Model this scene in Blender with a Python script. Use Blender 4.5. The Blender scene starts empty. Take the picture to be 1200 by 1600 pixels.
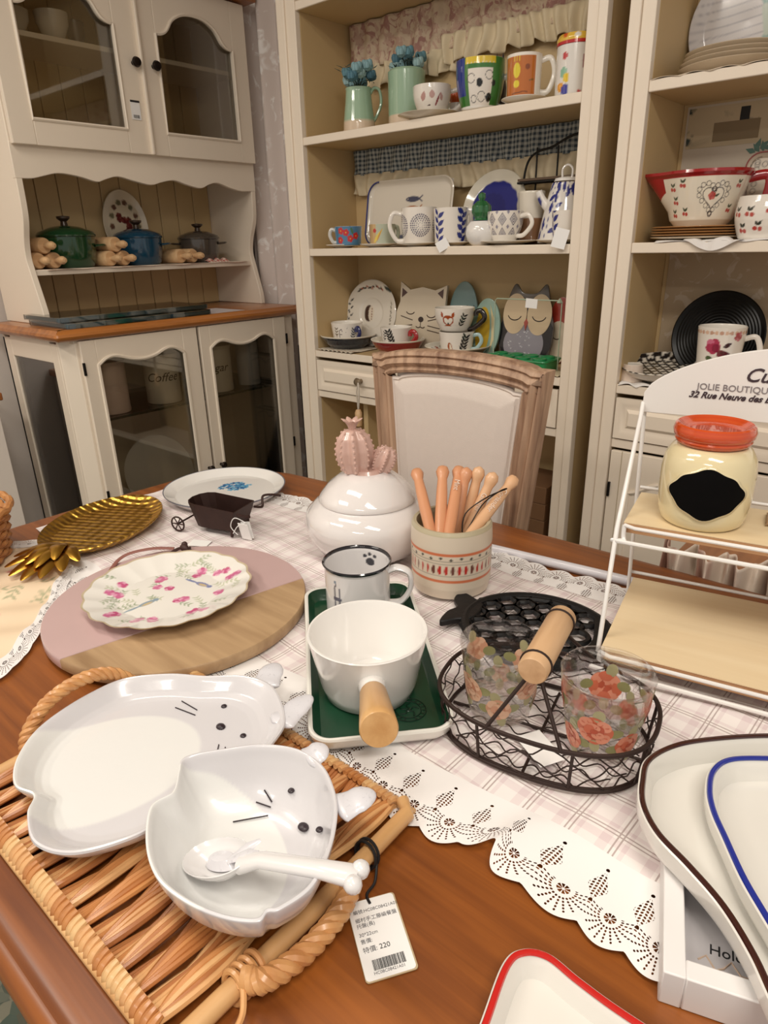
import bpy, bmesh, math, random
import numpy as np
from mathutils import Matrix, Vector
PI = math.pi
rng = np.random.default_rng(7)
random.seed(7)
SC = bpy.context.scene
COL = SC.collection

# ------------------------------------------------------------------ camera, light, exposure
F, YAW, PITCH, ROLL = 1044.155, -0.715477, 0.38264, 0.0241225      # focal length in pixels of the 1200x1600 frame
CAM = np.array([0.0, 0.0, 1.30])
_f = np.array([math.sin(YAW)*math.cos(PITCH), math.cos(YAW)*math.cos(PITCH), -math.sin(PITCH)])
_r = np.array([math.cos(YAW), -math.sin(YAW), 0.0]); _d = np.cross(_f, _r)
_c, _s = math.cos(ROLL), math.sin(ROLL)
RT, DN = _c*_r+_s*_d, -_s*_r+_c*_d
CM = np.array([RT, DN, _f])
cam_data = bpy.data.cameras.new('camera'); cam = bpy.data.objects.new('camera', cam_data); COL.objects.link(cam)
cam_data.sensor_fit = 'HORIZONTAL'; cam_data.sensor_width = 36; cam_data.lens = F/1200*36
cam_data.clip_start = 0.02
mw = Matrix([[RT[i], -DN[i], -_f[i], CAM[i]] for i in range(3)]+[[0, 0, 0, 1]])
cam.matrix_world = mw; SC.camera = cam

W = bpy.data.worlds.new('shop_air'); SC.world = W; W.use_nodes = True
W.node_tree.nodes['Background'].inputs[0].default_value = (1.0, .93, .86, 1)
W.node_tree.nodes['Background'].inputs[1].default_value = 0.42
def lamp(name, loc, size, power, col=(1, .93, .83)):
    l = bpy.data.lights.new(name, 'AREA'); l.shape = 'RECTANGLE'; l.size, l.size_y = size; l.energy = power; l.color = col
    o = bpy.data.objects.new(name, l); COL.objects.link(o); o.location = loc
    return o
lamp('ceiling_panel_light', (-1.2, 0.1, 2.66), (1.1, .3), 11)
lamp('ceiling_panel_light', (0.5, -0.1, 2.5), (1.1, .3), 22)
lamp('ceiling_panel_light', (-1.9, -0.9, 2.66), (1.1, .3), 19)
lamp('ceiling_panel_light', (0.4, -2.0, 2.66), (1.1, .3), 20)
SC.view_settings.view_transform = 'Standard'; SC.view_settings.look = 'None'
SC.view_settings.gamma = 1; SC.view_settings.use_curve_mapping = False
SC.view_settings.exposure = 0.26

# ------------------------------------------------------------------ photo pixel -> point on a real plane
def _ray(x, y): return CM.T @ np.array([(x-600)/F, (y-800)/F, 1.0])
def pz(x, y, z): d = _ray(x, y); return CAM+d*((z-CAM[2])/d[2])
def py_(x, y, Y): d = _ray(x, y); return CAM+d*(Y/d[1])
def px_(x, y, X): d = _ray(x, y); return CAM+d*(X/d[0])
def k_(p): return float(CM[2] @ (np.array(p)-CAM))/F               # metres per pixel at p
def spot(px, Y, z):                                                 # x so that (x, Y, z) shows in photo column px
    a = (px-600)/F; r = CM[0]-a*CM[2]
    return -(r[1]*Y+r[2]*(z-CAM[2]))/r[0]
def face_ang(p): return math.atan2(-p[1], -p[0])

# ------------------------------------------------------------------ colour
def lin(h):
    if isinstance(h, str):
        h = h.lstrip('#'); c = [int(h[i:i+2], 16)/255 for i in (0, 2, 4)]
    else: c = h
    return np.array([x/12.92 if x <= .04045 else ((x+.055)/1.055)**2.4 for x in c])

# ------------------------------------------------------------------ node expression helper
class E:
    def __init__(s, nt, v): s.nt, s.v = nt, v
    def _op(s, op, *o):
        n = s.nt.nodes.new('ShaderNodeMath'); n.operation = op
        for i, a in enumerate((s,)+o):
            if isinstance(a, E): s.nt.links.new(a.v, n.inputs[i])
            else: n.inputs[i].default_value = a
        return E(s.nt, n.outputs[0])
    def __add__(s, o): return s._op('ADD', o)
    def __sub__(s, o): return s._op('SUBTRACT', o)
    def __mul__(s, o): return s._op('MULTIPLY', o)
    def __truediv__(s, o): return s._op('DIVIDE', o)
    def fr(s): return s._op('FRACT')
    def fl(s): return s._op('FLOOR')
    def lt(s, o): return s._op('LESS_THAN', o)
    def gt(s, o): return s._op('GREATER_THAN', o)
    def ab(s): return s._op('ABSOLUTE')
    def mx(s, o): return s._op('MAXIMUM', o)
    def mn(s, o): return s._op('MINIMUM', o)
    def sin(s): return s._op('SINE')
    def sq(s): return s._op('SQRT')
    def at2(s, o): return s._op('ARCTAN2', o)
def newmat(name):
    m = bpy.data.materials.new(name); m.use_nodes = True; nt = m.node_tree
    return m, nt, nt.nodes['Principled BSDF']
def ob_xyz(nt, kind='Object'):
    tc = nt.nodes.new('ShaderNodeTexCoord'); sp = nt.nodes.new('ShaderNodeSeparateXYZ'); nt.links.new(tc.outputs[kind], sp.inputs[0])
    return tc, [E(nt, sp.outputs[i]) for i in range(3)]
def mixc(nt, fac, a, b):
    n = nt.nodes.new('ShaderNodeMix'); n.data_type = 'RGBA'
    if isinstance(fac, E): nt.links.new(fac.v, n.inputs[0])
    else: n.inputs[0].default_value = fac
    for s, i in ((a, 6), (b, 7)):
        if isinstance(s, (str, tuple, np.ndarray)): n.inputs[i].default_value = (*(lin(s) if isinstance(s, str) else s), 1)
        else: nt.links.new(s, n.inputs[i])
    return n.outputs[2]
def noise(nt, scale, detail=3, vec=None, dist=0, kind='Object', sc3=None):
    n = nt.nodes.new('ShaderNodeTexNoise'); n.inputs['Scale'].default_value = scale; n.inputs['Detail'].default_value = detail; n.inputs['Distortion'].default_value = dist
    if vec is None: vec = nt.nodes.new('ShaderNodeTexCoord').outputs[kind]
    if sc3:
        mp = nt.nodes.new('ShaderNodeMapping'); mp.inputs['Scale'].default_value = sc3; nt.links.new(vec, mp.inputs[0]); vec = mp.outputs[0]
    nt.links.new(vec, n.inputs['Vector']); return n
def bump(nt, b, h, s=.2, d=.001):
    n = nt.nodes.new('ShaderNodeBump'); n.inputs['Strength'].default_value = s; n.inputs['Distance'].default_value = d
    nt.links.new(h.v if isinstance(h, E) else h, n.inputs['Height']); nt.links.new(n.outputs[0], b.inputs['Normal'])
MATS = {}
def plain(name, col, rough=.5, coat=0, metal=0, var=0, vs=20, bmp=0, bs=80, spec=.5):
    if name in MATS: return MATS[name]
    m, nt, b = newmat(name); c = lin(col)
    b.inputs['Base Color'].default_value = (*c, 1); b.inputs['Roughness'].default_value = rough
    b.inputs['Metallic'].default_value = metal; b.inputs['Coat Weight'].default_value = coat; b.inputs['Specular IOR Level'].default_value = spec
    b.inputs['Coat Roughness'].default_value = .08
    if var:
        n = noise(nt, vs, 4); o = mixc(nt, E(nt, n.outputs[0]), tuple(c*(1-var)), tuple(np.minimum(c*(1+var), 1))); nt.links.new(o, b.inputs['Base Color'])
    if bmp:
        n = noise(nt, bs, 4); bump(nt, b, n.outputs[0], bmp, .002)
    MATS[name] = m; return m
def wood(name, dark, light, axis=0, fine=60, rough=.35, coat=.2, stretch=14, contrast=1.0):
    if name in MATS: return MATS[name]
    m, nt, b = newmat(name); s = [1, 1, 1]; s[axis] = 1/stretch
    n1 = noise(nt, fine, 6, sc3=tuple(s), dist=.4); n2 = noise(nt, fine*.2, 3, sc3=tuple(s), dist=1.5)
    f = ((E(nt, n1.outputs[0])*.6+E(nt, n2.outputs[0])*.55)-.5)*(2.2*contrast)+.5
    f = f.mx(0.0).mn(1.0)
    nt.links.new(mixc(nt, f, dark, light), b.inputs['Base Color'])
    b.inputs['Roughness'].default_value = rough; b.inputs['Coat Weight'].default_value = coat; b.inputs['Coat Roughness'].default_value = .15
    bump(nt, b, n1.outputs[0], .08, .001)
    MATS[name] = m; return m
def painted(name, rough=.12, coat=.6, metal=0, bmp=0, bs=60):
    if name in MATS: return MATS[name]
    m, nt, b = newmat(name); a = nt.nodes.new('ShaderNodeVertexColor'); a.layer_name = 'Col'
    nt.links.new(a.outputs[0], b.inputs['Base Color']); b.inputs['Roughness'].default_value = rough; b.inputs['Coat Weight'].default_value = coat
    b.inputs['Coat Roughness'].default_value = .05; b.inputs['Metallic'].default_value = metal
    if bmp:
        n = noise(nt, bs, 4); bump(nt, b, n.outputs[0], bmp, .002)
    MATS[name] = m; return m
def pane_glass(name, tint='#F6F4EE', refl=.10):
    if name in MATS: return MATS[name]
    m, nt, b = newmat(name); nt.nodes.remove(b)
    t = nt.nodes.new('ShaderNodeBsdfTransparent'); t.inputs[0].default_value = (*lin(tint), 1)
    g = nt.nodes.new('ShaderNodeBsdfGlossy'); g.inputs['Roughness'].default_value = .03
    fr = nt.nodes.new('ShaderNodeFresnel'); fr.inputs[0].default_value = 1.5
    f = (E(nt, fr.outputs[0])+refl*.3).mn(1.0)
    mx = nt.nodes.new('ShaderNodeMixShader'); nt.links.new(f.v, mx.inputs[0]); nt.links.new(t.outputs[0], mx.inputs[1]); nt.links.new(g.outputs[0], mx.inputs[2])
    nt.links.new(mx.outputs[0], nt.nodes['Material Output'].inputs[0]); MATS[name] = m; return m

# ------------------------------------------------------------------ mesh building
def resample(prof, res):
    out = [prof[0]]
    for a, b in zip(prof[:-1], prof[1:]):
        n = max(1, int(math.ceil(math.hypot(b[0]-a[0], b[1]-a[1])/res))) if res else 1
        for i in range(1, n+1): out.append((a[0]+(b[0]-a[0])*i/n, a[1]+(b[1]-a[1])*i/n))
    return out
def smooth_path(P, n=8, closed=False):
    P = np.array(P, float); N = len(P); out = []
    idx = range(N if closed else N-1)
    for i in idx:
        g = (lambda j: P[j % N]) if closed else (lambda j: P[min(max(j, 0), N-1)])
        p0, p1, p2, p3 = g(i-1), g(i), g(i+1), g(i+2)
        for t in np.linspace(0, 1, n, endpoint=False):
            out.append(.5*((2*p1)+(-p0+p2)*t+(2*p0-5*p1+4*p2-p3)*t*t+(-p0+3*p1-3*p2+p3)*t**3))
    if not closed: out.append(P[-1])
    return np.array(out)
def rrect(w, h, r, n=6, cx=0, cy=0):
    out = []
    for sx, sy, a0 in ((1, 1, 0), (-1, 1, PI/2), (-1, -1, PI), (1, -1, 1.5*PI)):
        for i in range(n+1):
            a = a0+PI/2*i/n; out.append((cx+sx*(w/2-r)+r*math.cos(a), cy+sy*(h/2-r)+r*math.sin(a)))
    return np.array(out)
def densify(P, res):
    P = np.array(P, float); out = []
    for a, b in zip(P, np.roll(P, -1, 0)):
        n = max(1, int(np.linalg.norm(b-a)/res))
        for i in range(n): out.append(a+(b-a)*i/n)
    return np.array(out)
class MB:
    def __init__(s): s.v, s.f, s.t, s.mi, s.n = [], [], [], [], 0
    def add(s, V, F, tag=0, mi=0, M=None):
        V = np.asarray(V, float)
        if M is not None:
            A = np.array(M); V = V @ A[:3, :3].T+A[:3, 3]
        s.v.append(V); s.f += [tuple(int(i)+s.n for i in f) for f in F]; s.mi += [mi]*len(F)
        s.t.append(np.full(len(V), tag, float) if np.isscalar(tag) else np.asarray(tag, float)); s.n += len(V); return s
    def box(s, x0, x1, y0, y1, z0, z1, M=None, mi=0):
        V = [(x, y, z) for x in (x0, x1) for y in (y0, y1) for z in (z0, z1)]
        return s.add(V, [(0, 1, 3, 2), (4, 6, 7, 5), (0, 4, 5, 1), (2, 3, 7, 6), (0, 2, 6, 4), (1, 5, 7, 3)], M=M, mi=mi)
    def lathe(s, prof, n=48, res=None, c=(0, 0, 0), M=None, mi=0, sx=1, sy=1):
        prof = resample(prof, res); m = len(prof); P = np.array(prof); P[:, 0] = np.maximum(P[:, 0], 1e-5)
        L = np.concatenate([[0], np.cumsum(np.hypot(*np.diff(P, axis=0).T))]); L /= L[-1]
        th = np.arange(n)*2*PI/n
        V = np.zeros((m, n, 3)); V[..., 0] = P[:, :1]*np.cos(th)*sx+c[0]; V[..., 1] = P[:, :1]*np.sin(th)*sy+c[1]; V[..., 2] = P[:, 1:2]+c[2]
        Fc = [(i*n+j, i*n+(j+1) % n, (i+1)*n+(j+1) % n, (i+1)*n+j) for i in range(m-1) for j in range(n)]
        return s.add(V.reshape(-1, 3), Fc, tag=np.repeat(L, n), M=M, mi=mi)
    def radial(s, R, prof, n=128, res=None, M=None, mi=0, wob=None):
        prof = resample(prof, res); m = len(prof); P = np.array(prof); P[:, 0] = np.maximum(P[:, 0], 1e-4)
        L = np.linspace(0, 1, m)
        th = np.arange(n)*2*PI/n; Rr = np.array([R(a) for a in th])
        V = np.zeros((m, n, 3)); V[..., 0] = P[:, :1]*(Rr*np.cos(th)); V[..., 1] = P[:, :1]*(Rr*np.sin(th)); V[..., 2] = P[:, 1:2]
        if wob: V[..., 2] += wob(P[:, :1], th[None, :])
        Fc = [(i*n+j, i*n+(j+1) % n, (i+1)*n+(j+1) % n, (i+1)*n+j) for i in range(m-1) for j in range(n)]
        return s.add(V.reshape(-1, 3), Fc, tag=np.repeat(L, n), M=M, mi=mi)
    def tube(s, path, r, n=8, closed=False, M=None, tag=0, mi=0, flat=None):
        P = np.array(path, float); N = len(P); rr = np.broadcast_to(np.asarray(r, float), (N,))
        if closed: T = np.roll(P, -1, 0)-np.roll(P, 1, 0)
        else: T = np.gradient(P, axis=0)
        T /= np.maximum(np.linalg.norm(T, axis=1, keepdims=True), 1e-9)
        up = np.array([0, 0, 1.0]) if abs(T[0][2]) < .9 else np.array([1.0, 0, 0])
        nn = np.cross(T[0], up); nn /= np.linalg.norm(nn); Ns = [nn]
        for i in range(1, N):
            v = Ns[-1]-T[i]*np.dot(Ns[-1], T[i]); l = np.linalg.norm(v); Ns.append(v/l if l > 1e-6 else Ns[-1])
        Ns = np.array(Ns)
        if closed:
            B0 = np.cross(T[0], Ns[0]); v = Ns[-1]-T[0]*np.dot(Ns[-1], T[0]); tw = math.atan2(np.dot(v, B0), np.dot(v, Ns[0]))
            for i in range(N):
                a = -tw*i/N; B = np.cross(T[i], Ns[i]); Ns[i] = Ns[i]*math.cos(a)+B*math.sin(a)
        Bs = np.cross(T, Ns); a = np.arange(n)*2*PI/n
        fa, fb = flat if flat else (1, 1)
        V = P[:, None, :]+rr[:, None, None]*(fa*np.cos(a)[None, :, None]*Ns[:, None, :]+fb*np.sin(a)[None, :, None]*Bs[:, None, :])
        e = N if closed else N-1
        Fc = [(i*n+j, i*n+(j+1) % n, ((i+1) % N)*n+(j+1) % n, ((i+1) % N)*n+j) for i in range(e) for j in range(n)]
        if not closed: Fc += [tuple(range(n-1, -1, -1)), tuple((N-1)*n+j for j in range(n))]
        return s.add(V.reshape(-1, 3), Fc, M=M, tag=tag, mi=mi)
    def rod(s, a, b, r, n=10, M=None, mi=0): return s.tube([a, b], r, n, M=M, mi=mi)
    def ball(s, c, r, n=14, M=None, mi=0, tag=0, sc=(1, 1, 1)):
        m = n//2+1; th = np.arange(n)*2*PI/n; ph = np.linspace(-PI/2+.01, PI/2-.01, m)
        V = np.zeros((m, n, 3)); V[..., 0] = np.cos(ph)[:, None]*np.cos(th)*r*sc[0]+c[0]; V[..., 1] = np.cos(ph)[:, None]*np.sin(th)*r*sc[1]+c[1]; V[..., 2] = (np.sin(ph)[:, None]+0*th)*r*sc[2]+c[2]
        return s.add(V.reshape(-1, 3), [(i*n+j, i*n+(j+1) % n, (i+1)*n+(j+1) % n, (i+1)*n+j) for i in range(m-1) for j in range(n)], M=M, mi=mi, tag=tag)
    def prism(s, poly, h0, h1, M=None, mi=0):
        N = len(poly); V = [(x, y, h0) for x, y in poly]+[(x, y, h1) for x, y in poly]
        Fc = [tuple(range(N-1, -1, -1)), tuple(range(N, 2*N))]+[(i, (i+1) % N, N+(i+1) % N, N+i) for i in range(N)]
        return s.add(V, Fc, M=M, mi=mi)
    def rings(s, poly, prof, fill0=False, fill1=False, M=None, mi=0, tagp=True):
        P = np.array(poly, float)
        if np.sum(P[:, 0]*np.roll(P[:, 1], -1)-np.roll(P[:, 0], -1)*P[:, 1]) < 0: P = P[::-1]
        e = np.roll(P, -1, 0)-P; l = np.linalg.norm(e, axis=1, keepdims=True); e = e/np.maximum(l, 1e-9)
        nrm = np.stack([-e[:, 1], e[:, 0]], 1); n2 = np.roll(nrm, 1, 0); a = nrm+n2; a /= np.maximum(np.linalg.norm(a, axis=1, keepdims=True), 1e-6)
        a /= np.maximum((a*nrm).sum(1, keepdims=True), .35)
        N = len(P); V = []
        for ins, h in prof:
            q = P+a*ins; V.append(np.column_stack([q, np.full(N, h)]))
        m = len(prof); Fc = [(i*N+j, i*N+(j+1) % N, (i+1)*N+(j+1) % N, (i+1)*N+j) for i in range(m-1) for j in range(N)]
        if fill0: Fc.append(tuple(range(N-1, -1, -1)))
        if fill1: Fc.append(tuple((m-1)*N+j for j in range(N)))
        return s.add(np.concatenate(V), Fc, M=M, mi=mi, tag=np.repeat(np.linspace(0, 1, m), N))
    def strip(s, us, lo, hi, d0, d1, fn, mi=0):
        N = len(us); V = []
        for u, a, b in zip(us, lo, hi): V += [fn(u, a, d0), fn(u, b, d0), fn(u, a, d1), fn(u, b, d1)]
        Fc = []
        for i in range(N-1):
            a, b = i*4, i*4+4
            Fc += [(a, b, b+1, a+1), (a+2, a+3, b+3, b+2), (a, a+2, b+2, b), (a+1, b+1, b+3, a+3)]
        Fc += [(0, 1, 3, 2), ((N-1)*4, (N-1)*4+2, (N-1)*4+3, (N-1)*4+1)]
        return s.add(V, Fc, mi=mi)
    def grid(s, fn, nu, nv, thick=0, M=None, mi=0):
        U, V_ = np.meshgrid(np.linspace(0, 1, nu), np.linspace(0, 1, nv), indexing='ij'); V = fn(U, V_)
        V = np.stack(V, -1).reshape(-1, 3)
        return s.add(V, [(i*nv+j, (i+1)*nv+j, (i+1)*nv+j+1, i*nv+j+1) for i in range(nu-1) for j in range(nv-1)], M=M, mi=mi, tag=U.reshape(-1))
    def build(s, name, mat, parent=None, bevel=0, paint=None, smooth=True, ang=38, uv=None, solid=0, loc=None, recenter=False):
        V = np.concatenate(s.v); me = bpy.data.meshes.new(name)
        me.from_pydata(V.tolist(), [], s.f); me.update()
        ms = mat if isinstance(mat, (list, tuple)) else [mat]
        for m in ms: me.materials.append(m)
        if len(ms) > 1: me.polygons.foreach_set('material_index', s.mi)
        if smooth:
            me.polygons.foreach_set('use_smooth', [len(f) <= 8 for f in s.f]); me.set_sharp_from_angle(angle=math.radians(ang))
        if paint is not None:
            c = paint(V, np.concatenate(s.t)) if callable(paint) else np.tile(paint, (len(V), 1))
            a = me.color_attributes.new('Col', 'FLOAT_COLOR', 'POINT'); buf = np.ones((len(V), 4)); buf[:, :3] = c; a.data.foreach_set('color', buf.reshape(-1))
        if uv is not None:
            l = me.uv_layers.new(name='UVMap'); li = np.zeros(len(me.loops), int); me.loops.foreach_get('vertex_index', li)
            l.data.foreach_set('uv', uv[li].reshape(-1))
        o = bpy.data.objects.new(name, me); COL.objects.link(o)
        if loc is not None: o.location = loc
        if parent is not None: o.parent = parent
        if bevel:
            b = o.modifiers.new('bevel', 'BEVEL'); b.width = bevel; b.segments = 2; b.limit_method = 'ANGLE'; b.angle_limit = math.radians(40)
        if solid:
            b = o.modifiers.new('solid', 'SOLIDIFY'); b.thickness = solid; b.offset = 0
        return o
def fixn(o):
    bm = bmesh.new(); bm.from_mesh(o.data); bmesh.ops.recalc_face_normals(bm, faces=bm.faces); bm.to_mesh(o.data); bm.free(); return o
def thing(name, label, cat, loc=(0, 0, 0), rz=0, group=None, rx=0):
    o = bpy.data.objects.new(name, None); COL.objects.link(o); o.location = loc; o.rotation_euler = (rx, 0, rz)
    o.empty_display_size = .05; o['label'] = label; o['category'] = cat
    if group: o['group'] = group
    return o
def tag(o, label, cat, group=None):
    o['label'] = label; o['category'] = cat
    if group: o['group'] = group
    return o
def struct(o): o['kind'] = 'structure'; return o
def box_obj(name, b, mat, parent=None, bevel=.002, M=None): return MB().box(*b, M=M).build(name, mat, parent, bevel=bevel)
def copy_tree(o, loc=None, label=None, rz=None):
    c = o.copy(); COL.objects.link(c)
    for ch in list(o.children):
        d = ch.copy(); COL.objects.link(d); d.parent = c
        for g in list(ch.children):
            e = g.copy(); COL.objects.link(e); e.parent = d
    if loc is not None: c.location = loc
    if label: c['label'] = label
    if rz is not None: c.rotation_euler = (c.rotation_euler[0], 0, rz)
    return c
def text(name, s, size, mat, M, parent=None, shear=0, ext=.0002, wrap=None, align='LEFT', sx=1.0, bold=0):
    cu = bpy.data.curves.new(name, 'FONT'); cu.body = s; cu.size = size; cu.shear = shear; cu.extrude = ext; cu.align_x = align; cu.resolution_u = 3; cu.offset = bold
    o = bpy.data.objects.new(name, cu); COL.objects.link(o); bpy.context.view_layer.update()
    me = bpy.data.meshes.new_from_object(o.evaluated_get(bpy.context.evaluated_depsgraph_get())); bpy.data.objects.remove(o)
    n = len(me.vertices); V = np.zeros(n*3); me.vertices.foreach_get('co', V); V = V.reshape(-1, 3); V[:, 0] *= sx
    if wrap:                                                        # onto a cylinder of radius wrap about z, text centred on +X
        th = V[:, 0]/wrap; r = wrap+V[:, 2]; V = np.column_stack([r*np.cos(th), r*np.sin(th), V[:, 1]])
    A = np.array(M); V = V @ A[:3, :3].T+A[:3, 3]
    me.vertices.foreach_set('co', V.reshape(-1)); me.update(); me.materials.clear(); me.materials.append(mat); me.name = name
    o = bpy.data.objects.new(name, me); COL.objects.link(o)
    if parent is not None: o.parent = parent
    return o
# ------------------------------------------------------------------ painting coloured decoration onto vertices
class Pt:
    def __init__(s, u, v, base, mask=None):
        s.u, s.v = u, v; s.c = np.tile(lin(base), (len(u), 1)); s.m = np.ones(len(u)) if mask is None else mask.astype(float); s.e = .0008
    def put(s, d, col, a=1):                                        # d < 0 inside
        w = np.clip(.5-d/s.e, 0, 1)*s.m*a; s.c = s.c*(1-w[:, None])+lin(col)*w[:, None]; return s
    def disc(s, x, y, r, col, a=1): return s.put(np.hypot(s.u-x, s.v-y)-r, col, a)
    def ring(s, x, y, r, w, col): return s.put(np.abs(np.hypot(s.u-x, s.v-y)-r)-w/2, col)
    def ell(s, x, y, a, b, ang, col, al=1):
        c, n = math.cos(ang), math.sin(ang); X = (s.u-x)*c+(s.v-y)*n; Y = -(s.u-x)*n+(s.v-y)*c
        return s.put((np.hypot(X/a, Y/b)-1)*min(a, b), col, al)
    def leaf(s, x, y, L, w, ang, col):                              # pointed leaf starting at (x, y)
        c, n = math.cos(ang), math.sin(ang); X = ((s.u-x)*c+(s.v-y)*n)/L; Y = -(s.u-x)*n+(s.v-y)*c
        return s.put(np.where((X > 0) & (X < 1), np.abs(Y)-w*np.sin(PI*np.clip(X, 0, 1)**.8)/2, 1), col)
    def seg(s, p, q, w, col):
        p, q = np.array(p), np.array(q); d = q-p; t = np.clip(((s.u-p[0])*d[0]+(s.v-p[1])*d[1])/max(d @ d, 1e-12), 0, 1)
        return s.put(np.hypot(s.u-p[0]-t*d[0], s.v-p[1]-t*d[1])-w/2, col)
    def line(s, pts, w, col):
        for a, b in zip(pts[:-1], pts[1:]): s.seg(a, b, w, col)
        return s
    def band(s, v0, v1, col): return s.put(np.abs(s.v-(v0+v1)/2)-(v1-v0)/2, col)
    def rose(s, x, y, r, c1='#C93F6E', c2='#E88CA8'):
        for k in range(5):
            a = k*1.26+x*90; s.disc(x+r*.55*math.cos(a), y+r*.55*math.sin(a), r*.55, c2 if k % 2 else c1)
        return s.disc(x, y, r*.4, c1)
    def sprig(s, x, y, L, ang, col, n=4, lw=.25, stem=None):
        dx, dy = math.cos(ang), math.sin(ang); s.seg((x, y), (x+L*dx, y+L*dy), L*.03+.0004, stem or col)
        for i in range(n):
            t = (i+.6)/n*L
            for sg in (1, -1): s.leaf(x+t*dx, y+t*dy, L*.42, L*lw*.5, ang+sg*.8, col)
        return s
def cyl_uv(V, zoff=0):                                              # u runs to the viewer's right, centred on local +X
    th = np.arctan2(V[:, 1], V[:, 0]); return th, np.hypot(V[:, 0], V[:, 1]), V[:, 2]

# ------------------------------------------------------------------ shared materials
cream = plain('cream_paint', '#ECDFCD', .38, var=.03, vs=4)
cream_shade = plain('cream_paint_shaded', '#C9AE80', .5, var=.03, vs=4)  # same cream paint, tanned so the warm shade of interiors is in the colour
oak = wood('honey_wood', '#7A3F17', '#B87436', 1, 50, .3, .4)
knob_m = plain('dark_bronze', '#2A211C', .35, metal=.7)
hinge_m = plain('hinge_iron', '#1E1A18', .5, metal=.6)
whitegl = plain('white_glaze', '#EDEAE6', .12, .7)
P_gl = painted('painted_glaze'); P_mt = painted('painted_matt', .6, 0)
paper = plain('paper_white', '#F1F0EE', .7)
ink = plain('ink_black', '#1B1A1C', .6)
pane = pane_glass('pane_glass', refl=.22); pane_side = pane_glass('pane_glass_side', refl=.75)
# ================================================================== THE ROOM
wallm = plain('wall_plaster', '#D9CFC6', .8, var=.03, vs=3)
def floor_mat():
    m, nt, b = newmat('pebble_floor'); v = nt.nodes.new('ShaderNodeTexVoronoi'); v.inputs['Scale'].default_value = 38
    nt.links.new(nt.nodes.new('ShaderNodeTexCoord').outputs['Object'], v.inputs['Vector'])
    r = nt.nodes.new('ShaderNodeValToRGB'); nt.links.new(v.outputs['Color'], r.inputs[0])
    for i, (p, c) in enumerate(((0, '#3D4A40'), (.35, '#6E7466'), (.6, '#A59C86'), (.8, '#4D6156'), (1, '#8C6C52'))):
        e = r.color_ramp.elements[i] if i < 2 else r.color_ramp.elements.new(p)
        e.position = p; e.color = (*lin(c), 1)
    nt.links.new(r.outputs[0], b.inputs['Base Color']); b.inputs['Roughness'].default_value = .5; bump(nt, b, v.outputs['Distance'], .3, .004); return m
struct(box_obj('floor', (-2.8, 1.6, -2.4, 2.12, -.05, 0), floor_mat(), bevel=0))
struct(box_obj('ceiling', (-2.8, 1.6, -2.4, 2.12, 2.7, 2.75), wallm, bevel=0))
struct(box_obj('wall_back', (-2.72, 1.6, 2.04, 2.12, 0, 2.7), wallm, bevel=0))
struct(box_obj('wall_left', (-2.8, -2.64, -2.4, 2.12, 0, 2.7), wallm, bevel=0))

# ================================================================== SIDEBOARD (lower cabinet of the hutch)
sb = thing('sideboard_cabinet', 'cream glazed sideboard with honey wood worktop standing behind the table at left', 'cabinet', (-2.35, 1.43, 0))
inv = Matrix.Translation((2.35, -1.43, 0))
def P(mb, name, mat, parent, bevel=.002, origin=None, **k):         # world coordinates -> local to the parent thing
    o = mb.build(name, mat, parent, bevel=bevel, **k)
    o.matrix_parent_inverse = Matrix.Translation([-c for c in parent_loc(parent)]) if parent else Matrix()
    return o
def parent_loc(p):
    l = Vector((0, 0, 0))
    while p is not None: l += p.location; p = p.parent if p.parent else None
    return l
def PW(mb, name, mat, parent, bevel=.002, **k):                     # build with vertices shifted into the root thing's frame
    root = parent
    while root.parent: root = root.parent
    s = np.array(root.location); mb.v = [v-s for v in mb.v]
    return mb.build(name, mat, parent, bevel=bevel, **k)
XF = -2.125; SY0, SY1 = .955, 1.90
top = MB(); edge = rrect(.50, 1.01, .012, 4, -2.345, 1.4275)
top.rings(edge, [(.03, 1.040), (.012, 1.040), (.004, 1.046), (.0, 1.054), (.002, 1.062), (.010, 1.067), (.014, 1.0735), (.02, 1.075)], True, True)
PW(top, 'worktop', oak, sb, bevel=0)
fr = MB()
zb, zt = .10, 1.041
fr.box(-2.57, XF-.003, SY0+.02, SY1-.02, zb+.001, zb+.03).box(-2.57, XF-.003, SY0+.02, SY1-.02, zt-.012, zt-.001)
fr.box(XF-.02, XF, SY0+.035, SY0+.07, zb, zt).box(XF-.02, XF, SY1-.07, SY1-.0, zb, zt)
fr.prism([(XF, SY0+.036), (XF-.036, SY0), (XF-.05, SY0), (XF-.05, SY0+.012), (XF-.02, SY0+.036)], zb, zt)     # canted corner post
fr.box(-2.52, -2.22, SY0, SY0+.018, zt-.075, zt).box(-2.52, -2.22, SY0, SY0+.018, zb, zb+.09)
fr.box(-2.58, -2.52, SY0, SY0+.018, zb+.001, zt-.013).box(-2.22, XF-.05, SY0, SY0+.018, zb+.001, zt-.013)
fr.box(-2.58, XF-.02, SY1-.018, SY1, zb, zt)
fr.box(-2.58, -2.565, SY0, SY1, zb, zt)
for x in (-2.55, -2.16):
    for y in (SY0+.03, SY1-.03): fr.box(x-.025, x+.025, y-.025, y+.025, 0, zb)
PW(fr, 'carcass', cream, sb)
PW(MB().box(-2.52, -2.22, SY0+.006, SY0+.010, zb+.09, zt-.075), 'side_pane', pane_side, sb, bevel=0)
shelfgl = plain('shelf_glass', '#23362F', .05, .5); shelfgl2 = pane_glass('shelf_glass_clear', '#CBD8CC')
gs = PW(MB().box(-2.56, XF-.03, SY0+.03, SY1-.03, .762, .770), 'glass_shelf', [shelfgl2], sb, bevel=0)
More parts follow.
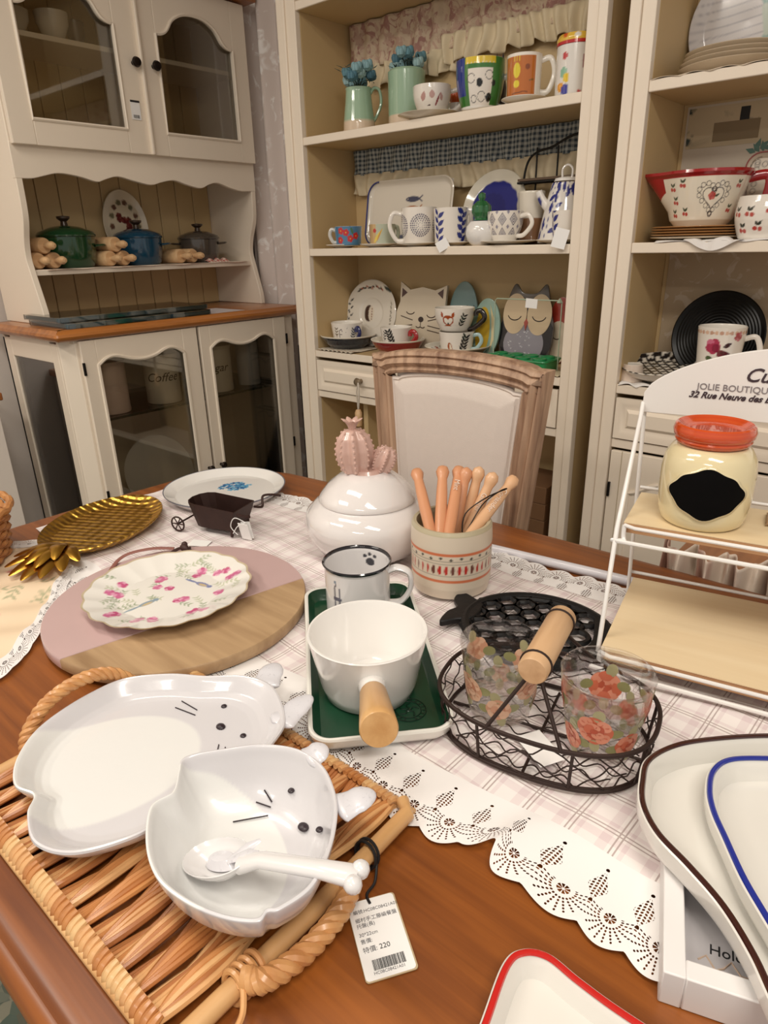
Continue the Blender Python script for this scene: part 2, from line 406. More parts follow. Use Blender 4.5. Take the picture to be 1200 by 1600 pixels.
PW(MB().box(XF-.032, XF-.028, SY0+.03, SY1-.03, .7615, .7705), 'green_edge', shelfgl, gs, bevel=0)['label'] = 'dark green front edge of the glass shelf'
def lower_door(y0, y1, g0, g1, pts, kn, hy):
    d = MB(); D = XF+.016
    d.box(XF+.001, D, y0, g0, .13, 1.036).box(XF+.001, D, g1, y1, .13, 1.036).box(XF+.001, D, g0, g1, .13, .20)
    us = np.linspace(0, 1, 40); c = smooth_path([(i/(len(pts)-1), p, 0) for i, p in enumerate(pts)], 8)
    lo = np.interp(us, c[:, 0], c[:, 1]); ys = g0+(g1-g0)*us
    d.strip(ys, lo, np.full(40, 1.036), XF+.001, D, lambda u, v, t: (t, u, v))
    root = PW(d, 'door', cream, sb)
    b = [(D, g0, .20), (D, g0, lo[0])]+[(D, y, z) for y, z in zip(ys, lo)]+[(D, g1, lo[-1]), (D, g1, .20)]
    PW(MB().tube(b, .006, 6, closed=True), 'moulding', cream, root, bevel=0)
    PW(MB().box(XF+.003, XF+.007, g0-.01, g1+.01, .19, 1.0), 'pane', pane, root, bevel=0)
    k = MB(); k.lathe([(0, 0), (.006, 0), (.005, .012), (.011, .016), (.013, .022), (.009, .028), (0, .029)], 20, M=Matrix.Translation((D, kn[0], kn[1])) @ Matrix.Rotation(PI/2, 4, 'Y'))
    PW(k, 'knob', knob_m, root, bevel=0)
    for hz in (.95, .52, .2): PW(MB().box(D-.002, D+.004, hy-.004, hy+.004, hz-.02, hz+.02), 'hinge', hinge_m, root, bevel=.001)
lower_door(.998, 1.429, 1.048, 1.368, [.957, .974, .980, .975, .966, .960, .958, .960, .966, .977, .982, .975, .957], (1.410, .515), 1.000)
lower_door(1.440, 1.847, 1.482, 1.785, [.958, .974, .980, .975, .966, .960, .958, .960, .966, .977, .982, .975, .958], (1.466, .516), 1.850)

# ---- crockery in the sideboard
def canister(x, y, z, r, h, col, label, txt=None, lid=True):
    t = thing('storage_canister', label, 'canister', (x, y, z), face_ang((x, y)), 'canisters behind the sideboard glass')
    c = plain('canister_'+col, col, .3, .3)
    MB().lathe([(0, .001), (r, .001), (r*1.02, h*.05), (r, h*.1), (r, h), (r-.004, h), (r-.004, .01), (0, .01)], 40).build('body', c, t)
    if lid: MB().lathe([(0, h+.001), (r+.003, h+.001), (r+.003, h+.012), (r*.5, h+.02), (.01, h+.022), (.012, h+.04), (0, h+.042)], 40).build('lid', c, t)
    if txt: text('lettering', txt, .044, ink, Matrix.Translation((0, 0, h*.5)), t, .35, wrap=r+.0012, align='CENTER')
    return t
canister(-2.24, 1.135, .7705, .062, .165, '#E3CBC0', 'pale pink canister at the left end of the glass shelf')
canister(-2.24, 1.345, .7705, .062, .165, '#E6DDCB', 'cream canister marked Coffee on the glass shelf', 'Coffee')
canister(-2.24, 1.585, .7705, .062, .165, '#E6DDCB', 'cream canister marked Sugar on the glass shelf', 'Sugar')
canister(-2.24, 1.745, .7705, .045, .16, '#DADDE2', 'slim bluish white canister at the right end of the glass shelf')
wt = thing('soup_plate', 'large white plate leaning upright inside the bottom of the sideboard', 'plate', (-2.40, 1.36, .30), 0)
MB().lathe([(0, 0), (.09, 0), (.15, .02), (.152, .023), (.09, .006), (0, .005)], 48, M=Matrix.Translation((0, 0, .15)) @ Matrix.Rotation(PI/2-.3, 4, 'Y')).build('dish', whitegl, wt)
tag(box_obj('storage_box', (-2.52, -2.28, 1.12, 1.62, .1305, .285), cream_shade), 'low cream box in the bottom of the sideboard', 'box')

# ================================================================== HUTCH TOP
hu = thing('hutch_cupboard', 'cream hutch cupboard with two arched glass doors and scalloped open shelf', 'cupboard', (-2.45, 1.45, 1.075))
UX = -2.3; HY0, HY1 = .99, 1.912; HT = 2.115
h = MB()
# side panels with a curved front edge below the cupboard, as polygons in (x, z)
sidec = smooth_path([(-2.30, 1.60), (-2.30, 1.50), (-2.307, 1.40), (-2.335, 1.33), (-2.345, 1.28), (-2.335, 1.235), (-2.31, 1.15), (-2.30, 1.11), (-2.298, 1.0755)], 5)
poly = [(x, z) for x, z in sidec]+[(-2.60, 1.0755), (-2.60, HT), (-2.30, HT)]
for y in (HY0, HY1-.02):
    h.prism(poly, 0, .02, M=Matrix(((1, 0, 0, 0), (0, 0, -1, y+.02), (0, 1, 0, 0), (0, 0, 0, 1))))
h.box(-2.60, UX, HY0+.02, HY1-.02, 1.598, 1.618).box(-2.60, UX, HY0+.02, HY1-.02, HT-.02, HT)
h.box(UX-.02, UX, HY0+.02, HY0+.05, 1.618, HT-.02).box(UX-.02, UX, HY1-.05, HY1-.02, 1.618, HT-.02)
PW(h, 'carcass', cream, hu)
bk = MB()
for i in range(11):
    a = HY0+.02+i*(HY1-HY0-.04)/11; bk.box(-2.60, -2.585, a+.0012, a+(HY1-HY0-.04)/11-.0012, 1.0755, HT-.02)
PW(bk, 'back_boards', cream_shade, hu, bevel=.0025)
PW(MB().box(-2.585, -2.345, HY0+.02, HY1-.02, 1.226, 1.244), 'shelf', cream, hu)
PW(MB().box(-2.585, -2.325, HY0+.02, HY1-.02, 1.890, 1.905), 'shelf', cream, hu)
ap = [px_(x/2.5, y/2.5, UX) for x, y in ((86, 697), (130, 697), (170, 688), (230, 677), (310, 690), (380, 711), (410, 702), (460, 690), (520, 706), (590, 723), (630, 713), (680, 705), (730, 722), (785, 736), (815, 722), (850, 715), (900, 735), (940, 747), (975, 748))]
ys = np.linspace(HY0-.001, HY1+.001, 70); ay = [p[1] for p in ap]; az = [p[2] for p in ap]
sp = smooth_path([(a, b, 0) for a, b in zip(ay, az)], 6)
PW(MB().strip(ys, np.interp(ys, sp[:, 0], sp[:, 1]), np.full(70, 1.606), UX-.018, UX+.001, lambda u, v, t: (t, u, v)), 'scalloped_apron', cream, hu)
fl = MB().box(UX-.018, UX+.001, HY0, HY0+.028, 1.1, 1.49)
for (y0, y1, g0, g1, pts, kn) in ((HY0+.005, 1.455, 1.066, 1.375, None, (1.429, 1.862)), (1.460, 1.908, 1.526, 1.842, None, (1.503, 1.862))):
    d = MB(); X0, X1 = UX+.002, UX+.022
    d.box(X0, X1, y0, g0, 1.598, 2.11).box(X0, X1, g1, y1, 1.598, 2.11).box(X0, X1, g0, g1, 1.598, 1.668)
    us = np.linspace(0, 1, 48)
    arch = smooth_path([(0, 1.960, 0), (.07, 1.962, 0), (.14, 1.975, 0), (.22, 2.008, 0), (.35, 2.030, 0), (.5, 2.036, 0), (.65, 2.030, 0), (.78, 2.008, 0), (.86, 1.975, 0), (.93, 1.962, 0), (1, 1.960, 0)], 6)
    lo = np.interp(us, arch[:, 0], arch[:, 1]); yy = g0+(g1-g0)*us
    d.strip(yy, lo, np.full(48, 2.11), X0, X1, lambda u, v, t: (t, u, v))
    dr = PW(d, 'door', cream, hu)
    b = [(X1, g0, 1.668), (X1, g0, 1.8)]+[(X1, y, z) for y, z in zip(yy, lo)]+[(X1, g1, 1.8), (X1, g1, 1.668)]
    PW(MB().tube(b, .0055, 6, closed=True), 'moulding', cream, dr, bevel=0)
    PW(MB().box(X0+.003, X0+.006, g0-.01, g1+.01, 1.66, 2.05), 'pane', pane, dr, bevel=0)
    k = MB().lathe([(0, 0), (.007, 0), (.006, .012), (.013, .015), (.0155, .022), (.012, .030), (0, .032)], 20, M=Matrix.Translation((X1, *kn)) @ Matrix.Rotation(PI/2, 4, 'Y'))
    PW(k, 'knob', knob_m, dr, bevel=0)
PW(MB().box(UX-.01, UX+.035, 1.452, 1.462, 1.598, 2.11), 'centre_bead', cream, hu, bevel=.003)
PW(MB().box(-2.62, UX+.06, HY0-.03, HY1+.03, HT+.0005, HT+.03), 'cornice', oak, hu, bevel=.006)
# price sticker hanging on the door
tg = px_(212, 172, UX+.0235)
pt = thing('price_tag', 'small white price tag on the hutch door below its knobs', 'tag', tuple(tg))
MB().box(0, .0008, -.017, .017, -.028, .028).build('card', paper, pt)
MB().box(.001, .0014, -.017, .017, .022, .028).build('band', ink, pt)
b = MB(); rx = random.Random(3)
for i in range(16): b.box(.001, .0012, -.011+i*.0015, -.011+i*.0015+rx.choice((.0004, .0008)), -.024, -.014)
b.build('barcode', ink, pt)

# ---- glassware inside the cupboard
gl_clear = pane_glass('glassware', '#E4E6E2', .5)
def bowl_glass(x, y, z, r, h, m, label, nm='glass_bowl', cat='bowl', grp='glassware behind the cupboard doors'):
    o = MB().lathe([(0, 0), (r*.5, 0), (r*.55, .004), (r*.95, h*.6), (r, h), (r*.96, h), (r*.9, h*.6), (r*.5, .008), (0, .006)], 36).build(nm, m, loc=(x, y, z))
    return tag(o, label, cat, grp)
frost = plain('frosted_glassware', '#CFC8BC', .2, .5)
pinkg = plain('pink_glassware', '#DDB9AE', .2, .5)
bowl_glass(-2.42, 1.12, 1.9055, .055, .07, frost, 'pale glass bowl on the upper cupboard shelf, left of the dark jar')
bowl_glass(-2.40, 1.24, 1.9055, .05, .08, frost, 'pale glass bowl beside the dark jar on the upper cupboard shelf')
bowl_glass(-2.44, 1.335, 1.9055, .03, .08, plain('dark_jar', '#4B4038', .3, .3), 'small dark jar at the right of the left door shelf', 'glass_jar', 'jar')
def creamer(x, y, z, label):
    t = thing('glass_creamer', label, 'jug', (x, y, z), 0, 'pink glass creamers in the cupboard')
    MB().lathe([(0, 0), (.02, 0), (.026, .01), (.036, .035), (.033, .06), (.036, .07), (.033, .07), (.03, .06), (.033, .035), (.02, .008), (0, .006)], 32).build('body', pinkg, t)
    MB().tube(smooth_path([(0, .034, .058), (0, .055, .056), (0, .055, .03), (0, .036, .022)], 6), .004, 8).build('handle', pinkg, t)
creamer(-2.40, 1.335, 1.6185, 'pink glass creamer behind the left cupboard door')
creamer(-2.40, 1.585, 1.6185, 'pink glass creamer behind the right cupboard door')
bowl_glass(-2.36, 1.825, 1.6185, .014, .035, plain('brown_shaker', '#5A3020', .3, .3), 'tiny brown pot in the right corner of the cupboard', 'small_pot', 'pot', None)

# ---- three casseroles, rolling pins and a cloth on the open shelf
def casserole(px, label, col, r, lidc=None):
    X = -2.455; y = px_(px, 372, X)[1]; hs = r/.078*.98
    t = thing('casserole_pot', label, 'pot', (X, y, 1.2435), face_ang((X, y)), 'lidded casseroles on the open shelf')
    m = plain('enamel_'+col, col, .15, .7)
    MB().lathe([(a_, b_*hs) for a_, b_ in [(0, .001), (r*.8, .001), (r*.9, .01), (r, .05), (r*1.02, .088), (r*.97, .088), (r*.94, .05), (r*.8, .012), (0, .01)]], 48).build('body', m, t)
    MB().lathe([(a_, b_*hs) for a_, b_ in [(r*1.06, .089), (r*1.07, .094), (r*.98, .103), (r*.5, .117), (.012, .121), (0, .121)]], 48).build('lid', m, t)
    MB().lathe([(a_*1.1, b_*hs) for a_, b_ in [(0, .121), (.011, .121), (.009, .132), (.019, .140), (.02, .146), (0, .149)]], 20).build('knob', plain('pot_knob', '#3B2A1E', .3, .3), t)
    for sg in (1, -1):
        MB().tube(smooth_path([(-.025, sg*r*.98, .07), (-.022, sg*(r+.022), .072), (.022, sg*(r+.022), .072), (.025, sg*r*.98, .07)], 6), .006, 8, flat=(1.5, .7)).build('handle', m, t)
casserole(104, 'dark green lidded casserole at the left of the open shelf', '#123F22', .090)
casserole(215, 'teal blue lidded casserole in the middle of the open shelf', '#0B3F58', .084)
casserole(310, 'grey brown lidded casserole at the right of the open shelf', '#4C453E', .078)
beech = wood('beech_wood', '#C79A6A', '#E2BE92', 1, 70, .45, .1)
pcl = thing('rolling_pin', 'wooden rolling pin on top of the left stack', 'rolling pin', (0, 0, 0), 0, 'small wooden rolling pins stacked on the open shelf')
rp = MB(); RPL = .20
rp.lathe([(0, -RPL/2+.045), (.023, -RPL/2+.045), (.0255, -RPL/2+.05), (.0255, RPL/2-.05), (.023, RPL/2-.045), (0, RPL/2-.045)], 24)
rp.build('barrel', beech, pcl)
for sg in (1, -1):
    MB().lathe([(0, .0), (.007, .0), (.008, .012), (.0125, .028), (.013, .042), (.008, .054), (0, .056)], 16, M=Matrix.Translation((0, 0, sg*(RPL/2-.045))) @ Matrix.Rotation(0 if sg > 0 else PI, 4, 'X')).build('handle', beech, pcl)
pcl.rotation_euler = (0, PI/2, 0)
firstpin = True
for (bx, n, lab) in ((58, 3, 'left stack by the green pot'), (172, 3, 'middle stack by the blue pot'), (283, 2, 'pair by the grey pot')):
    y0 = px_(bx, 400, -2.37)[1]
    pos = [(0, 0), (.053, 0), (.0265, .040)][:n]
    for i, (dy, dz) in enumerate(pos):
        where = ('left one of the ', 'right one of the ', 'top one of the ')[i]
        o = pcl if firstpin else copy_tree(pcl)
        firstpin = False
        o.location = (-2.43, y0+dy, 1.2445+.0265+dz*1.14); o['label'] = 'wooden rolling pin, '+where+lab
        o.rotation_euler = (0, PI/2, .12)
def check_mat(name, c0, c1, sc, rough=.8, axes=(0, 1), w=.5, c2=None):
    m, nt, b = newmat(name); tc, q = ob_xyz(nt); u, v = q[axes[0]], q[axes[1]]
    a = (u*sc).fr().lt(w); d = (v*sc).fr().lt(w)
    f = (a+d)*.5; nt.links.new(mixc(nt, f, c0, c1), b.inputs['Base Color']); b.inputs['Roughness'].default_value = rough; return m
tag(MB().grid(lambda u, v: (-2.54+.205*u+.004*np.sin(v*22), 1.05+.82*v, 1.2412+.0012*np.sin(v*40+u*5)+.0012), 12, 60).build('shelf_cloth', check_mat('red_check_cloth', '#E9D8C8', '#C2685E', 70)), 'red and white checked cloth under the casseroles', 'cloth')
lump = MB().grid(lambda u, v: (-2.36-.05*u, 1.70+.10*v, 1.2435+.016*np.sin(u*PI)*(.4+.6*np.sin(v*9)**2)), 16, 24, 0)
tag(lump.build('folded_napkin', bpy.data.materials['red_check_cloth'], solid=.001), 'crumpled red checked napkin at the right end of the open shelf', 'napkin')
# rose plate leaning against the boards
X = -2.560; yq = px_(193, 335, X)[1]
rp2 = thing('oval_platter', 'cream platter with a dark rose wreath leaning behind the blue casserole', 'platter', (X, yq, 1.2405), 0)
def rp_paint(V, T):
    p = Pt(V[:, 1], V[:, 2], '#DCCFB6'); p.e = .002
    for i in range(14):
        a = i/14*2*PI; p.disc(.055*math.cos(a), .14+.085*math.sin(a), .010, '#6A4A3C' if i % 2 else '#6E6A52')
    for i in range(9): p.rose(rx.uniform(-.022, .022), .14+rx.uniform(-.05, .05), .012, '#5C1F22', '#7E4038')
    return p.c
M_ = Matrix.Translation((0, 0, .14)) @ Matrix.Rotation(PI/2-.10, 4, 'Y')
MB().radial(lambda a: 1, [(0, .004), (.07, .004), (.09, .011), (.092, .009), (.07, -.002), (0, -.002)], 72, .003, M=M_ @ Matrix.Diagonal((1.4, 1, 1, 1))).build('dish', P_gl, rp2, paint=rp_paint)
# wooden cross stand piece in front of it
MB().rod((.03, -.10, .002), (.04, .01, .09), .006).build('stand_arm', beech, rp2)

# ---- flat teal edged boards on the worktop, in clear wrap
teal = plain('teal_edge', '#14505C', .3, .4); boardm = plain('board_print', '#BDB396', .3, .3, var=.12, vs=18)
def flatboard(x0, x1, y0, y1, z, label):
    t = thing('boxed_placemat', label, 'placemat', (0, 0, 0), 0, 'teal edged flat placemats on the worktop')
    t.location = ((x0+x1)/2, (y0+y1)/2, z)
    hx, hy = (x1-x0)/2, (y1-y0)/2
    MB().box(-hx, hx, -hy, hy, 0, .013).build('core', teal, t, bevel=.003)
    MB().box(-hx+.006, hx-.006, -hy+.006, hy-.006, .0132, .0145).build('printed_top', boardm, t)
    MB().rings(rrect(2*hx+.006, 2*hy+.012, .01, 4), [(.0, -.0003), (0, .0162)], False, True).build('plastic_wrap', pane_glass('plastic_wrap', '#F4F6F4', .4), t, bevel=0)
flatboard(-2.375, -2.115, .975, 1.50, 1.0755, 'teal edged placemat in clear wrap, lower of the two on the worktop')
flatboard(-2.385, -2.145, .965, 1.51, 1.0925, 'teal edged placemat in clear wrap, upper of the two on the worktop')
tag(box_obj('paper_sheet', (-2.30, -2.118, 1.45, 1.66, 1.0753, 1.0762), plain('magazine', '#D9D3D6', .4)), 'pale printed sheet lying beside the placemats on the worktop', 'paper')

# ---- neighbouring low cabinet at the far left, behind curtain, wire rack
c1 = px_(10, 640, -2.45)
nb = thing('low_cabinet', 'plain cream low cabinet with wooden top at the far left edge', 'cabinet', (-2.5, .55, 0))
PW(MB().box(-2.63, -2.33, .30, .80, 0, .86), 'carcass', plain('pale_paint', '#E4DAD0', .4), nb)
PW(MB().box(-2.63, -2.31, .28, .815, .86, .885), 'top_board', oak, nb, bevel=.004)

def curtain_mat():
    m, nt, b = newmat('lace_curtain'); tc, (x, y, z) = ob_xyz(nt)
    n = noise(nt, 14, 5, dist=1.5); f = ((E(nt, n.outputs[0])-.56)*9).mx(0.0).mn(1.0).mx((x*9.6+.15).fr().lt(.42)*.75)
    nt.links.new(mixc(nt, f*.8, '#D9CCC5', '#FAF8F6'), b.inputs['Base Color']); b.inputs['Roughness'].default_value = .85; return m
def cur(u, v): return (-2.43+.375*u, 1.976+.026*np.sin(u*2*PI*3.6+.6*np.sin(v*3))*(.75+.25*v), .12+2.4*v)
tag(MB().grid(cur, 90, 30).build('lace_curtain', curtain_mat(), solid=.0012), 'pale pinkish lace curtain hanging in the corner between hutch and shelves', 'curtain')
wr = thing('wire_rack', 'black scrolled wire rack on the floor between sideboard and shelves', 'rack', (-1.985, 1.915, 0))
w = MB()
for z in (.62, .74, .86):
    w.rod((-.10, -.022, z), (.15, -.022, z), .003); w.rod((-.10, .022, z), (.15, .022, z), .003); w.rod((.15, -.022, z), (.15, .022, z), .003); w.rod((-.10, -.022, z), (-.10, .022, z), .003)
    for i in range(10): w.rod((-.10+i*.026, -.022, z), (-.10+i*.026, .022, z), .0018)
    w.tube(smooth_path([(-.10+.03*q, -.022, z-.018+.012*math.sin(q*2.2)) for q in range(9)], 6), .0022, 6)
w.build('shelves', hinge_m, wr)
for (x, y) in ((-.10, -.022), (.15, -.022), (-.10, .022), (.15, .022)): MB().rod((x, y, 0), (x, y, .92), .004).build('post', hinge_m, wr)

# ================================================================== BOOKCASES
Yb, Yk = 1.65, 1.90
ZA, ZB, ZC = 1.612, 1.287, .957
def bookcase(x0, x1, label, drawers, below, zt_front=None):
    t = thing('bookcase', label, 'bookcase', ((x0+x1)/2, 1.78, 0))
    s = .075 if x0 < -1 else .055
    i0, i1 = x0+s, x1-(.05 if x0 < -1 else .055)
    m = MB()
    m.box(x0+.012, x0+.032, Yb+.02, Yk, 0, 2.42).box(x1-.030, x1-.010, Yb+.02, Yk, 0, 2.42)
    m.box(x0+.032, i0, Yb+.02, Yk, .0, 2.42); m.box(i1, x1-.03, Yb+.02, Yk, 0, 2.42)
    m.box(i0, i1, Yk-.012, Yk, 0, 2.42)
    m.box(i0, i1, Yb, Yk-.012, 2.38, 2.42)
    PW(m, 'carcass', cream_shade, t)
    f = MB()
    f.box(x0, x0+s*.45, Yb-.006, Yb+.02, 0, 2.42).box(x0+s*.45, i0, Yb, Yb+.02, 0, 2.42)
    f.box(x1-.022, x1, Yb-.006, Yb+.02, 0, 2.42).box(i1, x1-.022, Yb, Yb+.02, 0, 2.42)
    PW(f, 'face_frame', cream, t)
    for z, th in ((1.965, .022), (ZA, .022), (ZB, .022), (ZC, .022)):
        sh = PW(MB().box(i0, i1, Yb+.010, Yk-.012, z-th, z), 'shelf', cream_shade, t); PW(MB().box(i0, i1, Yb+.003, Yb+.0098, z-th-.0005, z+.0005), 'front_edge', cream, sh)  # board in the shade-tinted cream, its front strip in the lit cream
    # drawer row
    fr = MB().box(i0, i1, Yb+.008, Yb+.02, .793, .816); PW(fr, 'drawer_rail', cream, t)
    PW(MB().box(i0, i1, Yb+.02, Yk-.012, .793, .803), 'drawer_bottom', cream_shade, t)
    n = drawers; wd = (i1-i0)/n
    for j in range(n):
        a, b = i0+j*wd+.004, i0+(j+1)*wd-.004
        d = MB().rings(np.array([(a, .820), (b, .820), (b, .924), (a, .924)]), [(0, 0), (0, .010), (.012, .010), (.020, .005), (.028, .005), (.036, .012)], False, True, M=Matrix(((1, 0, 0, 0), (0, 0, -1, Yb+.012), (0, 1, 0, 0), (0, 0, 0, 1))))
        dr = PW(d, 'drawer', cream, t, bevel=0)
        kx = a+(b-a)*.5 if n > 2 else a+(b-a)*.5
        if below == 'open' and j == 0: kx = spot(558, Yb-.02, .87)
        k = MB().lathe([(0, 0), (.008, 0), (.006, .012), (.012, .016), (.014, .022), (.010, .028), (0, .029)], 20, M=Matrix.Translation((kx, Yb+.001, .872)) @ Matrix.Rotation(PI/2, 4, 'X'))
        PW(k, 'knob', plain('brass_knob', '#8B7B66', .35, metal=.6), dr, bevel=0)
    if below == 'doors':
        for j in range(2):
            wd2 = (i1-i0)/2; a, b = i0+j*wd2+.004, i0+(j+1)*wd2-.004
            d = MB().box(a, b, Yb+.004, Yb+.018, .10, .786); dr = PW(d, 'door', cream, t)
            us = np.linspace(a+.055, b-.055, 40); q = (us-us[0])/(us[-1]-us[0])
            zz = .690+.02*np.sin(q*PI)-.012*np.cos(q*4*PI)
            PW(MB().tube([(us[0], Yb+.004, .16)]+[(u, Yb+.004, z) for u, z in zip(us, zz)]+[(us[-1], Yb+.004, .16)], .006, 6, closed=True), 'panel_moulding', cream, dr, bevel=0)
            g = MB()
            for gx in (a+.03, b-.03): g.box(gx-.001, gx+.001, Yb+.0033, Yb+.005, .10, .786)
            PW(g, 'groove', plain('groove_shadow', '#B9AA90', .8), dr, bevel=0)
            PW(MB().box(a+.002 if j == 0 else b-.006, a+.008 if j == 0 else b, Yb-.003, Yb+.004, .66, .70), 'hinge', hinge_m, dr, bevel=.001)
    else:
        PW(MB().box(i0, i1, Yb+.004, Yk-.012, .40, .42), 'shelf', cream, t)
        PW(MB().box((i0+i1)/2-.3, (i0+i1)/2-.28, Yb+.06, Yk-.012, .42, .793), 'divider', cream_shade, t)
    PW(MB().box(i0, i1, Yb+.012, Yb+.02, 0, .10), 'plinth', cream, t)
    return t, i0, i1
B1, b1l, b1r = bookcase(-1.812, -.755, 'cream open bookcase of painted crockery behind the chair', 2, 'open')
B2, b2l, b2r = bookcase(-.706, .30, 'cream bookcase at the right with cupboard doors below its shelves', 2, 'doors')

# ---- pleated valances at the back of the shelves
def print_mat(name, base, cols, sc, thr=.52):
    m, nt, b = newmat(name); prev = lin(base); prev = tuple(prev)
    for i, c in enumerate(cols):
        n = noise(nt, sc*(1+.4*i), 4, dist=1.2); f = ((E(nt, n.outputs[0])-thr)*14).mx(0.0).mn(1.0); prev = mixc(nt, f, prev, c)
    nt.links.new(prev, b.inputs['Base Color']); b.inputs['Roughness'].default_value = .85; return m
def valance(name, x0, x1, z0, z1, mat, n, amp=.006, Y=1.872, scal=0, top=None):
    def f(u, v):
        x = x0+(x1-x0)*u; zz = z0+(z1-z0)*v
        zz = zz-(1-v)*scal*np.abs(np.sin(u*PI*n*.5)) if scal else zz
        return (x, Y+amp*np.sin(u*2*PI*n+2*np.sin(v*2+u*9))*(1.15-.5*v)+.002*np.sin(u*71+v*4), zz)
    return MB().grid(f, int(n*12), 14)
fl_m = print_mat('floral_print', '#CDB9A0', ['#A67C72', '#BFA08E'], 30, .53)
cr_m = plain('cream_ruffle', '#D8C9AA', .85, var=.06, vs=12)
v1 = thing('valance_curtain', 'rose print valance with cream scalloped ruffle on the top shelf', 'curtain', (-1.27, 1.88, 1.8))
PW(valance('v', b1l+.01, b1r-.005, 1.815, 1.940, fl_m, 16), 'printed_band', fl_m, v1, bevel=0, solid=.0008)
PW(valance('v', b1l+.01, -1.30, 1.765, 1.822, cr_m, 11, .008, 1.868, .010), 'ruffle', cr_m, v1, bevel=0, solid=.0008)
PW(valance('v', -1.36, b1r-.005, 1.790, 1.850, cr_m, 14, .010, 1.860, .016), 'ruffle', cr_m, v1, bevel=0, solid=.0008)
ging = check_mat('gingham_cloth', '#B9BDB8', '#3F4C57', 75, axes=(0, 2))
v2 = thing('valance_curtain', 'blue gingham valance with a cream ruffle on the middle shelf', 'curtain', (-1.27, 1.88, 1.5))
PW(valance('v', b1l+.01, b1r-.005, 1.512, 1.588, ging, 18), 'gingham_band', ging, v2, bevel=0, solid=.0008)
PW(valance('v', b1l+.01, b1r-.005, 1.458, 1.516, cr_m, 18, .008, 1.868, .008), 'ruffle', cr_m, v2, bevel=0, solid=.0008)
# ================================================================== CROCKERY ON THE SHELVES
def at(px, Y, z): return (spot(px, Y, z), Y, z)
def cup(label, loc, R, H, side=1, mats=None, paint=None, hcol=None, rb=None, cat='mug', name='mug', group=None, hz=(.2, .85), hr=.0045, n=150, base='#EBE4DA', rim=None, res=.0018, hang=PI/2, bulge=0, hout=None, inner='#F0EAE0', scroll=False):
    t = thing(name, label, cat, loc, face_ang(loc), group)
    rb = R*.8 if rb is None else rb; th = .0028
    prof = [(0, .001), (rb*.85, 0), (rb*.95, .0015)]
    for q in np.linspace(0, 1, 8): prof.append((rb+(R-rb)*q+bulge*math.sin(PI*q), .004+(H-.004)*q))
    prof += [(R-th*.5, H+.001)]
    for q in np.linspace(1, 0, 6): prof.append((rb+(R-rb)*q+bulge*math.sin(PI*q)-th, .006+(H-.006)*q-.001))
    prof += [(0, .006)]
    def pf(V, T):
        thv, r, z = cyl_uv(V)
        outer = r > (rb+(R-rb)*np.clip(z/H, 0, 1)+bulge*np.sin(PI*np.clip(z/H, 0, 1))-th*.5)
        p = Pt(thv*R, z, base, outer)
        if paint: paint(p, R, H)
        c = p.c; c[~outer] = lin(inner)
        if rim: c[(z > H-.0022)] = lin(rim)
        return c
    MB().lathe(prof, n, res).build('body', P_gl, t, paint=pf)
    a = side*hang; ho = hout or R*.75
    z0, z1 = H*hz[0], H*hz[1]
    def rr(z): return rb+(R-rb)*z/H+bulge*math.sin(PI*z/H)-.002
    if scroll: path = [(rr(z0), z0), (rr(z0)+ho*.5, z0+.004), (rr(z1)+ho, (z0+z1)/2+.006), (rr(z1)+ho*.75, z1+.002), (rr(z1)+ho*.3, z1-.001), (rr(z1)+ho*.28, z1-.012)]
    else: path = [(rr(z0), z0), (rr(z0)+ho*.62, z0+.002), (rr(z1)+ho, (z0+z1)/2+.003), (rr(z1)+ho*.7, z1+.001), (rr(z1), z1-.002)]
    pa = smooth_path([(q*math.cos(a), q*math.sin(a), z) for q, z in path], 7)
    MB().tube(pa, hr, 10, flat=(1, 1.3)).build('handle', plain('glaze_'+(hcol or base), hcol or base, .12, .7), t)
    return t
def saucer(label, loc, R, h=.016, col='#E6DBC8', name='saucer', cat='saucer', group=None, deep=None, paint=None, under=None, n=120):
    prof = [(0, 0), (R*.5, 0), (R*.52, .002), (R*.98, h-.001), (R, h+.0005), (R*.985, h+.0015), (R*.55, .005), (0, .0045)]
    if deep: prof = [(0, 0), (R*.5, 0), (R*.58, .002), (R*.82, h*.42), (R*.95, h*.8), (R, h), (R*.99, h+.0015), (R*.965, h+.0008), (R*.9, h*.80), (R*.8, h*.55), (R*.55, h*.46), (0, h*.45)]
    o = MB().lathe(prof, n, .003 if (paint or under) else None)
    def pf(V, T):
        p = Pt(V[:, 0], V[:, 1], col)
        if paint: paint(p, R)
        if under: p.c[T < .50] = lin(under)
        return p.c
    ob = o.build(name, P_gl, paint=pf, loc=loc); ob.rotation_euler = (0, 0, face_ang(loc))
    return tag(ob, label, cat, group)

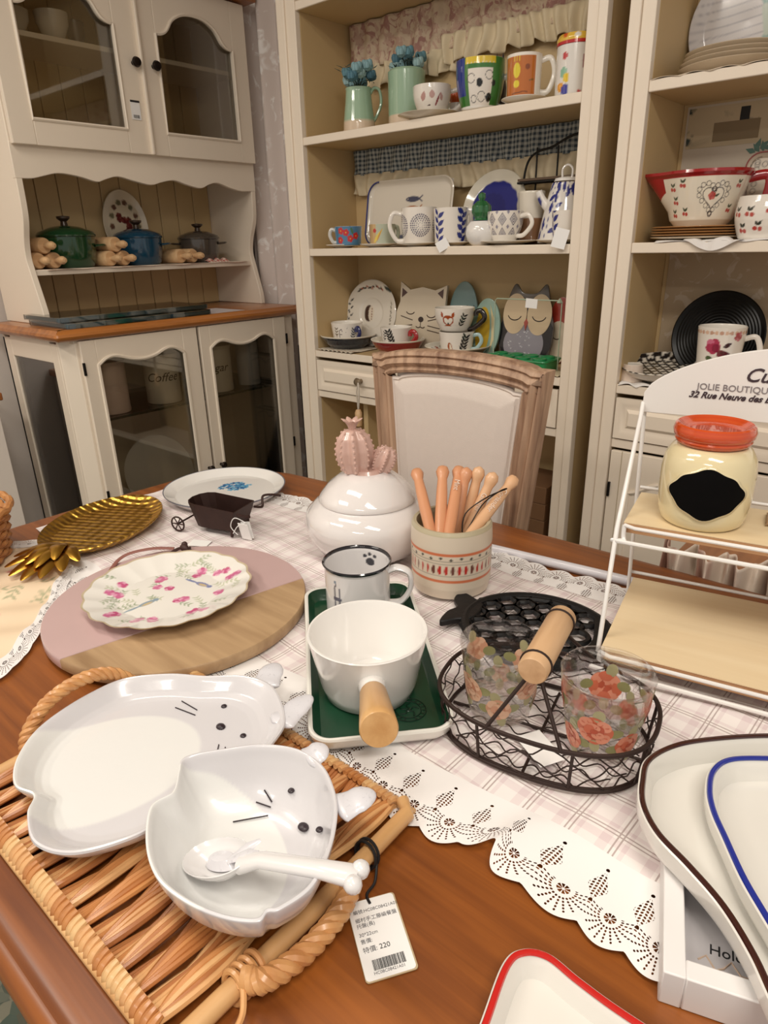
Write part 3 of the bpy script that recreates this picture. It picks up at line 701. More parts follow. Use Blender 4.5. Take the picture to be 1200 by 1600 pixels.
# ---- top shelf of the left bookcase
Y = 1.735; z = ZA+.0005
sage = '#9DBBA0'
def vasepaint(p, cut):
    p.band(-1, cut, '#DCC7AE'); return p.c
def flowers(name, label, loc, n, spread, h0, h1, seed, grp):
    t = thing(name, label, 'flowers', loc, face_ang(loc), grp); r = random.Random(seed)
    st = MB(); lf = MB()
    heads = []
    for i in range(n):
        a, q = r.uniform(0, 2*PI), spread*math.sqrt(r.uniform(.05, 1)); x, y = q*math.cos(a), q*math.sin(a)
        zz = r.uniform(h0, h1); heads.append((x, y, zz)); st.tube(smooth_path([(x*.08, y*.08, -.06), (x*.25, y*.25, h0*.4), (x, y, zz-.008)], 4), .0014, 5)
    st.build('stems', plain('flower_stem', '#2E3A2A', .7), t)
    for k in range(n*3):
        a, q = r.uniform(0, 2*PI), spread*r.uniform(.2, .85); zz = r.uniform(h0*.3, h1*.95); x, y = q*math.cos(a), q*math.sin(a)
        d = .022; b = r.uniform(0, 2*PI)
        lf.add([(x, y, zz), (x+d*math.cos(b)*.5-.003, y+d*math.sin(b)*.5, zz+.006), (x+d*math.cos(b), y+d*math.sin(b), zz+.009), (x+d*math.cos(b)*.5+.003, y+d*math.sin(b)*.5+.004, zz+.004)], [(0, 1, 2, 3)])
    lf.build('leaves', plain('dusty_leaf', '#3C4F48', .8), t, solid=.0005)
    cols = ['#4B7585', '#7FA3AA', '#5E8894', '#93B2B4']
    for i, (x, y, zz) in enumerate(heads):
        hd = MB()
        hd.ball((x, y, zz), .0150, 10)
        for k in range(7):
            a = k*.9; hd.ball((x+.0095*math.cos(a), y+.0095*math.sin(a), zz-.001+.006*(k % 2)), .0085, 8, sc=(1, 1, 1.3))
        hd.build('bloom', plain('bloom_%d' % (i % 4), cols[i % 4], .7), t)
    return t
pl = at(562, 1.745, z); kk = k_(pl)
t = thing('ceramic_pitcher', 'sage green pitcher with a bare clay foot holding blue flowers', 'pitcher', pl, face_ang(pl))
MB().lathe([(0, 0), (.047, 0), (.049, .004), (.048, .03), (.041, .085), (.038, .115), (.0395, .122), (.036, .122), (.034, .11), (.04, .04), (.04, .008), (0, .008)], 64, .004).build('body', P_gl, t, paint=lambda V, T: vasepaint(Pt(V[:, 0], V[:, 2], sage), .034))
MB().tube(smooth_path([(0, .040, .03), (0, .052, .045), (0, .068, .08), (0, .064, .115), (0, .048, .122), (0, .036, .108)], 7), .007, 10, flat=(1, .7)).build('handle', plain('sage_glaze', sage, .12, .7), t)
flowers('blue_dried_flowers', 'blue dried flower bunch standing in the green pitcher', (pl[0], pl[1], ZA+.122), 10, .062, .02, .060, 2, 'dusty blue flower bunches')
pl = at(636, 1.80, z)
t = thing('ceramic_vase', 'tall straight sage green vase with a bare clay foot', 'vase', pl, face_ang(pl))
MB().lathe([(0, 0), (.053, 0), (.055, .004), (.055, .150), (.050, .156), (.046, .154), (.050, .14), (.050, .01), (0, .008)], 64, .004).build('body', P_gl, t, paint=lambda V, T: vasepaint(Pt(V[:, 0], V[:, 2], sage), .038))
flowers('blue_dried_flowers', 'blue dried flower bunch in the tall green vase', (pl[0], pl[1], ZA+.156), 8, .045, .008, .04, 5, 'dusty blue flower bunches')
saucer('cream saucer under the leaf sketched teacup on the top shelf', at(671, 1.71, z), .088, .014)
def pc1(p, R, H):
    p.leaf(-.03, .035, .025, .014, 1.2, '#B98E86').leaf(.000, .04, .02, .016, 1.6, '#C09A92').leaf(.010, .02, .035, .006, 1.2, '#8E3F44').leaf(.03, .035, .02, .01, 1.9, '#C09A92')
    p.line([(-.022, .02), (-.008, .025), (-.016, .012), (-.002, .014)], .004, '#4A2A2C').leaf(-.02, .008, .02, .008, .3, '#6B3238')
cup('white teacup sketched with brown and red leaves beside the green vase', at(675, 1.71, ZA+.006), .052, .075, 1, paint=pc1, rb=.03, bulge=.008, cat='cup', name='teacup')
def pc2(p, R, H):
    p.band(H-.012, H+.01, '#E3C63C')
    for i in range(-14, 15): p.disc(i*.0095, H-.014, .0036, '#E3C63C')
    p.m = p.m*1
    p.put(-(np.abs(p.u)-.040), '#3E7A35')
    p.put(np.where(p.v < H-.017, np.abs(np.abs(p.u)-.040)-.007, 1), '#3E7A35')
    p.put(np.where((p.v > H-.025) & (p.v < H-.015), 0*p.u-.001, 1), '#3E7A35')
    p.band(0, .008, '#F0EDE6')
    p.put(np.where((p.u < -.044) & (p.v > .03), -.001+0*p.u, 1), '#2B3C8C')
    for x, y, r in ((-.024, .066, .010), (.023, .072, .0095), (-.019, .022, .008), (.004, .026, .011)): p.ring(x, y, r, .0016, '#2B2B2B')
    for x, y, r in ((-.002, .056, .0095), (.026, .024, .0100), (.037, .055, .007)): p.ell(x, y, r*.85, r, 0, '#121212')
cup('white mug with black dots, green edging and yellow rim', at(749, 1.70, z), .062, .112, 1, paint=pc2, rb=.046, bulge=.006, hz=(.08, .68), hr=.0055, hcol='#EFECE6')
pk = at(713, 1.80, z)
t = thing('pumpkin_figurine', 'small orange pumpkin figurine on a white pot behind the dotted mug', 'figurine', pk, face_ang(pk))
MB().lathe([(0, 0), (.024, 0), (.027, .03), (.025, .048), (0, .048)], 32).build('pot', whitegl, t)
MB().radial(lambda a: 1+.10*abs(math.cos(a*4)), [(0, .05), (.015, .049), (.020, .062), (.015, .078), (0, .076)], 48).build('pumpkin', plain('pumpkin_orange', '#C4541C', .3, .4), t)
MB().rod((0, 0, .076), (.002, .002, .088), .003).build('stalk', knob_m, t)
ck = at(778, 1.82, z)
t = thing('dark_figurine', 'dark blue black standing figurine half hidden behind the dotted mug', 'figurine', ck, face_ang(ck))
MB().lathe([(0, 0), (.022, 0), (.018, .03), (.021, .07), (.015, .10), (.0135, .115), (.008, .14), (0, .142)], 24).build('body', plain('dark_figure', '#1C1B2E', .3, .5), t)
for sg in (1, -1): MB().lathe([(0, 0), (.005, 0), (.0005, .022)], 10, c=(0, sg*.008, .130)).build('ear', plain('dark_figure', '#1C1B2E', .3, .5), t)
saucer('small white saucer under the orange mug', at(818, 1.70, z), .056, .012, '#EDE6DA')
def pc3(p, R, H):
    p.put(np.abs(p.u+.010)-.050, '#C06E2E').put(np.where(p.u > .030, -.001+0*p.u, 1), '#F1EBE0').band(H-.006, H+.01, '#F1EBE0')
    p.put(np.where(p.u < -.056, -.001+0*p.u, 1), '#F1EBE0')
    p.ell(-.019, .056, .009, .016, 0, '#E6D23A').ell(-.019, .028, .008, .008, 0, '#E6D23A')
    for i in range(3): p.seg((-.026+i*.007, .075), (-.026+i*.007, .085), .0018, '#E6D23A')
    p.disc(.008, .062, .006, '#8A4520').line([(-.03, .008), (0, .011), (.01, .01)], .002, '#6B3A1C').seg((.014, .034), (.024, .036), .003, '#7A5A2C')
cup('orange mug with a yellow cartoon shape on a white saucer', at(817, 1.70, ZA+.012), .043, .092, 1, paint=pc3, rb=.041, hz=(.15, .9), hcol='#F1EBE0', hr=.005)
cn = at(896, 1.735, z)
t = thing('storage_tin', 'white tin printed with coloured cartoon shapes and a red banded lid', 'tin', cn, face_ang(cn))
def pcn(V, T):
    th, r, zz = cyl_uv(V); p = Pt(th*.046, zz, '#E9E6E0')
    r2 = random.Random(11)
    for i, (x, y, rr, c) in enumerate(((-.030, .052, .011, '#8DBFA6'), (-.022, .040, .010, '#E8C52C'), (-.036, .022, .012, '#E8A23A'), (-.024, .016, .012, '#3A3FA0'), (-.028, .085, .008, '#C43B3F'), (.03, .07, .02, '#8C2434'), (.032, .03, .012, '#C43B3F'), (.01, .008, .006, '#C43B3F'))): p.ell(x, y, rr, rr*.8, r2.uniform(0, 3), c)
    return p.c
MB().lathe([(0, 0), (.045, 0), (.046, .002), (.046, .108), (0, .108)], 64, .002).build('body', P_gl, t, paint=pcn)
def pld(V, T):
    th, r, zz = cyl_uv(V); p = Pt(th*.046, zz, '#E8C04A'); p.disc(-.03, .128, .007, '#D45A2C').disc(0, .124, .006, '#E9E6E0').band(0, .115, '#C0262C'); return p.c
MB().lathe([(0, .1085), (.0475, .1085), (.0475, .122), (.043, .130), (.02, .136), (0, .137)], 64, .002).build('lid', P_gl, t, paint=pld)

# ---- middle shelf
z = ZB+.0005
sg_ = 'saucers along the middle shelf'
for pxx, r, yy, lab in ((536, .056, 1.70, 'white saucer under the small blue cup with red flowers'), (592, .060, 1.70, 'white saucer under the small pale green cup'), (652, .062, 1.70, 'white saucer under the dotted medallion mug'),
                    (712, .050, 1.705, 'white saucer under the blue leaf mug'), (796, .080, 1.715, 'white saucer under the diamond patterned cup'), (873, .060, 1.71, 'white saucer under the blue leaf cup at the right end')):
    saucer(lab, at(pxx, yy, z), r, .010, '#E9E2D6', group=sg_)
def pb1(p, R, H):
    p.put(-1+0*p.u, '#4E7FA3')
    for x, y in ((-.030, .018), (-.026, .045), (.006, .022), (-.008, .040), (.026, .03)):
        for k in range(5): p.disc(x+.006*math.cos(k*1.26), y+.006*math.sin(k*1.26), .005, '#C6262A')
        p.disc(x, y, .002, '#E8C040')
    p.ell(.012, .045, .004, .010, .3, '#3E6B45')
cup('small blue cup painted with red flowers', at(545, 1.70, ZB+.006), .044, .058, -1, paint=pb1, rb=.040, cat='cup', name='teacup', hout=.018, base='#4E7FA3', hcol='#C9C6BE')
def pb2(p, R, H):
    p.put(-1+0*p.u, '#B9BFA9').put(np.where(p.u < -.022, -.001+0*p.u, 1), '#C8A878').disc(-.026, .042, .006, '#C0362C').leaf(-.03, .008, .05, .010, .9, '#E2C95A').leaf(-.02, .01, .045, .004, 1.1, '#C98A3C')
cup('small pale green cup painted with a yellow stem', at(598, 1.70, ZB+.006), .041, .060, 1, paint=pb2, rb=.039, cat='cup', name='teacup', base='#B9BFA9', hout=.010)
def pb3(p, R, H):
    for (cx, cy) in ((.004, .052), (-.066, .052), (.074, .052)):
        for k, (rr, n, d) in enumerate(((.007, 7, .0013), (.0125, 12, .0017), (.018, 18, .0020), (.0235, 24, .0022), (.029, 30, .0022))):
            for i in range(n): p.disc(cx+rr*math.cos(i*2*PI/n), cy+rr*math.sin(i*2*PI/n), d, '#4A4660')
cup('white mug with a grey dotted medallion and handle to the left', at(655, 1.70, ZB+.006), .052, .100, -1, paint=pb3, rb=.045, bulge=.004, hz=(.12, .85), hr=.005, hout=.036)
def bleaf(p, x0, x1, y0, y1, seed, n=10, c='#27307F', L=.018):
    r2 = random.Random(seed)
    for i in range(n):
        x, y = r2.uniform(x0, x1), r2.uniform(y0, y1); p.leaf(x, y, L*r2.uniform(.7, 1.2), L*.42, r2.uniform(.3, 2.6), c)
def pb4(p, R, H):
    for x0, s in ((-.045, 1), (.040, -1), (.03, 1)):
        p.line([(x0, .0), (x0+.006*s, .04), (x0, .085)], .0016, '#27307F')
        for i in range(4):
            p.leaf(x0+.004*s, .006+i*.021, .026, .0115, .75-.05*i, '#27307F').leaf(x0+.002*s, .014+i*.021, .022, .0100, 2.2, '#27307F')
cup('white mug with navy blue leaf sprays, a tag hanging at its foot', at(704, 1.70, ZB+.006), .049, .094, 1, paint=pb4, rb=.045, hz=(.15, .85), hout=.012)
ct = at(751, 1.69, z)
t = thing('cactus_jar', 'white round pot with a green cactus lid on the middle shelf', 'jar', ct, face_ang(ct))
MB().lathe([(0, 0), (.024, 0), (.037, .012), (.043, .03), (.040, .05), (.030, .062), (0, .064)], 40).build('pot', whitegl, t)
cg = plain('cactus_green', '#2C6A3D', .15, .6)
MB().radial(lambda a: 1+.07*math.cos(a*8), [(0, .064), (.020, .064), (.017, .069), (.025, .084), (.024, .100), (.012, .112), (.006, .113), (.0095, .120), (.009, .130), (0, .134)], 64, .003).build('cactus_lid', cg, t)
def pb5(p, R, H):
    for j, y in enumerate((.020, .056)):
        for i in range(-4, 5):
            x = i*.031-.008; d = np.abs(p.u-x)/.0115+np.abs(p.v-y)/.0165
            for a, c in ((1.0, '#5D5A6C'), (.78, '#EBE4DA'), (.6, '#6F6C80'), (.38, '#EBE4DA'), (.22, '#5D5A6C')): p.put((d-a)*.01, c)
            d2 = np.abs(p.u-x-.0155)/.004+np.abs(p.v-y-.018)/.006; p.put((d2-1)*.005, '#8C889A')
cup('white cup with grey diamond pattern and handle at the right', at(788, 1.71, ZB+.008), .048, .076, 1, paint=pb5, rb=.032, bulge=.006, cat='cup', name='teacup', hang=1.0)
tb = at(827, 1.78, z)
t = thing('tall_tumbler', 'tall tumbler, white above and brown clay below', 'tumbler', tb, face_ang(tb))
MB().lathe([(0, 0), (.026, 0), (.030, .02), (.036, .13), (.0345, .133), (.032, .13), (.026, .02), (0, .01)], 48, .003).build('body', P_gl, t, paint=lambda V, T: Pt(V[:, 0], V[:, 2], '#E2DACB').band(-1, .066, '#8F6748').c)
tp = at(879, 1.765, z+.0005)
t = thing('teapot', 'white teapot with navy blue leaves and looped lid handle', 'teapot', tp, face_ang(tp))
def ptp(V, T):
    th, r, zz = cyl_uv(V); p = Pt(th*.055, zz, '#E6E2DC')
    r2 = random.Random(5)
    for i in range(52):
        x = r2.uniform(-.10, .10); y = r2.uniform(.0, .15); p.leaf(x, y, .030*r2.uniform(.7, 1.2), .011, r2.uniform(.5, 1.8), '#232C7C')
    for x in (-.05, .0, .045): p.line([(x, 0), (x+.008, .05), (x, .11), (x+.012, .15)], .0014, '#232C7C')
    p.band(-1, .003, '#3A3430'); return p.c
MB().lathe([(0, 0), (.066, 0), (.067, .004), (.060, .05), (.046, .11), (.038, .142), (.036, .146), (0, .148)], 96, .0018).build('body', P_gl, t, paint=ptp)
MB().lathe([(0, .149), (.033, .149), (.030, .156), (.015, .160), (0, .161)], 32).build('lid', whitegl, t)
MB().tube(smooth_path([(0, -.012, .159), (0, -.012, .178), (0, 0, .187), (0, .012, .178), (0, .012, .159)], 6), .0028, 8).build('lid_loop', whitegl, t)
MB().tube(smooth_path([(0, -.040, .085), (0, -.058, .105), (0, -.070, .128)], 6), np.linspace(.013, .009, 13), 14).build('spout', P_gl, t, paint=lambda V, T: Pt(V[:, 1], V[:, 2], '#E6E2DC').leaf(-.062, .09, .03, .009, 1.9, '#232C7C').c)
MB().tube(smooth_path([(-.05, .0, .03), (-.085, .0, .05), (-.088, .0, .10), (-.040, .0, .13)], 6), .006, 10).build('handle', whitegl, t)
cup('white cup with navy blue leaves in front of the teapot', at(882, 1.705, ZB+.006), .036, .072, 1, paint=pb4, rb=.030, cat='cup', name='teacup', hout=.02)
# tags hanging on the shelf edge
def ptag(label, p, w, h, tilt, M=None):
    o = MB().box(-w/2, w/2, -.0005, .0005, -h, 0, M=Matrix.Rotation(tilt, 4, 'Y')).build('price_tag', paper, loc=p)
    o.rotation_euler = (-.1, 0, .5); return tag(o, label, 'tag', None)
ptag('white paper tag lying at the foot of the blue leaf mug', at(688, 1.645, ZB+.016), .034, .028, -.5)
ptag('white paper tag hanging from the cup before the teapot', at(880, 1.645, ZB+.036), .034, .046, .25)
# fish platter
def leaning(name, label, cat, px, pyy, Yp, z0, tilt, build, dx=0):
    p = at(px, Yp, z0)
    t = thing(name, label, cat, p, 0); t.rotation_euler = (-tilt, 0, 0); build(t); return t
UP = Matrix(((1, 0, 0, 0), (0, 0, -1, 0), (0, 1, 0, 0), (0, 0, 0, 1)))   # plate drawn in xy, stands up facing -Y
def fish_build(t):
    w, h_ = .345, .200
    P2 = densify(rrect(w, h_, .045, 10, 0, h_/2), .004)
    def pf(V, T):
        p = Pt(V[:, 0], V[:, 2], '#D6CDBE'); p.e = .0015
        for (x, y, c) in ((.012, .140, '#2E3350'), (.012, .112, '#A8683C')):
            p.ell(x, y, .028, .0085, 0, c).line([(x+.026, y), (x+.038, y+.009)], .004, c).line([(x+.026, y), (x+.038, y-.008)], .004, c).disc(x-.02, y+.001, .0015, '#D6CDBE')
        for k in range(4): p.ell(-.05+.03*k, .03, .012, .006, 0, '#4A5570')
        return p.c
    m = MB().grid(lambda u, v: (w*.94*(u-.5), h_/2+h_*.90*(v-.5), 0*u+.0042), 110, 70, M=UP)
    m.build('printed_face', P_gl, t, paint=pf)
    MB().rings(P2, [(.0, .012), (.004, .014), (.010, .008), (.018, .004)], False, True, M=UP).rings(P2, [(0, .012), (.02, .0), (.03, -.001)], False, True, M=UP).build('dish', plain('platter_cream', '#D6CDBE', .12, .7), t)
    tb = [(x, y) for x, y in rrect(w-.008, h_-.008, .042, 10, 0, h_/2)]
    arc = [(a, b, .0145) for a, b in tb if a < .02]
    arc.sort(key=lambda q: math.atan2(q[1]-h_/2, q[0]+.0001) % (2*PI))
    MB().tube(arc, .0028, 6, M=UP).build('blue_edge', plain('cobalt_line', '#333A75', .2, .5), t)
leaning('fish_platter', 'cream rectangular platter with two painted fish standing at the back', 'platter', 635, 372, 1.805, ZB+.0005, .17, fish_build)
def blue_build(t):
    def pf(V, T):
        p = Pt(V[:, 0], V[:, 2], '#D5CEBC'); p.e = .004
        X, Z = V[:, 0], V[:, 2]-.10; w = .0012*np.sin(np.arctan2(Z, X)*9)+.001*np.sin(np.arctan2(Z, X)*17)
        p.put((np.hypot(X/.078, Z/.078)-1)*.078+w, '#20297A'); p.put((np.hypot((X+.01)/.05, (Z+.01)/.055)-1)*.05+w, '#1A2065', .7); return p.c
    MB().lathe([(0, .003), (.075, .004), (.102, .012), (.104, .010), (.078, -.002), (0, -.003)], 120, .003, c=(0, 0, 0), M=Matrix.Translation((0, 0, .105)) @ Matrix.Rotation(PI/2, 4, 'X')).build('dish', P_gl, t, paint=pf)
leaning('oval_plate', 'cobalt blue plate with a cream rim leaning behind the cactus jar', 'plate', 762, 370, 1.80, ZB+.0005, .30, blue_build)
rk = thing('wire_shelf_rack', 'black arched wire rack with a small wooden shelf on the middle shelf', 'rack', at(868, 1.848, ZB+.0005), 0)
xl, xr = spot(817, 1.848, 1.4)-rk.location[0], .09
blackw = plain('black_wire', '#17140F', .5, metal=.3)
arch = smooth_path([(xl, 0, 0), (xl, 0, .10), (xl, 0, .17), (xl+.012, 0, .215), (xl+.04, 0, .235), (xl+.08, 0, .242), (0.02, 0, .262), (.07, 0, .270), (xr, 0, .265)], 6)
MB().tube(arch, .0032, 8).build('arch', blackw, rk)
b = MB()
for xx in (xl+.037, xl+.10, .06): b.rod((xx, 0, 0), (xx, 0, .245), .0025)
b.rod((xl, -.03, .158), (xl, 0, .158), .003).rod((xl, -.035, .158), (xr, -.035, .158), .003).rod((xl, 0, .158), (xr, 0, .158), .003); b.build('uprights', blackw, rk)
MB().box(xl, xr, -.035, .0, .162, .168).build('shelf_board', plain('dark_board', '#5B4632', .6), rk)

# ---- ledge
z = ZC+.0005
tag(MB().grid(lambda u, v: (b1l+.008+.17*u, Yb-.002+.15*v, ZC+.0028+.004*np.abs(np.sin(u*26+v*7))*np.clip(1-v*2, .15, 1)*(1-.0*u)), 70, 30).build('lace_doily', print_mat('doily_print', '#DDD2BE', ['#C2A58E'], 60, .55), solid=.001), 'crumpled printed lace cloth under the navy bowl', 'cloth')
tag(MB().grid(lambda u, v: (-.955+.145*u, Yb-.001+.08*v, ZC+.003+.003*np.abs(np.sin(u*16+v*7))*np.clip(1-v*2, .15, 1)), 40, 20).build('lace_doily', cr_m, solid=.001), 'cream cloth edge at the right end of the ledge', 'cloth')
def wreath(p, R):
    for i in range(24):
        a = i*2*PI/24; p.leaf((R*.80)*math.cos(a), (R*.80)*math.sin(a), R*.16, R*.06, a+1.2, '#2A2A2E' if i % 3 else '#A5452F')
def bowl_under(px, Yp, r, h, col, label): return saucer(label, at(px, Yp, z+.002), r, h, '#E4DDCE', 'shallow_bowl', 'bowl', 'coloured shallow bowls with painted wreaths', True, wreath, col)
bowl_under(545, 1.748, .098, .045, '#141A28', 'shallow bowl with black navy outside at the left of the ledge')
bowl_under(622, 1.745, .090, .046, '#8E1C20', 'shallow bowl with deep red outside in the middle of the ledge')
bowl_under(714, 1.760, .102, .040, '#241A17', 'shallow bowl with dark brown outside under the stacked cups')
def pl1(p, R, H):
    p.sprig(.020, .012, .035, 1.4, '#3A4048', 4).sprig(-.045, .02, .03, 1.5, '#6A5A40', 3)
    p.line([(-.03, .015), (-.03, .042), (-.022, .048), (-.018, .04)], .0022, '#4A3C44').seg((-.03, .03), (-.02, .03), .002, '#4A3C44').disc(-.004, .038, .0012, '#444444').seg((0, .05), (.002, .056), .001, '#444444')
cupg = 'white animal cups on the ledge bowls'
cup('white cup with navy curled handle in the navy bowl', at(543, 1.748, z+.0225), .056, .066, 1, paint=pl1, rb=.047, name='teacup', cat='cup', hcol='#15205A', scroll=True, hang=.55, hout=.03, hz=(.1, .75), hr=.006, group=cupg)
def pl2(p, R, H): p.sprig(-.012, .008, .048, 1.9, '#232323', 5, .3).sprig(-.05, .02, .03, 1.3, '#232323', 3).leaf(.0, .005, .02, .005, .5, '#B06040')
cup('white cup with red curled handle in the red bowl', at(619, 1.745, z+.0235), .052, .062, 1, paint=pl2, rb=.043, name='teacup', cat='cup', hcol='#A31E22', scroll=True, hang=.95, hout=.032, hz=(.1, .78), hr=.006, group=cupg)
def pl3(p, R, H): p.ell(-.022, .02, .008, .016, .2, '#A5552C').ell(-.02, .02, .004, .012, .2, '#E8DCC8').sprig(.018, .004, .050, 1.3, '#232323', 5, .3)
c3 = cup('white cup with pale blue handle, lower of the two stacked cups', at(713, 1.760, z+.0205), .055, .064, 1, paint=pl3, rb=.048, name='teacup', cat='cup', hcol='#A8C4C4', hang=1.25, hout=.028, group=cupg)
def pl4(p, R, H):
    p.ell(-.022, .036, .019, .015, 0, '#A5491F').leaf(-.04, .044, .018, .010, 1.8, '#A5491F').leaf(-.008, .044, .018, .010, 1.2, '#A5491F').ell(-.028, .034, .007, .010, .6, '#EFE8DC').ell(-.015, .034, .007, .010, -.6, '#EFE8DC').disc(-.022, .026, .003, '#241A17').ell(-.03, .012, .02, .010, .3, '#A5491F')
    p.sprig(.018, .014, .038, 1.2, '#232323', 4, .3)
cup('white cup with orange fox face, stacked on the pale blue handled cup', at(710, 1.760, z+.0860), .062, .068, 1, paint=pl4, rb=.044, bulge=.005, name='teacup', cat='cup', hcol='#20150F', scroll=True, hang=1.2, hout=.036, hz=(.08, .85), hr=.006, group=cupg)
def wplate_build(t):
    def pf(V, T):
        X, Z = V[:, 0], V[:, 2]-.105; p = Pt(X, Z, '#DDD6CA'); p.e = .0015; r2 = random.Random(4)
        for i in range(15):
            a = 1.0+i*.085; p.leaf(.083*math.cos(a), .083*math.sin(a), .012, .006, a+r2.uniform(.6, 2.6), '#2E2A28' if i % 3 else '#9E4A30')
        p.leaf(.05, .085, .04, .010, -.5, '#2E3A3A')
        for i in range(7): p.leaf(-.086, .035-.012*i, .014, .006, 2.4 if i % 2 else .7, '#25272C')
        for i in range(8): p.leaf(.080, .04-.013*i, .016, .005, -1.0, '#7A7466')
        p.ell(-.012, 0, .018, .026, 0, '#3A2420').ell(-.003, 0, .011, .024, 0, '#D9CDBB')
        for k in range(5): p.disc(.0, .014-.008*k, .0022, '#7A4A34')
        return p.c
    MB().lathe([(0, .003), (.045, .003), (.05, .006), (.102, .014), (.105, .012), (.05, -.002), (0, -.002)], 110, .003, M=Matrix.Translation((0, 0, .105)) @ Matrix.Rotation(PI/2, 4, 'X')).build('dish', P_gl, t, paint=pf)
leaning('dinner_plate', 'round white plate with leaf wreath leaning behind the navy bowl', 'plate', 578, 545, 1.82, z, .16, wplate_build).scale = (1.12, 1, 1.08)
def outline_board(t, outer, h, paint, name='dish', thick=.010):
    """plate whose rim follows an outline in (x, z); painted flat face"""
    P2 = densify(smooth_path(np.c_[outer, np.zeros(len(outer))], 5, True)[:, :2], .003) if len(outer) > 8 else densify(outer, .003)
    MB().rings(P2, [(.003, 0), (0, .003), (0, thick), (.002, thick+.001)], True, True, M=UP).build(name, plain(paint['base'], paint['base'], .3, .4), t)
def flat_shape(t, name, pts, col, lift, th=.0006, rough=.3, sm=0):
    if sm: pts = smooth_path(np.c_[pts, np.zeros(len(pts))], sm, True)[:, :2]
    return MB().prism(pts, lift, lift+th, M=UP).build(name, plain('inlay_'+col, col, rough, .3), t, bevel=0)
def ellp(cx, cy, a, b, n=28, a0=0, a1=2*PI): return [(cx+a*math.cos(a0+(a1-a0)*i/n), cy+b*math.sin(a0+(a1-a0)*i/n)) for i in range(n)]
def lash(t, cx, cy, r, lift, col='#4A3A30', up=False, n=10):
    pts = [(cx+r*math.cos(a), cy+(r*.6*math.sin(a)), lift) for a in (np.linspace(PI*1.1, PI*1.9, n) if not up else np.linspace(.1*PI, .9*PI, n))]
    MB().tube(pts, .0013, 6, M=UP).build('closed_eye', plain('ink_'+col, col, .4), t)
def cat_build(t):
    o = [(-.085, .0), (-.098, .05), (-.094, .10), (-.080, .135), (-.082, .19), (-.045, .168), (0, .176), (.045, .168), (.085, .182), (.083, .13), (.096, .10), (.098, .05), (.085, .0)]
    P2 = densify(o, .003)
    MB().rings(P2, [(.0006, 0), (0, .002), (0, .0108), (.0007, .0115)], True, True, M=UP).build('dish', plain('cat_plate_glaze', '#CFC2AC', .25, .5), t)
    for s in (1, -1): flat_shape(t, 'ear_mark', [(s*.074-.0*s, .172), (s*.054, .160), (s*.074, .146)], '#4A2E2C', .0115)
    flat_shape(t, 'nose', ellp(.002, .088, .0095, .0075), '#2A1A18', .0117)
    lash(t, -.038, .110, .015, .0125); lash(t, .038, .104, .016, .0125)
    MB().tube([(.002, .082, .0125), (.002, .070, .0125)], .001, 6, M=UP).build('mouth', plain('ink_#4A3A30', '#4A3A30', .4), t)
    lash(t, -.006, .070, .008, .0125); lash(t, .010, .070, .008, .0125)
    for s in (1, -1):
        for dy in (.085, .072, .060): MB().tube([(s*.028, dy, .0125), (s*.072, dy+(.010 if dy > .08 else -.006), .0125)], .0012, 6, M=UP).build('whisker', plain('ink_#4A3A30', '#4A3A30', .4), t)
leaning('cat_plate', 'beige cat head plate with closed eyes and whiskers', 'plate', 656, 545, 1.825, z, .14, cat_build).scale = (1.15, 1, 1.17)
def bird_build(t):
    MB().rings(densify(ellp(0, .095, .055, .095, 40), .004), [(.002, 0), (0, .003), (0, .010), (.004, .011)], True, True, M=UP).build('dish', plain('bird_plate_glaze', '#6E8C8C', .3, .4), t)
    flat_shape(t, 'beak', [(-.012, .122), (.016, .122), (.002, .100)], '#B05038', .011)
    lash(t, -.026, .128, .014, .012, '#2E3A3C'); lash(t, .028, .132, .014, .012, '#2E3A3C')
leaning('bird_plate', 'blue grey bird shaped plate with an orange beak behind the stacked cups', 'plate', 722, 545, 1.853, z, .08, bird_build).scale = (1.0, 1, 1.18)
def yel_build(t):
    MB().rings(densify(ellp(0, .078, .058, .078, 40), .004), [(.002, 0), (0, .003), (0, .010), (.004, .011)], True, True, M=UP).build('dish', plain('green_wing_glaze', '#8FAEA0', .3, .4), t)
    flat_shape(t, 'belly', ellp(-.012, .072, .030, .062), '#C9A632', .011)
    flat_shape(t, 'wing', [(.012, .14), (.036, .10), (.038, .05), (.024, .015), (.028, .06), (.022, .10)], '#D6C79C', .0114)
leaning('parrot_plate', 'pale green and yellow bird plate behind the fox cup handle', 'plate', 757, 545, 1.815, z, .12, yel_build).scale = (.85, 1, 1.15)
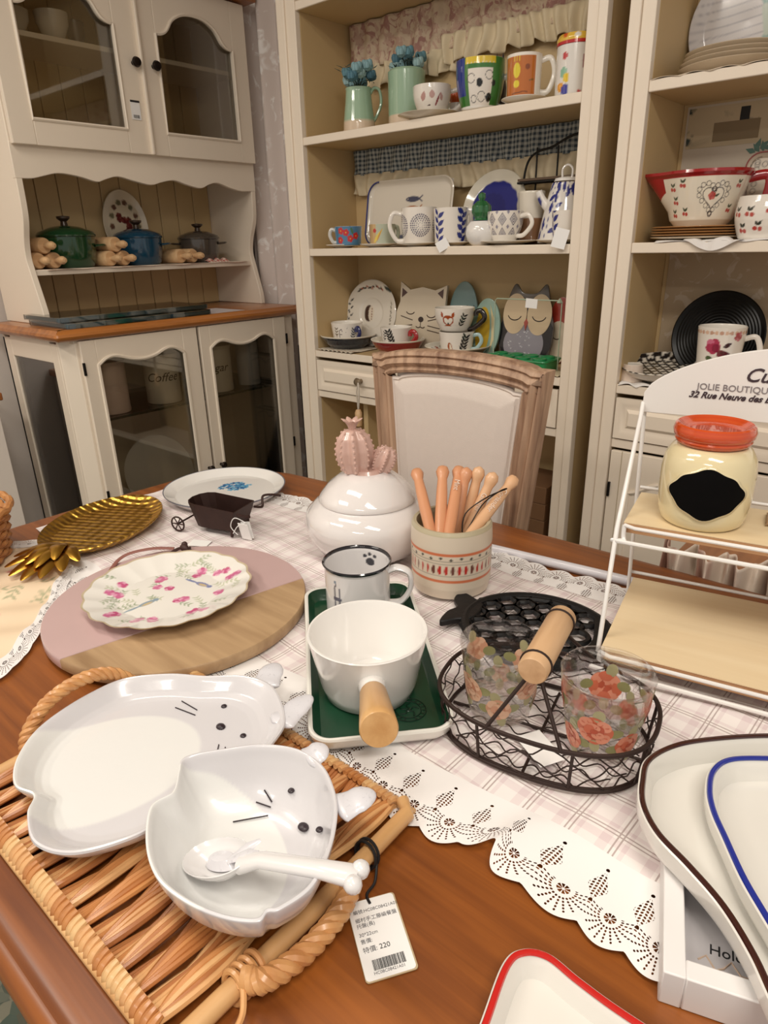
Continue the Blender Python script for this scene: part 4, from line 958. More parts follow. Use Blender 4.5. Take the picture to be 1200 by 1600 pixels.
def owl_build(t):
    o = smooth_path([(-.072, 0, 0), (-.098, .04, 0), (-.100, .09, 0), (-.082, .13, 0), (-.075, .165, 0), (-.055, .192, 0), (-.030, .172, 0), (0, .168, 0), (.030, .172, 0), (.058, .192, 0), (.072, .165, 0), (.084, .13, 0), (.100, .09, 0), (.098, .04, 0), (.072, 0, 0)], 4, True)[:, :2]
    MB().rings(o, [(.002, 0), (0, .003), (0, .009), (.004, .010)], True, True, M=UP).build('dish', plain('owl_brown', '#4E463F', .35, .3), t)
    flat_shape(t, 'wing', [(-.072, .005), (-.098, .04), (-.099, .09), (-.080, .11), (-.062, .06)], '#121015', .0102); flat_shape(t, 'wing', [(.072, .005), (.098, .04), (.099, .09), (.080, .11), (.062, .06)], '#121015', .0102)
    flat_shape(t, 'belly', ellp(-.004, .045, .076, .052, 30), '#8D8A93', .0106)
    b = MB(); r2 = random.Random(9)
    for i in range(34):
        x, y = r2.uniform(-.06, .055), r2.uniform(.010, .078); b.tube([(x-.003, y+.003, .0114), (x, y, .0114), (x+.003, y+.003, .0114)], .0008, 5, M=UP)
    b.build('feather_marks', plain('feather_white', '#DAD8DC', .5), t)
    for s in (1, -1):
        flat_shape(t, 'eye_disc', ellp(s*.046, .118, .045, .050, 36), '#CDB796', .0116); lash(t, s*.046, .118, .026, .0128, '#2A2020')
    flat_shape(t, 'beak', [(-.008, .098), (0, .108), (.008, .098), (0, .078)], '#A8483C', .0124)
leaning('owl_plate', 'grey owl plate with big beige closed eyes', 'plate', 818, 545, 1.825, z, .13, owl_build).scale = (.88, 1, 1.16)
def red_build(t):
    MB().rings(densify(ellp(0, .085, .045, .085, 40), .004), [(.002, 0), (0, .003), (0, .010), (.004, .011)], True, True, M=UP).build('dish', plain('red_glaze', '#A83A2A', .3, .4), t)
    flat_shape(t, 'belly', ellp(-.004, .055, .040, .055), '#D9CBB4', .011); lash(t, -.008, .070, .012, .012)
leaning('robin_plate', 'red plate with a cream belly at the right end of the ledge', 'plate', 872, 545, 1.853, z, .06, red_build).scale = (.9, 1, 1.1)
st = thing('wire_display_stand', 'thin green white wire stand framing the owl plate, with a tag', 'stand', at(822, 1.73, z), 0)
wgreen = plain('pale_wire', '#A9B8A2', .4)
xa, xb = spot(771, 1.73, 1.0)-st.location[0], spot(872, 1.73, 1.0)-st.location[0]
MB().tube([(xa, 0, 0), (xa, 0, .183), (xa+.006, 0, .188), (xb-.006, 0, .188), (xb, 0, .184), (xb, 0, 0)], .0017, 8).build('frame', wgreen, st)
MB().box(-.022, .014, -.003, -.002, .166, .191, M=Matrix.Rotation(.06, 4, 'Y')).build('tag_card', paper, st)
MB().lathe([(.0, 0), (.009, .003), (.002, .014), (0, .014)], 5, c=(xb-.006, 0, .180)).build('knot', wgreen, st)
gm = thing('muffin_mould', 'green moulded tray with shallow cups at the right of the ledge', 'mould', at(812, 1.715, z+.0005), .0); gm.scale = (1, 1, 1.7)
gmm = plain('mould_green', '#1F8A50', .35, .3, var=.1, vs=30)
P2 = densify(rrect(.215, .105, .018, 5), .006)
MB().rings(P2, [(.01, .0), (.004, .016), (0, .018), (.001, .020), (.006, .0195)], True, True).build('tray', gmm, gm)
for i in range(4):
    for j in range(2): MB().lathe([(.019, .0196), (.019, .022), (.016, .0222), (.012, .0205), (0, .0202)], 24, c=(-.076+i*.05, -.024+j*.048, 0)).build('cup_rim', gmm, gm)
# ---- ribbon and key on drawer knob, baskets in the open base
rb_ = thing('hanging_loop', 'white ribbon loop with wooden bead hanging from the drawer knob', 'ribbon', (spot(558, Yb-.035, .87), Yb-.03, .873))
MB().tube(smooth_path([(0, 0, 0), (.006, -.004, -.03), (.003, -.004, -.07), (0, -.004, -.09)], 6), .0045, 8, flat=(1, .3)).build('ribbon', plain('ribbon_white', '#D8D0C4', .8), rb_)
MB().tube(smooth_path([(0, 0, 0), (-.004, -.004, -.03), (-.002, -.004, -.07), (0, -.004, -.09)], 6), .003, 8, flat=(1, .3)).build('ribbon', plain('ribbon_white', '#D8D0C4', .8), rb_)
MB().lathe([(0, 0), (.010, 0), (.012, .01), (.012, .045), (.008, .055), (0, .056)], 20, c=(0, -.004, -.145)).build('wooden_handle', beech, rb_)
kraft = plain('kraft_card', '#6F4F33', .8, var=.08, vs=10)
for i in range(4):
    bo = box_obj('storage_box', (-.13, .13, 0, .16, 0, .052), kraft); bo.location = (-.965, Yb+.03, .4205+i*.0525)
    tag(bo, 'brown card box in the bookcase base, '+('lowest', 'second from the bottom', 'third from the bottom', 'topmost')[i]+' of its stack', 'box', 'brown boxes stacked in the bookcase base')

# ================================================================== RIGHT BOOKCASE
z = ZA+.0005
def heron_build(t):
    def pf(V, T):
        X, Z = V[:, 0], V[:, 2]-.12; p = Pt(X, Z, '#CFCBCB'); p.e = .003
        for i in range(14): p.line([(-.12, -.11+i*.017), (-.04, -.104+i*.017), (.04, -.10+i*.017+.006)], .0028, '#A9A6AC')
        p.line([(.012, .10), (.018, .06), (.046, .02), (.052, -.03), (.040, -.055)], .026, '#86A6A0').line([(.030, .02), (.042, -.03)], .012, '#B9C4B8').line([(.04, -.058), (.0, -.052), (-.03, -.062)], .014, '#7FA59C').leaf(-.062, -.080, .05, .020, .35, '#4C5A6E').disc(-.018, -.058, .004, '#1C222C')
        p.line([(.03, .09), (.062, .03), (.066, -.05)], .003, '#2C3440'); p.leaf(.04, .10, .08, .014, -.9, '#55605C'); return p.c
    MB().lathe([(0, .003), (.09, .004), (.120, .011), (.122, .009), (.09, -.002), (0, -.003)], 120, .003, M=Matrix.Translation((0, 0, .12)) @ Matrix.Rotation(PI/2, 4, 'X')).build('dish', P_gl, t, paint=pf)
leaning('heron_plate', 'pale grey plate painted with a green long necked bird, upright behind the plate stack', 'plate', 1152, 60, 1.845, z, .10, heron_build)
pk = at(1146, 1.775, z+.003)
for i in range(4):
    saucer('cream plate in the stack on the top right shelf, '+('lowest', 'second from the bottom', 'third from the bottom', 'topmost')[i], (pk[0], pk[1], pk[2]+i*.0095), .112+(.002 if i < 2 else 0)-.003*i, .017, '#E2D3BC', 'dinner_plate', 'plate', 'cream plates stacked on the top right shelf')
def laceedge(x0, x1, Y0, Y1, zz, label, drop=.006, mat=None, amp=.004):
    def f(u, v):
        return (x0+(x1-x0)*u, Y0+(Y1-Y0)*v-.0035*np.abs(np.sin(u*40))*(v < .05), zz+.0012+amp*np.abs(np.sin(u*23+v*9))*np.clip(1-2.5*v, .0, 1)-drop*(v < .001))
    return tag(MB().grid(f, 90, 20).build('lace_doily', mat or plain('lace_cream', '#DCCDB8', .85), solid=.0008), label, 'cloth')
laceedge(-.648, -.20, Yb+.003, Yb+.2, ZA, 'cream lace cloth under the plate stack on the top right shelf', .003)
laceedge(-.60, .1, Yb+.003, Yb+.2, ZB, 'white lace cloth under the red rimmed bowl', .003, plain('lace_white', '#E4E0DC', .85))
# white cloth corner draped over the shelf edge
cc = spot(1110, Yb, ZB)
def drape(u, v): return (cc-.055+.12*u, Yb+.02-.028*v**.5+.002*np.sin(u*20), ZB+.004+.006*np.sin(u*12+v)*(1-v)**1-np.where(v > .35, (v-.35)*.035*np.sin(PI*np.clip(u*1.0, 0, 1))**1.5, 0))
tag(MB().grid(drape, 40, 24).build('lace_napkin', plain('lace_white', '#E4E0DC', .85), solid=.001), 'small white lace napkin drooping over the shelf edge', 'cloth')
# wall print behind
bp = py_(1068, 165, Yk-.0135); bq = py_(1065, 215, Yk-.0135)
def card_mat():
    m, nt, b = newmat('postcard_print'); n1 = noise(nt, 9, 5, dist=1.); n2 = noise(nt, 30, 5)
    c = mixc(nt, ((E(nt, n1.outputs[0])-.55)*7).mx(0.).mn(1.), '#C6B596', '#6A6658'); c = mixc(nt, ((E(nt, n2.outputs[0])-.62)*9).mx(0.).mn(1.), c, '#35403C')
    nt.links.new(c, b.inputs['Base Color']); b.inputs['Roughness'].default_value = .7; return m
pr = thing('postcard_panel', 'faded postcard print panel at the back of the right bookcase', 'picture', (0, 0, 0))
PW(MB().box(-.640, .20, Yk-.0145, Yk-.0125, 1.30, 1.585), 'panel', plain('print_ground', '#CBBFAE', .8, var=.05, vs=6), pr, bevel=0)
PW(MB().box(-.635, -.30, Yk-.0155, Yk-.0146, 1.495, 1.580), 'printed_strip', card_mat(), pr, bevel=0)
g = MB(); g.box(-.52, -.50, Yk-.0162, Yk-.0156, 1.545, 1.572); PW(g, 'stamp', ink, pr, bevel=0)
PW(MB().box(-.575, -.475, Yk-.0160, Yk-.0156, 1.505, 1.545), 'sketched_label', plain('sketch_brown', '#8C7A5E', .8), pr, bevel=0)
lf = MB()
for i in range(6): lf.lathe([(0, 0), (.006, .01), (0, .024)], 6, M=Matrix.Translation((-.475+.008*(i % 3), Yk-.0156, 1.475+.006*(i//3))) @ Matrix.Rotation(-1.2+i*.5, 4, 'Y') @ Matrix.Diagonal((1, .08, 1, 1)))
PW(lf, 'leaf_sprig', plain('sprig_green', '#5A7A70', .7), pr, bevel=0)
tag(box_obj('lace_print_panel', (-.640, .20, Yk-.0145, Yk-.0125, .955, 1.262), print_mat('tone_print', '#B6A389', ['#C6B8A6'], 22, .55)), 'brown panel with faint lace print behind the black plate', 'picture')
# mixing bowl
mbp = at(1092, 1.745, ZB+.026)
for i in range(5):
    saucer('brown edged cream plate in the stack under the red rimmed bowl, '+('lowest', 'second', 'third', 'fourth', 'topmost')[i]+(' from the bottom' if 0 < i < 4 else ''), (mbp[0]-.005, 1.745, ZB+.002+i*.0055), .100, .0075, '#B98A58' if i else '#DDCDB4', 'side_plate', 'plate', 'brown edged plates under the mixing bowl')
t = thing('mixing_bowl', 'cream mixing bowl with red rim, spout and handle and a lace heart', 'bowl', (mbp[0], mbp[1], ZB+.0330), face_ang(mbp))
RB = .092
def spoutR(a):
    d = (a+PI/2+PI) % (2*PI)-PI; return 1+.38*math.exp(-(d/.28)**2)
def mbpaint(V, T):
    th, r, zz = cyl_uv(V); u = th*RB; p = Pt(u, zz, '#E6DDCB'); outer = T < .52; p.m = outer.astype(float)
    for x, y in ((-.078, .075), (-.05, .082), (-.072, .048), (-.08, .022), (-.045, .025), (.075, .03), (.082, .078)):
        p.disc(x-.004, y, .004, '#B5443C').disc(x+.004, y-.001, .004, '#B5443C').leaf(x, y+.005, .010, .005, 2.2, '#3F4A34').leaf(x, y+.005, .011, .005, .8, '#3F4A34')
    hx, hy = .022, .055
    for i in range(22):
        q = i*2*PI/22; X = 16*math.sin(q)**3; Z = 13*math.cos(q)-5*math.cos(2*q)-2*math.cos(3*q)-math.cos(4*q); p.ring(hx+X*.0021, hy+Z*.0021+.003, .0048, .0014, '#3A3434')
    pts = []
    for i in range(41):
        q = i*2*PI/40; X = 16*math.sin(q)**3; Z = 13*math.cos(q)-5*math.cos(2*q)-2*math.cos(3*q)-math.cos(4*q); pts.append((hx+X*.0015, hy+Z*.0015+.002))
    p.line(pts, .0018, '#3A3434'); p.rose(hx-.003, hy+.004, .008, '#A8322C', '#C0584C').leaf(hx+.004, hy+.002, .012, .005, .5, '#3F4A34')
    c = p.c; c[(~outer)] = lin('#DDD2BE')
    red = (zz > .098) | ((zz > .055) & (np.abs(th+PI/2) < .42) & (zz > .05+.02*np.abs(th+PI/2)/.4)); c[red] = lin('#9C1B1F'); return c
prof = [(0, 0), (.055, 0), (.066, .012), (.078, .05), (.092, .100), (.098, .106), (.097, .112), (.090, .112), (.088, .10), (.074, .05), (.06, .012), (0, .006)]
def bw(a): return spoutR(a)
m = MB().radial(lambda a: 1, prof, 320, .0016)
V = m.v[0]; th = np.arctan2(V[:, 1], V[:, 0]); d = (th+PI/2+PI) % (2*PI)-PI; s_ = 1+.42*np.exp(-(d/.30)**2)*np.clip((V[:, 2]-.03)/.08, 0, 1); V[:, 0] *= s_; V[:, 1] *= s_
m.build('body', P_gl, t, paint=mbpaint)
MB().tube(smooth_path([(0, .085, .095), (0, .120, .100), (0, .130, .085), (0, .124, .045), (0, .105, .018), (0, .072, .014)], 7), .009, 10, flat=(.6, 1.2)).build('handle', plain('red_handle', '#9C1B1F', .15, .6), t)
def cherry(p, R, H):
    for i, (x, y) in enumerate(((-.045, .018), (-.03, .05), (-.012, .022), (.008, .055), (.024, .02), (.04, .05), (-.06, .05))):
        p.disc(x-.005, y, .0045, '#B5443C').disc(x+.005, y-.001, .0045, '#B5443C').leaf(x, y+.006, .011, .006, 2.1, '#2E3328').leaf(x, y+.006, .012, .006, .9, '#2E3328')
cup('round white mug with cherries at the right edge of the shelf', at(1190, 1.71, ZB+.002), .055, .085, 1, paint=cherry, rb=.048, bulge=.008)
def sq_build(t):
    def pf(V, T):
        X, Z = V[:, 0], V[:, 2]-.085; p = Pt(X, Z, '#D8CDBD'); p.e = .002
        for i in range(-5, 6):
            p.ring(i*.016, .070, .0055, .0013, '#3E3A3A').ring(-.080, i*.015, .0055, .0013, '#3E3A3A')
        for x, y in ((-.045, .03), (-.015, .0), (-.05, -.03), (.02, .035), (.04, -.01)): p.rose(x, y, .008, '#A5443C', '#C07468').leaf(x, y-.008, .014, .005, -1, '#39402E')
        return p.c
    MB().grid(lambda u, v: (.19*(u-.5), .085+.165*(v-.5), 0*u+.0042), 90, 80, M=UP).build('printed_face', P_gl, t, paint=pf)
    P2 = densify(rrect(.205, .18, .03, 8, 0, .09), .005); MB().rings(P2, [(0, .010), (.003, .012), (.008, .006), (.014, .003)], False, True, M=UP).rings(P2, [(0, .010), (.02, 0)], False, True, M=UP).build('dish', plain('red_edge_dish', '#C9B8A4', .15, .6), t)
    MB().tube([(x, y, .0125) for x, y in rrect(.203, .178, .03, 8, 0, .09)], .0018, 6, closed=True, M=UP).build('red_edge', plain('dull_red', '#8C3F3A', .2, .5), t)
leaning('square_plate', 'square plate with lace and roses standing behind the cherry mug', 'plate', 1222, 300, 1.84, ZB+.0045, .10, sq_build)
# ledge of the right bookcase
z = ZC+.0005
laceedge(b2l+.004, -.30, Yb+.002, Yb+.17, ZC, 'pale lace cloth on the right ledge under the patterned bowl', .004, plain('lace_white', '#E4E0DC', .85), .008)
def blk_build(t):
    prof = [(0, .003)]+[(.012+.0035*i, .003+.0013*(i % 2)+.0003*i) for i in range(25)]+[(.105, .014), (.108, .012), (.08, -.002), (0, -.002)]
    MB().lathe(prof, 96, M=Matrix.Translation((0, 0, .108)) @ Matrix.Rotation(PI/2, 4, 'X')).build('dish', plain('black_glaze', '#060606', .32, .0, spec=.25), t)
leaning('black_plate', 'large round black ribbed plate leaning behind the rose mug', 'plate', 1107, 560, 1.80, z+.004, .22, blk_build)
def rosep(p, R, H):
    for i in range(-9, 10):
        p.disc(i*.011, H-.010, .0045, '#D9B49A' if i % 2 else '#C79C84')
    p.rose(.040, H-.018, .010, '#B0545C', '#C98088')
    oy = .034; p.v = p.v-oy
    p.rose(-.016, .064, .017, '#B03A58', '#D0708C').disc(-.008, .060, .010, '#8C2440').ell(.008, .045, .014, .010, -.5, '#6E1C30').leaf(.008, .062, .022, .010, .5, '#3A1C20').leaf(.0, .05, .028, .010, -.1, '#541824').leaf(.012, .030, .016, .008, .1, '#54683E').leaf(-.030, .040, .026, .016, -.7, '#4C5C3C').leaf(-.014, .02, .012, .010, -2, '#4C5C3C')
cup('white mug with a pink rose bouquet in front of the black plate', at(1115, 1.738, z+.006), .053, .138, 1, paint=rosep, rb=.043, hz=(.18, .82), hr=.005, hout=.036, res=.0015, n=110)
pbw = at(1033, 1.755, z+.012)
def net(p, R):
    for i in range(-5, 6):
        for j in range(-5, 6):
            x, y = i*.023+(j % 2)*.0115, j*.018; p.ell(x, y, .0095, .0035, .7, '#E4DDD0').ell(x, y, .0095, .0035, -.7, '#E4DDD0')
t = saucer('bowl lined with a black and white lattice pattern, tilted on its side', pbw, .100, .034, '#1C1B1E', 'patterned_bowl', 'bowl', None, True, net, '#D9CDBB', 110)
t.rotation_euler = (.10, .10, -.9); t.location = (pbw[0]+.004, pbw[1]-.012, ZC+.014)
cup('cream cup with a pink handle beside the lattice bowl', at(986, 1.70, z+.001), .024, .044, -1, rb=.03, base='#D8C6B6', hcol='#D0A79C', name='teacup', cat='cup', hout=.022)
# ================================================================== CHAIR
ch = thing('dining_chair', 'upholstered chair with carved limed wood back, pushed to the far side of the table', 'chair', (-.83, 1.2, 0))
YC = 1.20
A_, B_ = py_(587, 553, YC), py_(861, 571, YC)
xl, xr, zt = A_[0], B_[0], (A_[2]+B_[2])/2
zb_ = .56; xbl, xbr = xl+.03, xr-.055
lim = wood('limed_wood', '#6E4B38', '#BF9F84', 2, 75, .55, 0, 18, 1.3)
limx = wood('limed_wood_rail', '#6E4B38', '#BF9F84', 0, 60, .55, 0, 14, .9)
us = np.linspace(0, 1, 61)
def crest(u, top, bow): return top-.006+.002*np.cos(u*0)-.0+bow*(np.clip(np.sin(PI*np.clip((u-.07)/.86, 0, 1)), 0, 1)**.55)
outer = [(xl+(xr-xl)*u, float(crest(u, zt, .020))) for u in us]+[(xbr, zb_), (xbl, zb_)]
outl = densify(outer, .03)
wd = .052
prof = [(.0, .022), (0, -.012), (.004, -.018), (.010, -.020), (.014, -.014), (.018, -.020), (.026, -.023), (.032, -.016), (.036, -.012), (.042, -.017), (.047, -.014), (.050, -.006), (.050, .010)]
MF = Matrix(((1, 0, 0, 0), (0, 0, 1, YC+.0), (0, 1, 0, 0), (0, 0, 0, 1)))
o = PW(MB().rings(outer, prof+[(0, .022)], M=MF), 'back_frame', lim, ch, bevel=0); fixn(o)
linen = plain('linen_cloth', '#DACFC6', .9, var=.03, vs=60, bmp=.25, bs=500)
def cush(u, v):                                                     # padded back panel inside the frame
    top_ = zt-.006+.020*(np.clip(np.sin(PI*np.clip((u-.07)/.86, 0, 1)), 0, 1)**.55)-.046
    zz = zb_+.04+(top_-zb_-.04)*v; k = (zz-zb_)/(zt-zb_)
    l_, r_ = xbl+(xl-xbl)*k+.047, xbr+(xr-xbr)*k-.047
    e = np.minimum(np.minimum(u, 1-u)*(r_-l_), np.minimum(v, 1-v)*(top_-zb_-.04)); d = -.001-.017*np.clip(e/.045, 0, 1)**.5+.006*np.exp(-((e-.010)/.0022)**2)
    return (l_+(r_-l_)*u, YC+d+.0*u, zz)
PW(MB().grid(cush, 120, 130), 'back_cushion', linen, ch, bevel=0)
PW(MB().box(xbl+.03, xbr-.03, YC+.004, YC+.018, zb_+.02, zt-.03), 'back_panel', linen, ch, bevel=.004)
PW(MB().box(-.83-.24, -.83+.24, .76, 1.17, .47, .53), 'seat', linen, ch, bevel=.02)
PW(MB().box(-.83-.245, -.83+.245, .755, 1.19, .42, .469), 'seat_rail', limx, ch, bevel=.006)
for (x, y, zz) in ((-1.05, .78, .42), (-.61, .78, .42), (-1.035, 1.185, .42), (-.625, 1.185, .42)):
    PW(MB().lathe([(.014, 0), (.018, .03), (.026, .36), (.022, .37), (.03, .385), (.03, .42)], 16, c=(x, y, 0)), 'leg', lim, ch, bevel=0)
for x in (-1.0, -.665): PW(MB().box(x-.02, x+.02, YC-.01, YC+.015, .53, .60), 'back_post', lim, ch)

# ================================================================== TABLE
tb = thing('dining_table', 'large reddish brown wooden dining table with a moulded edge', 'table', (-.45, .6, 0))
def table_wood():
    m, nt, b = newmat('table_veneer')
    n1 = noise(nt, 90, 6, sc3=(.035, 1, 1), dist=.3); n2 = noise(nt, 11, 3, sc3=(.12, 1, 1), dist=2.0)
    f = ((E(nt, n1.outputs[0])*.75+E(nt, n2.outputs[0])*.5)-.38)*1.5
    nt.links.new(mixc(nt, f.mx(0.).mn(1.), '#65310C', '#AA6222'), b.inputs['Base Color'])
    b.inputs['Roughness'].default_value = .42; b.inputs['Coat Weight'].default_value = .22; b.inputs['Coat Roughness'].default_value = .28; bump(nt, b, n1.outputs[0], .06, .001); return m
tw = table_wood()
X0, X1, Y0, Y1 = -1.455, .62, .068, 1.06
pts = [(x, Y1+.075*math.sin(PI*np.clip((x+1.455)/2.2, 0, 1))**.8) for x in np.linspace(X1, -1.25, 26)]
pts += [(-1.25+.20*math.cos(a)*1.0, 0) for a in []]
pts += smooth_path([(-1.33, 1.062, 0), (-1.40, 1.02, 0), (-1.445, .94, 0), (-1.462, .80, 0), (-1.468, .56, 0), (-1.462, .34, 0), (-1.445, .20, 0), (-1.40, .11, 0), (-1.33, .072, 0), (-1.25, .066, 0)], 5)[:, :2].tolist()
pts += [(x, .066) for x in np.linspace(-1.15, X1, 16)]
tp_ = MB().rings(pts, [(.03, .722), (.010, .724), (.002, .732), (0, .740), (.003, .748), (.010, .753), (.013, .7535), (.015, .7560), (.020, .7592), (.030, .7600)], True, True)
PW(tp_, 'table_top', tw, tb, bevel=0)
PW(MB().rings(densify(rrect(1.85, .78, .05, 5, -.42, .57), .1), [(0, .64), (0, .7215), (.025, .7215), (.025, .64), (0, .64)]), 'apron', tw, tb, bevel=0)
for (x, y) in ((-1.26, .22), (.42, .22), (-1.26, .92), (.42, .92)):
    PW(MB().lathe([(.022, 0), (.03, .03), (.024, .06), (.036, .2), (.042, .40), (.03, .52), (.044, .56), (.044, .72)], 24, c=(x, y, 0)), 'leg', tw, tb, bevel=0)
TZ = .7605

# ------------------------------------------------------------------ runner with plaid field and eyelet lace
def plaid_mat():
    m, nt, b = newmat('plaid_runner'); uvn = nt.nodes.new('ShaderNodeUVMap'); sp = nt.nodes.new('ShaderNodeSeparateXYZ'); nt.links.new(uvn.outputs[0], sp.inputs[0])
    u, v = E(nt, sp.outputs[0]), E(nt, sp.outputs[1])
    def st(a, per, ws):
        f = (a/per).fr(); r = None
        for lo, hi in ws:
            g = f.gt(lo)*f.lt(hi); r = g if r is None else r.mx(g)
        return r
    c = mixc(nt, (st(u, .045, [(.0, .22), (.5, .60)])*.5+st(v, .045, [(.0, .22), (.5, .60)])*.5)*.75, '#ECE5E2', '#D3BFC2')
    thin = st(u, .045, [(.30, .335), (.40, .435)]).mx(st(v, .045, [(.30, .335), (.40, .435)]))
    c = mixc(nt, thin*.75, c, '#A08C88')
    nt.links.new(c, b.inputs['Base Color']); b.inputs['Roughness'].default_value = .9; b.inputs['Specular IOR Level'].default_value = .2
    n = noise(nt, 900, 2); bump(nt, b, n.outputs[0], .15, .0005); return m
def lace_mat():
    m, nt, b = newmat('eyelet_lace'); uvn = nt.nodes.new('ShaderNodeUVMap'); sp = nt.nodes.new('ShaderNodeSeparateXYZ'); nt.links.new(uvn.outputs[0], sp.inputs[0])
    u, v = E(nt, sp.outputs[0]), E(nt, sp.outputs[1])       # u along the edge in metres, v from outer edge (0) inwards in metres
    per = .041
    du = ((u/per).fr()-.5)*per; dv = v-.029
    r = (du*du+dv*dv).sq(); th = dv.at2(du)
    nspoke = ((th*(24/(2*PI))).fr()-.5).ab()                # 0 in the middle of a spoke cell
    ring = None
    for k, rr in enumerate((.0100, .0135, .0170, .0205, .0240)):
        g = (((r-rr).ab()/.0012)*((r-rr).ab()/.0012)+((nspoke*r*(2*PI/24))/.00085)*((nspoke*r*(2*PI/24))/.00085)).lt(1.0)
        ring = g if ring is None else ring.mx(g)
    ring = ring*dv.lt(.004)
    sp8 = ((th*(8/(2*PI))).fr()-.5).ab()
    flower = r.lt(.0052)*r.gt(.0012)*sp8.lt(.36)
    # diamond lattice of small holes above, between the wheels
    du2 = ((u/per+.5).fr()-.5)*per; dv2 = v-.050
    la = ((du2/.0036).fr()-.5)*.0036; lb = ((dv2/.0036).fr()-.5)*.0036
    lat = (la*la+lb*lb).sq().lt(.00125)*((du2.ab()/.0092+dv2.ab()/.018).lt(1.0))
    du3 = du2.ab()
    dot = ((du2*du2+(v-.071)*(v-.071)).sq().lt(.0018)).mx((du2*du2+(v-.030)*(v-.030)).sq().lt(.0019))
    hole = ring.mx(flower).mx(lat).mx(dot).mn(1.0)
    nt.links.new((hole*-1.0+1.0).v, b.inputs['Alpha'])
    b.inputs['Base Color'].default_value = (*lin('#EDEAE8'), 1); b.inputs['Roughness'].default_value = .9
    w = ((r-.0085).ab().lt(.0012)).mx((r-.0275).ab().lt(.0010)*dv.lt(.0)); bump(nt, b, w, .5, .0008); return m
rn = thing('table_runner', 'white and pink plaid table runner with deep eyelet lace edges', 'tablecloth', (-.6, .65, TZ))
# field: between near seam and far seam lines
def seam_near(x): return .480+.008*np.sin(x*9+1)+.006*np.sin(x*21)
def seam_far(x): return .895+.030*np.clip((x+1.0)/.6, -1, 1)+.004*np.sin(x*17)
RX0, RX1 = -1.385, .40
def wav(x, y): return .0022*np.sin(x*19+y*7)*np.sin(y*13+1.3)+.0018*np.sin(x*47-y*31)+.0012*np.sin(x*8+y*70)
def field(u, v):
    x = RX0+(RX1-RX0)*u; a, b = seam_near(x), seam_far(x); y = a+(b-a)*v
    return (x+.0*v+.6, y-.65, .0052+.75*wav(x, y))
m = MB().grid(field, 260, 90); uvs = np.concatenate(m.v)[:, :2].copy()
a_ = .05; uvs = np.c_[uvs[:, 0]*math.cos(a_)-uvs[:, 1]*math.sin(a_), uvs[:, 0]*math.sin(a_)+uvs[:, 1]*math.cos(a_)]+5
m.build('plaid_field', plaid_mat(), rn, uv=uvs)
lm = lace_mat()
def lace_strip(side, x0, x1, width):
    L = x1-x0; nu = int(L/.002); 
    def f(u, v):
        x = x0+L*u; w = width-.0090*(1-np.abs(np.sin(PI*(u*L)/.041)))*(1) 
        if side == 'near':
            fold = .055*np.exp(-((x+.235)/.020)**2)
            y = seam_near(x)-w*v+ .5*fold*v; zz = .0054+.75*wav(x, y)*(1-.5*v)+.012*np.exp(-((x+.222)/.016)**2)*v*(1-.4*v)
            x = x-.020*v*np.exp(-((x+.20)/.03)**2)
        else:
            y = seam_far(x)+w*v; zz = .0055+.75*wav(x, y)+.004*v*np.abs(np.sin(x*60))
        return (x+.6, y-.65, np.maximum(zz, .0012))
    m = MB().grid(f, nu, 26); U, Vv = np.meshgrid(np.linspace(0, 1, nu), np.linspace(0, 1, 26), indexing='ij')
    uv = np.c_[(U*L).reshape(-1), ((1-Vv)*width).reshape(-1)]
    return m.build('lace_edge', lm, rn, uv=uv)
lace_strip('near', -1.33, RX1, .088)
lace_strip('far', RX0+.02, RX1, .060)

# ------------------------------------------------------------------ peach doily at far left
def doily_edge(a):
    return 1
dl = thing('peach_doily', 'peach flowered table mat with a white lace border at the left table edge', 'cloth', (-1.17, .30, TZ), 0)
DO = smooth_path([(x+1.17, y-.30, 0) for x, y in ((-.895, .222), (-.955, .305), (-1.03, .372), (-1.105, .430), (-1.165, .478), (-1.26, .50), (-1.38, .40), (-1.40, .25), (-1.28, .12), (-1.10, .10), (-.96, .14))], 10, True)[:, :2]
def inner_disc(poly, nr, hfn, ins=0):
    c = poly.mean(0); V = []; n = len(poly)
    for i in range(nr+1):
        t = max(i/nr, 1e-3); q = c+(poly-c)*t*(1-ins); V.append(np.c_[q, hfn(q[:, 0], q[:, 1], t)])
    Fc = [(i*n+j, i*n+(j+1) % n, (i+1)*n+(j+1) % n, (i+1)*n+j) for i in range(nr) for j in range(n)]
    return np.concatenate(V), Fc
hf = lambda x, y, t: .011+.004*np.sin(x*33+y*12)*np.sin(y*29)+.003*np.sin(x*70-y*40)
V, Fc = inner_disc(DO, 40, hf, .16)
def dpaint(V, T):
    p = Pt(V[:, 0], V[:, 1], '#EAD3B4'); p.e = .002; r2 = random.Random(8)
    for i in range(26):
        x, y = r2.uniform(-.2, .28), r2.uniform(-.2, .2)
        if i % 2: p.rose(x, y, .012, '#D98F8A', '#E6B8A8')
        else: p.sprig(x, y, .04, r2.uniform(0, 6), '#A8A886', 3)
    return p.c
MB().add(V, Fc).build('printed_cloth', P_mt, dl, paint=dpaint)
LV, n = [], len(DO); c = DO.mean(0); Ls = np.concatenate([[0], np.cumsum(np.linalg.norm(np.diff(DO, axis=0), axis=1))])
NT = 420; tt = np.linspace(0, Ls[-1], NT); dx = np.interp(tt, Ls, DO[:, 0]); dy = np.interp(tt, Ls, DO[:, 1]); q = np.c_[dx, dy]
for i in range(14):
    s_ = i/13; k = .83+.17*s_+.010*s_*np.abs(np.sin(tt/.030*PI)); qq = c+(q-c)*k[:, None]; LV.append(np.c_[qq, np.maximum(hf(qq[:, 0], qq[:, 1], 1)*(1-.5*s_)+.001, .0015)])
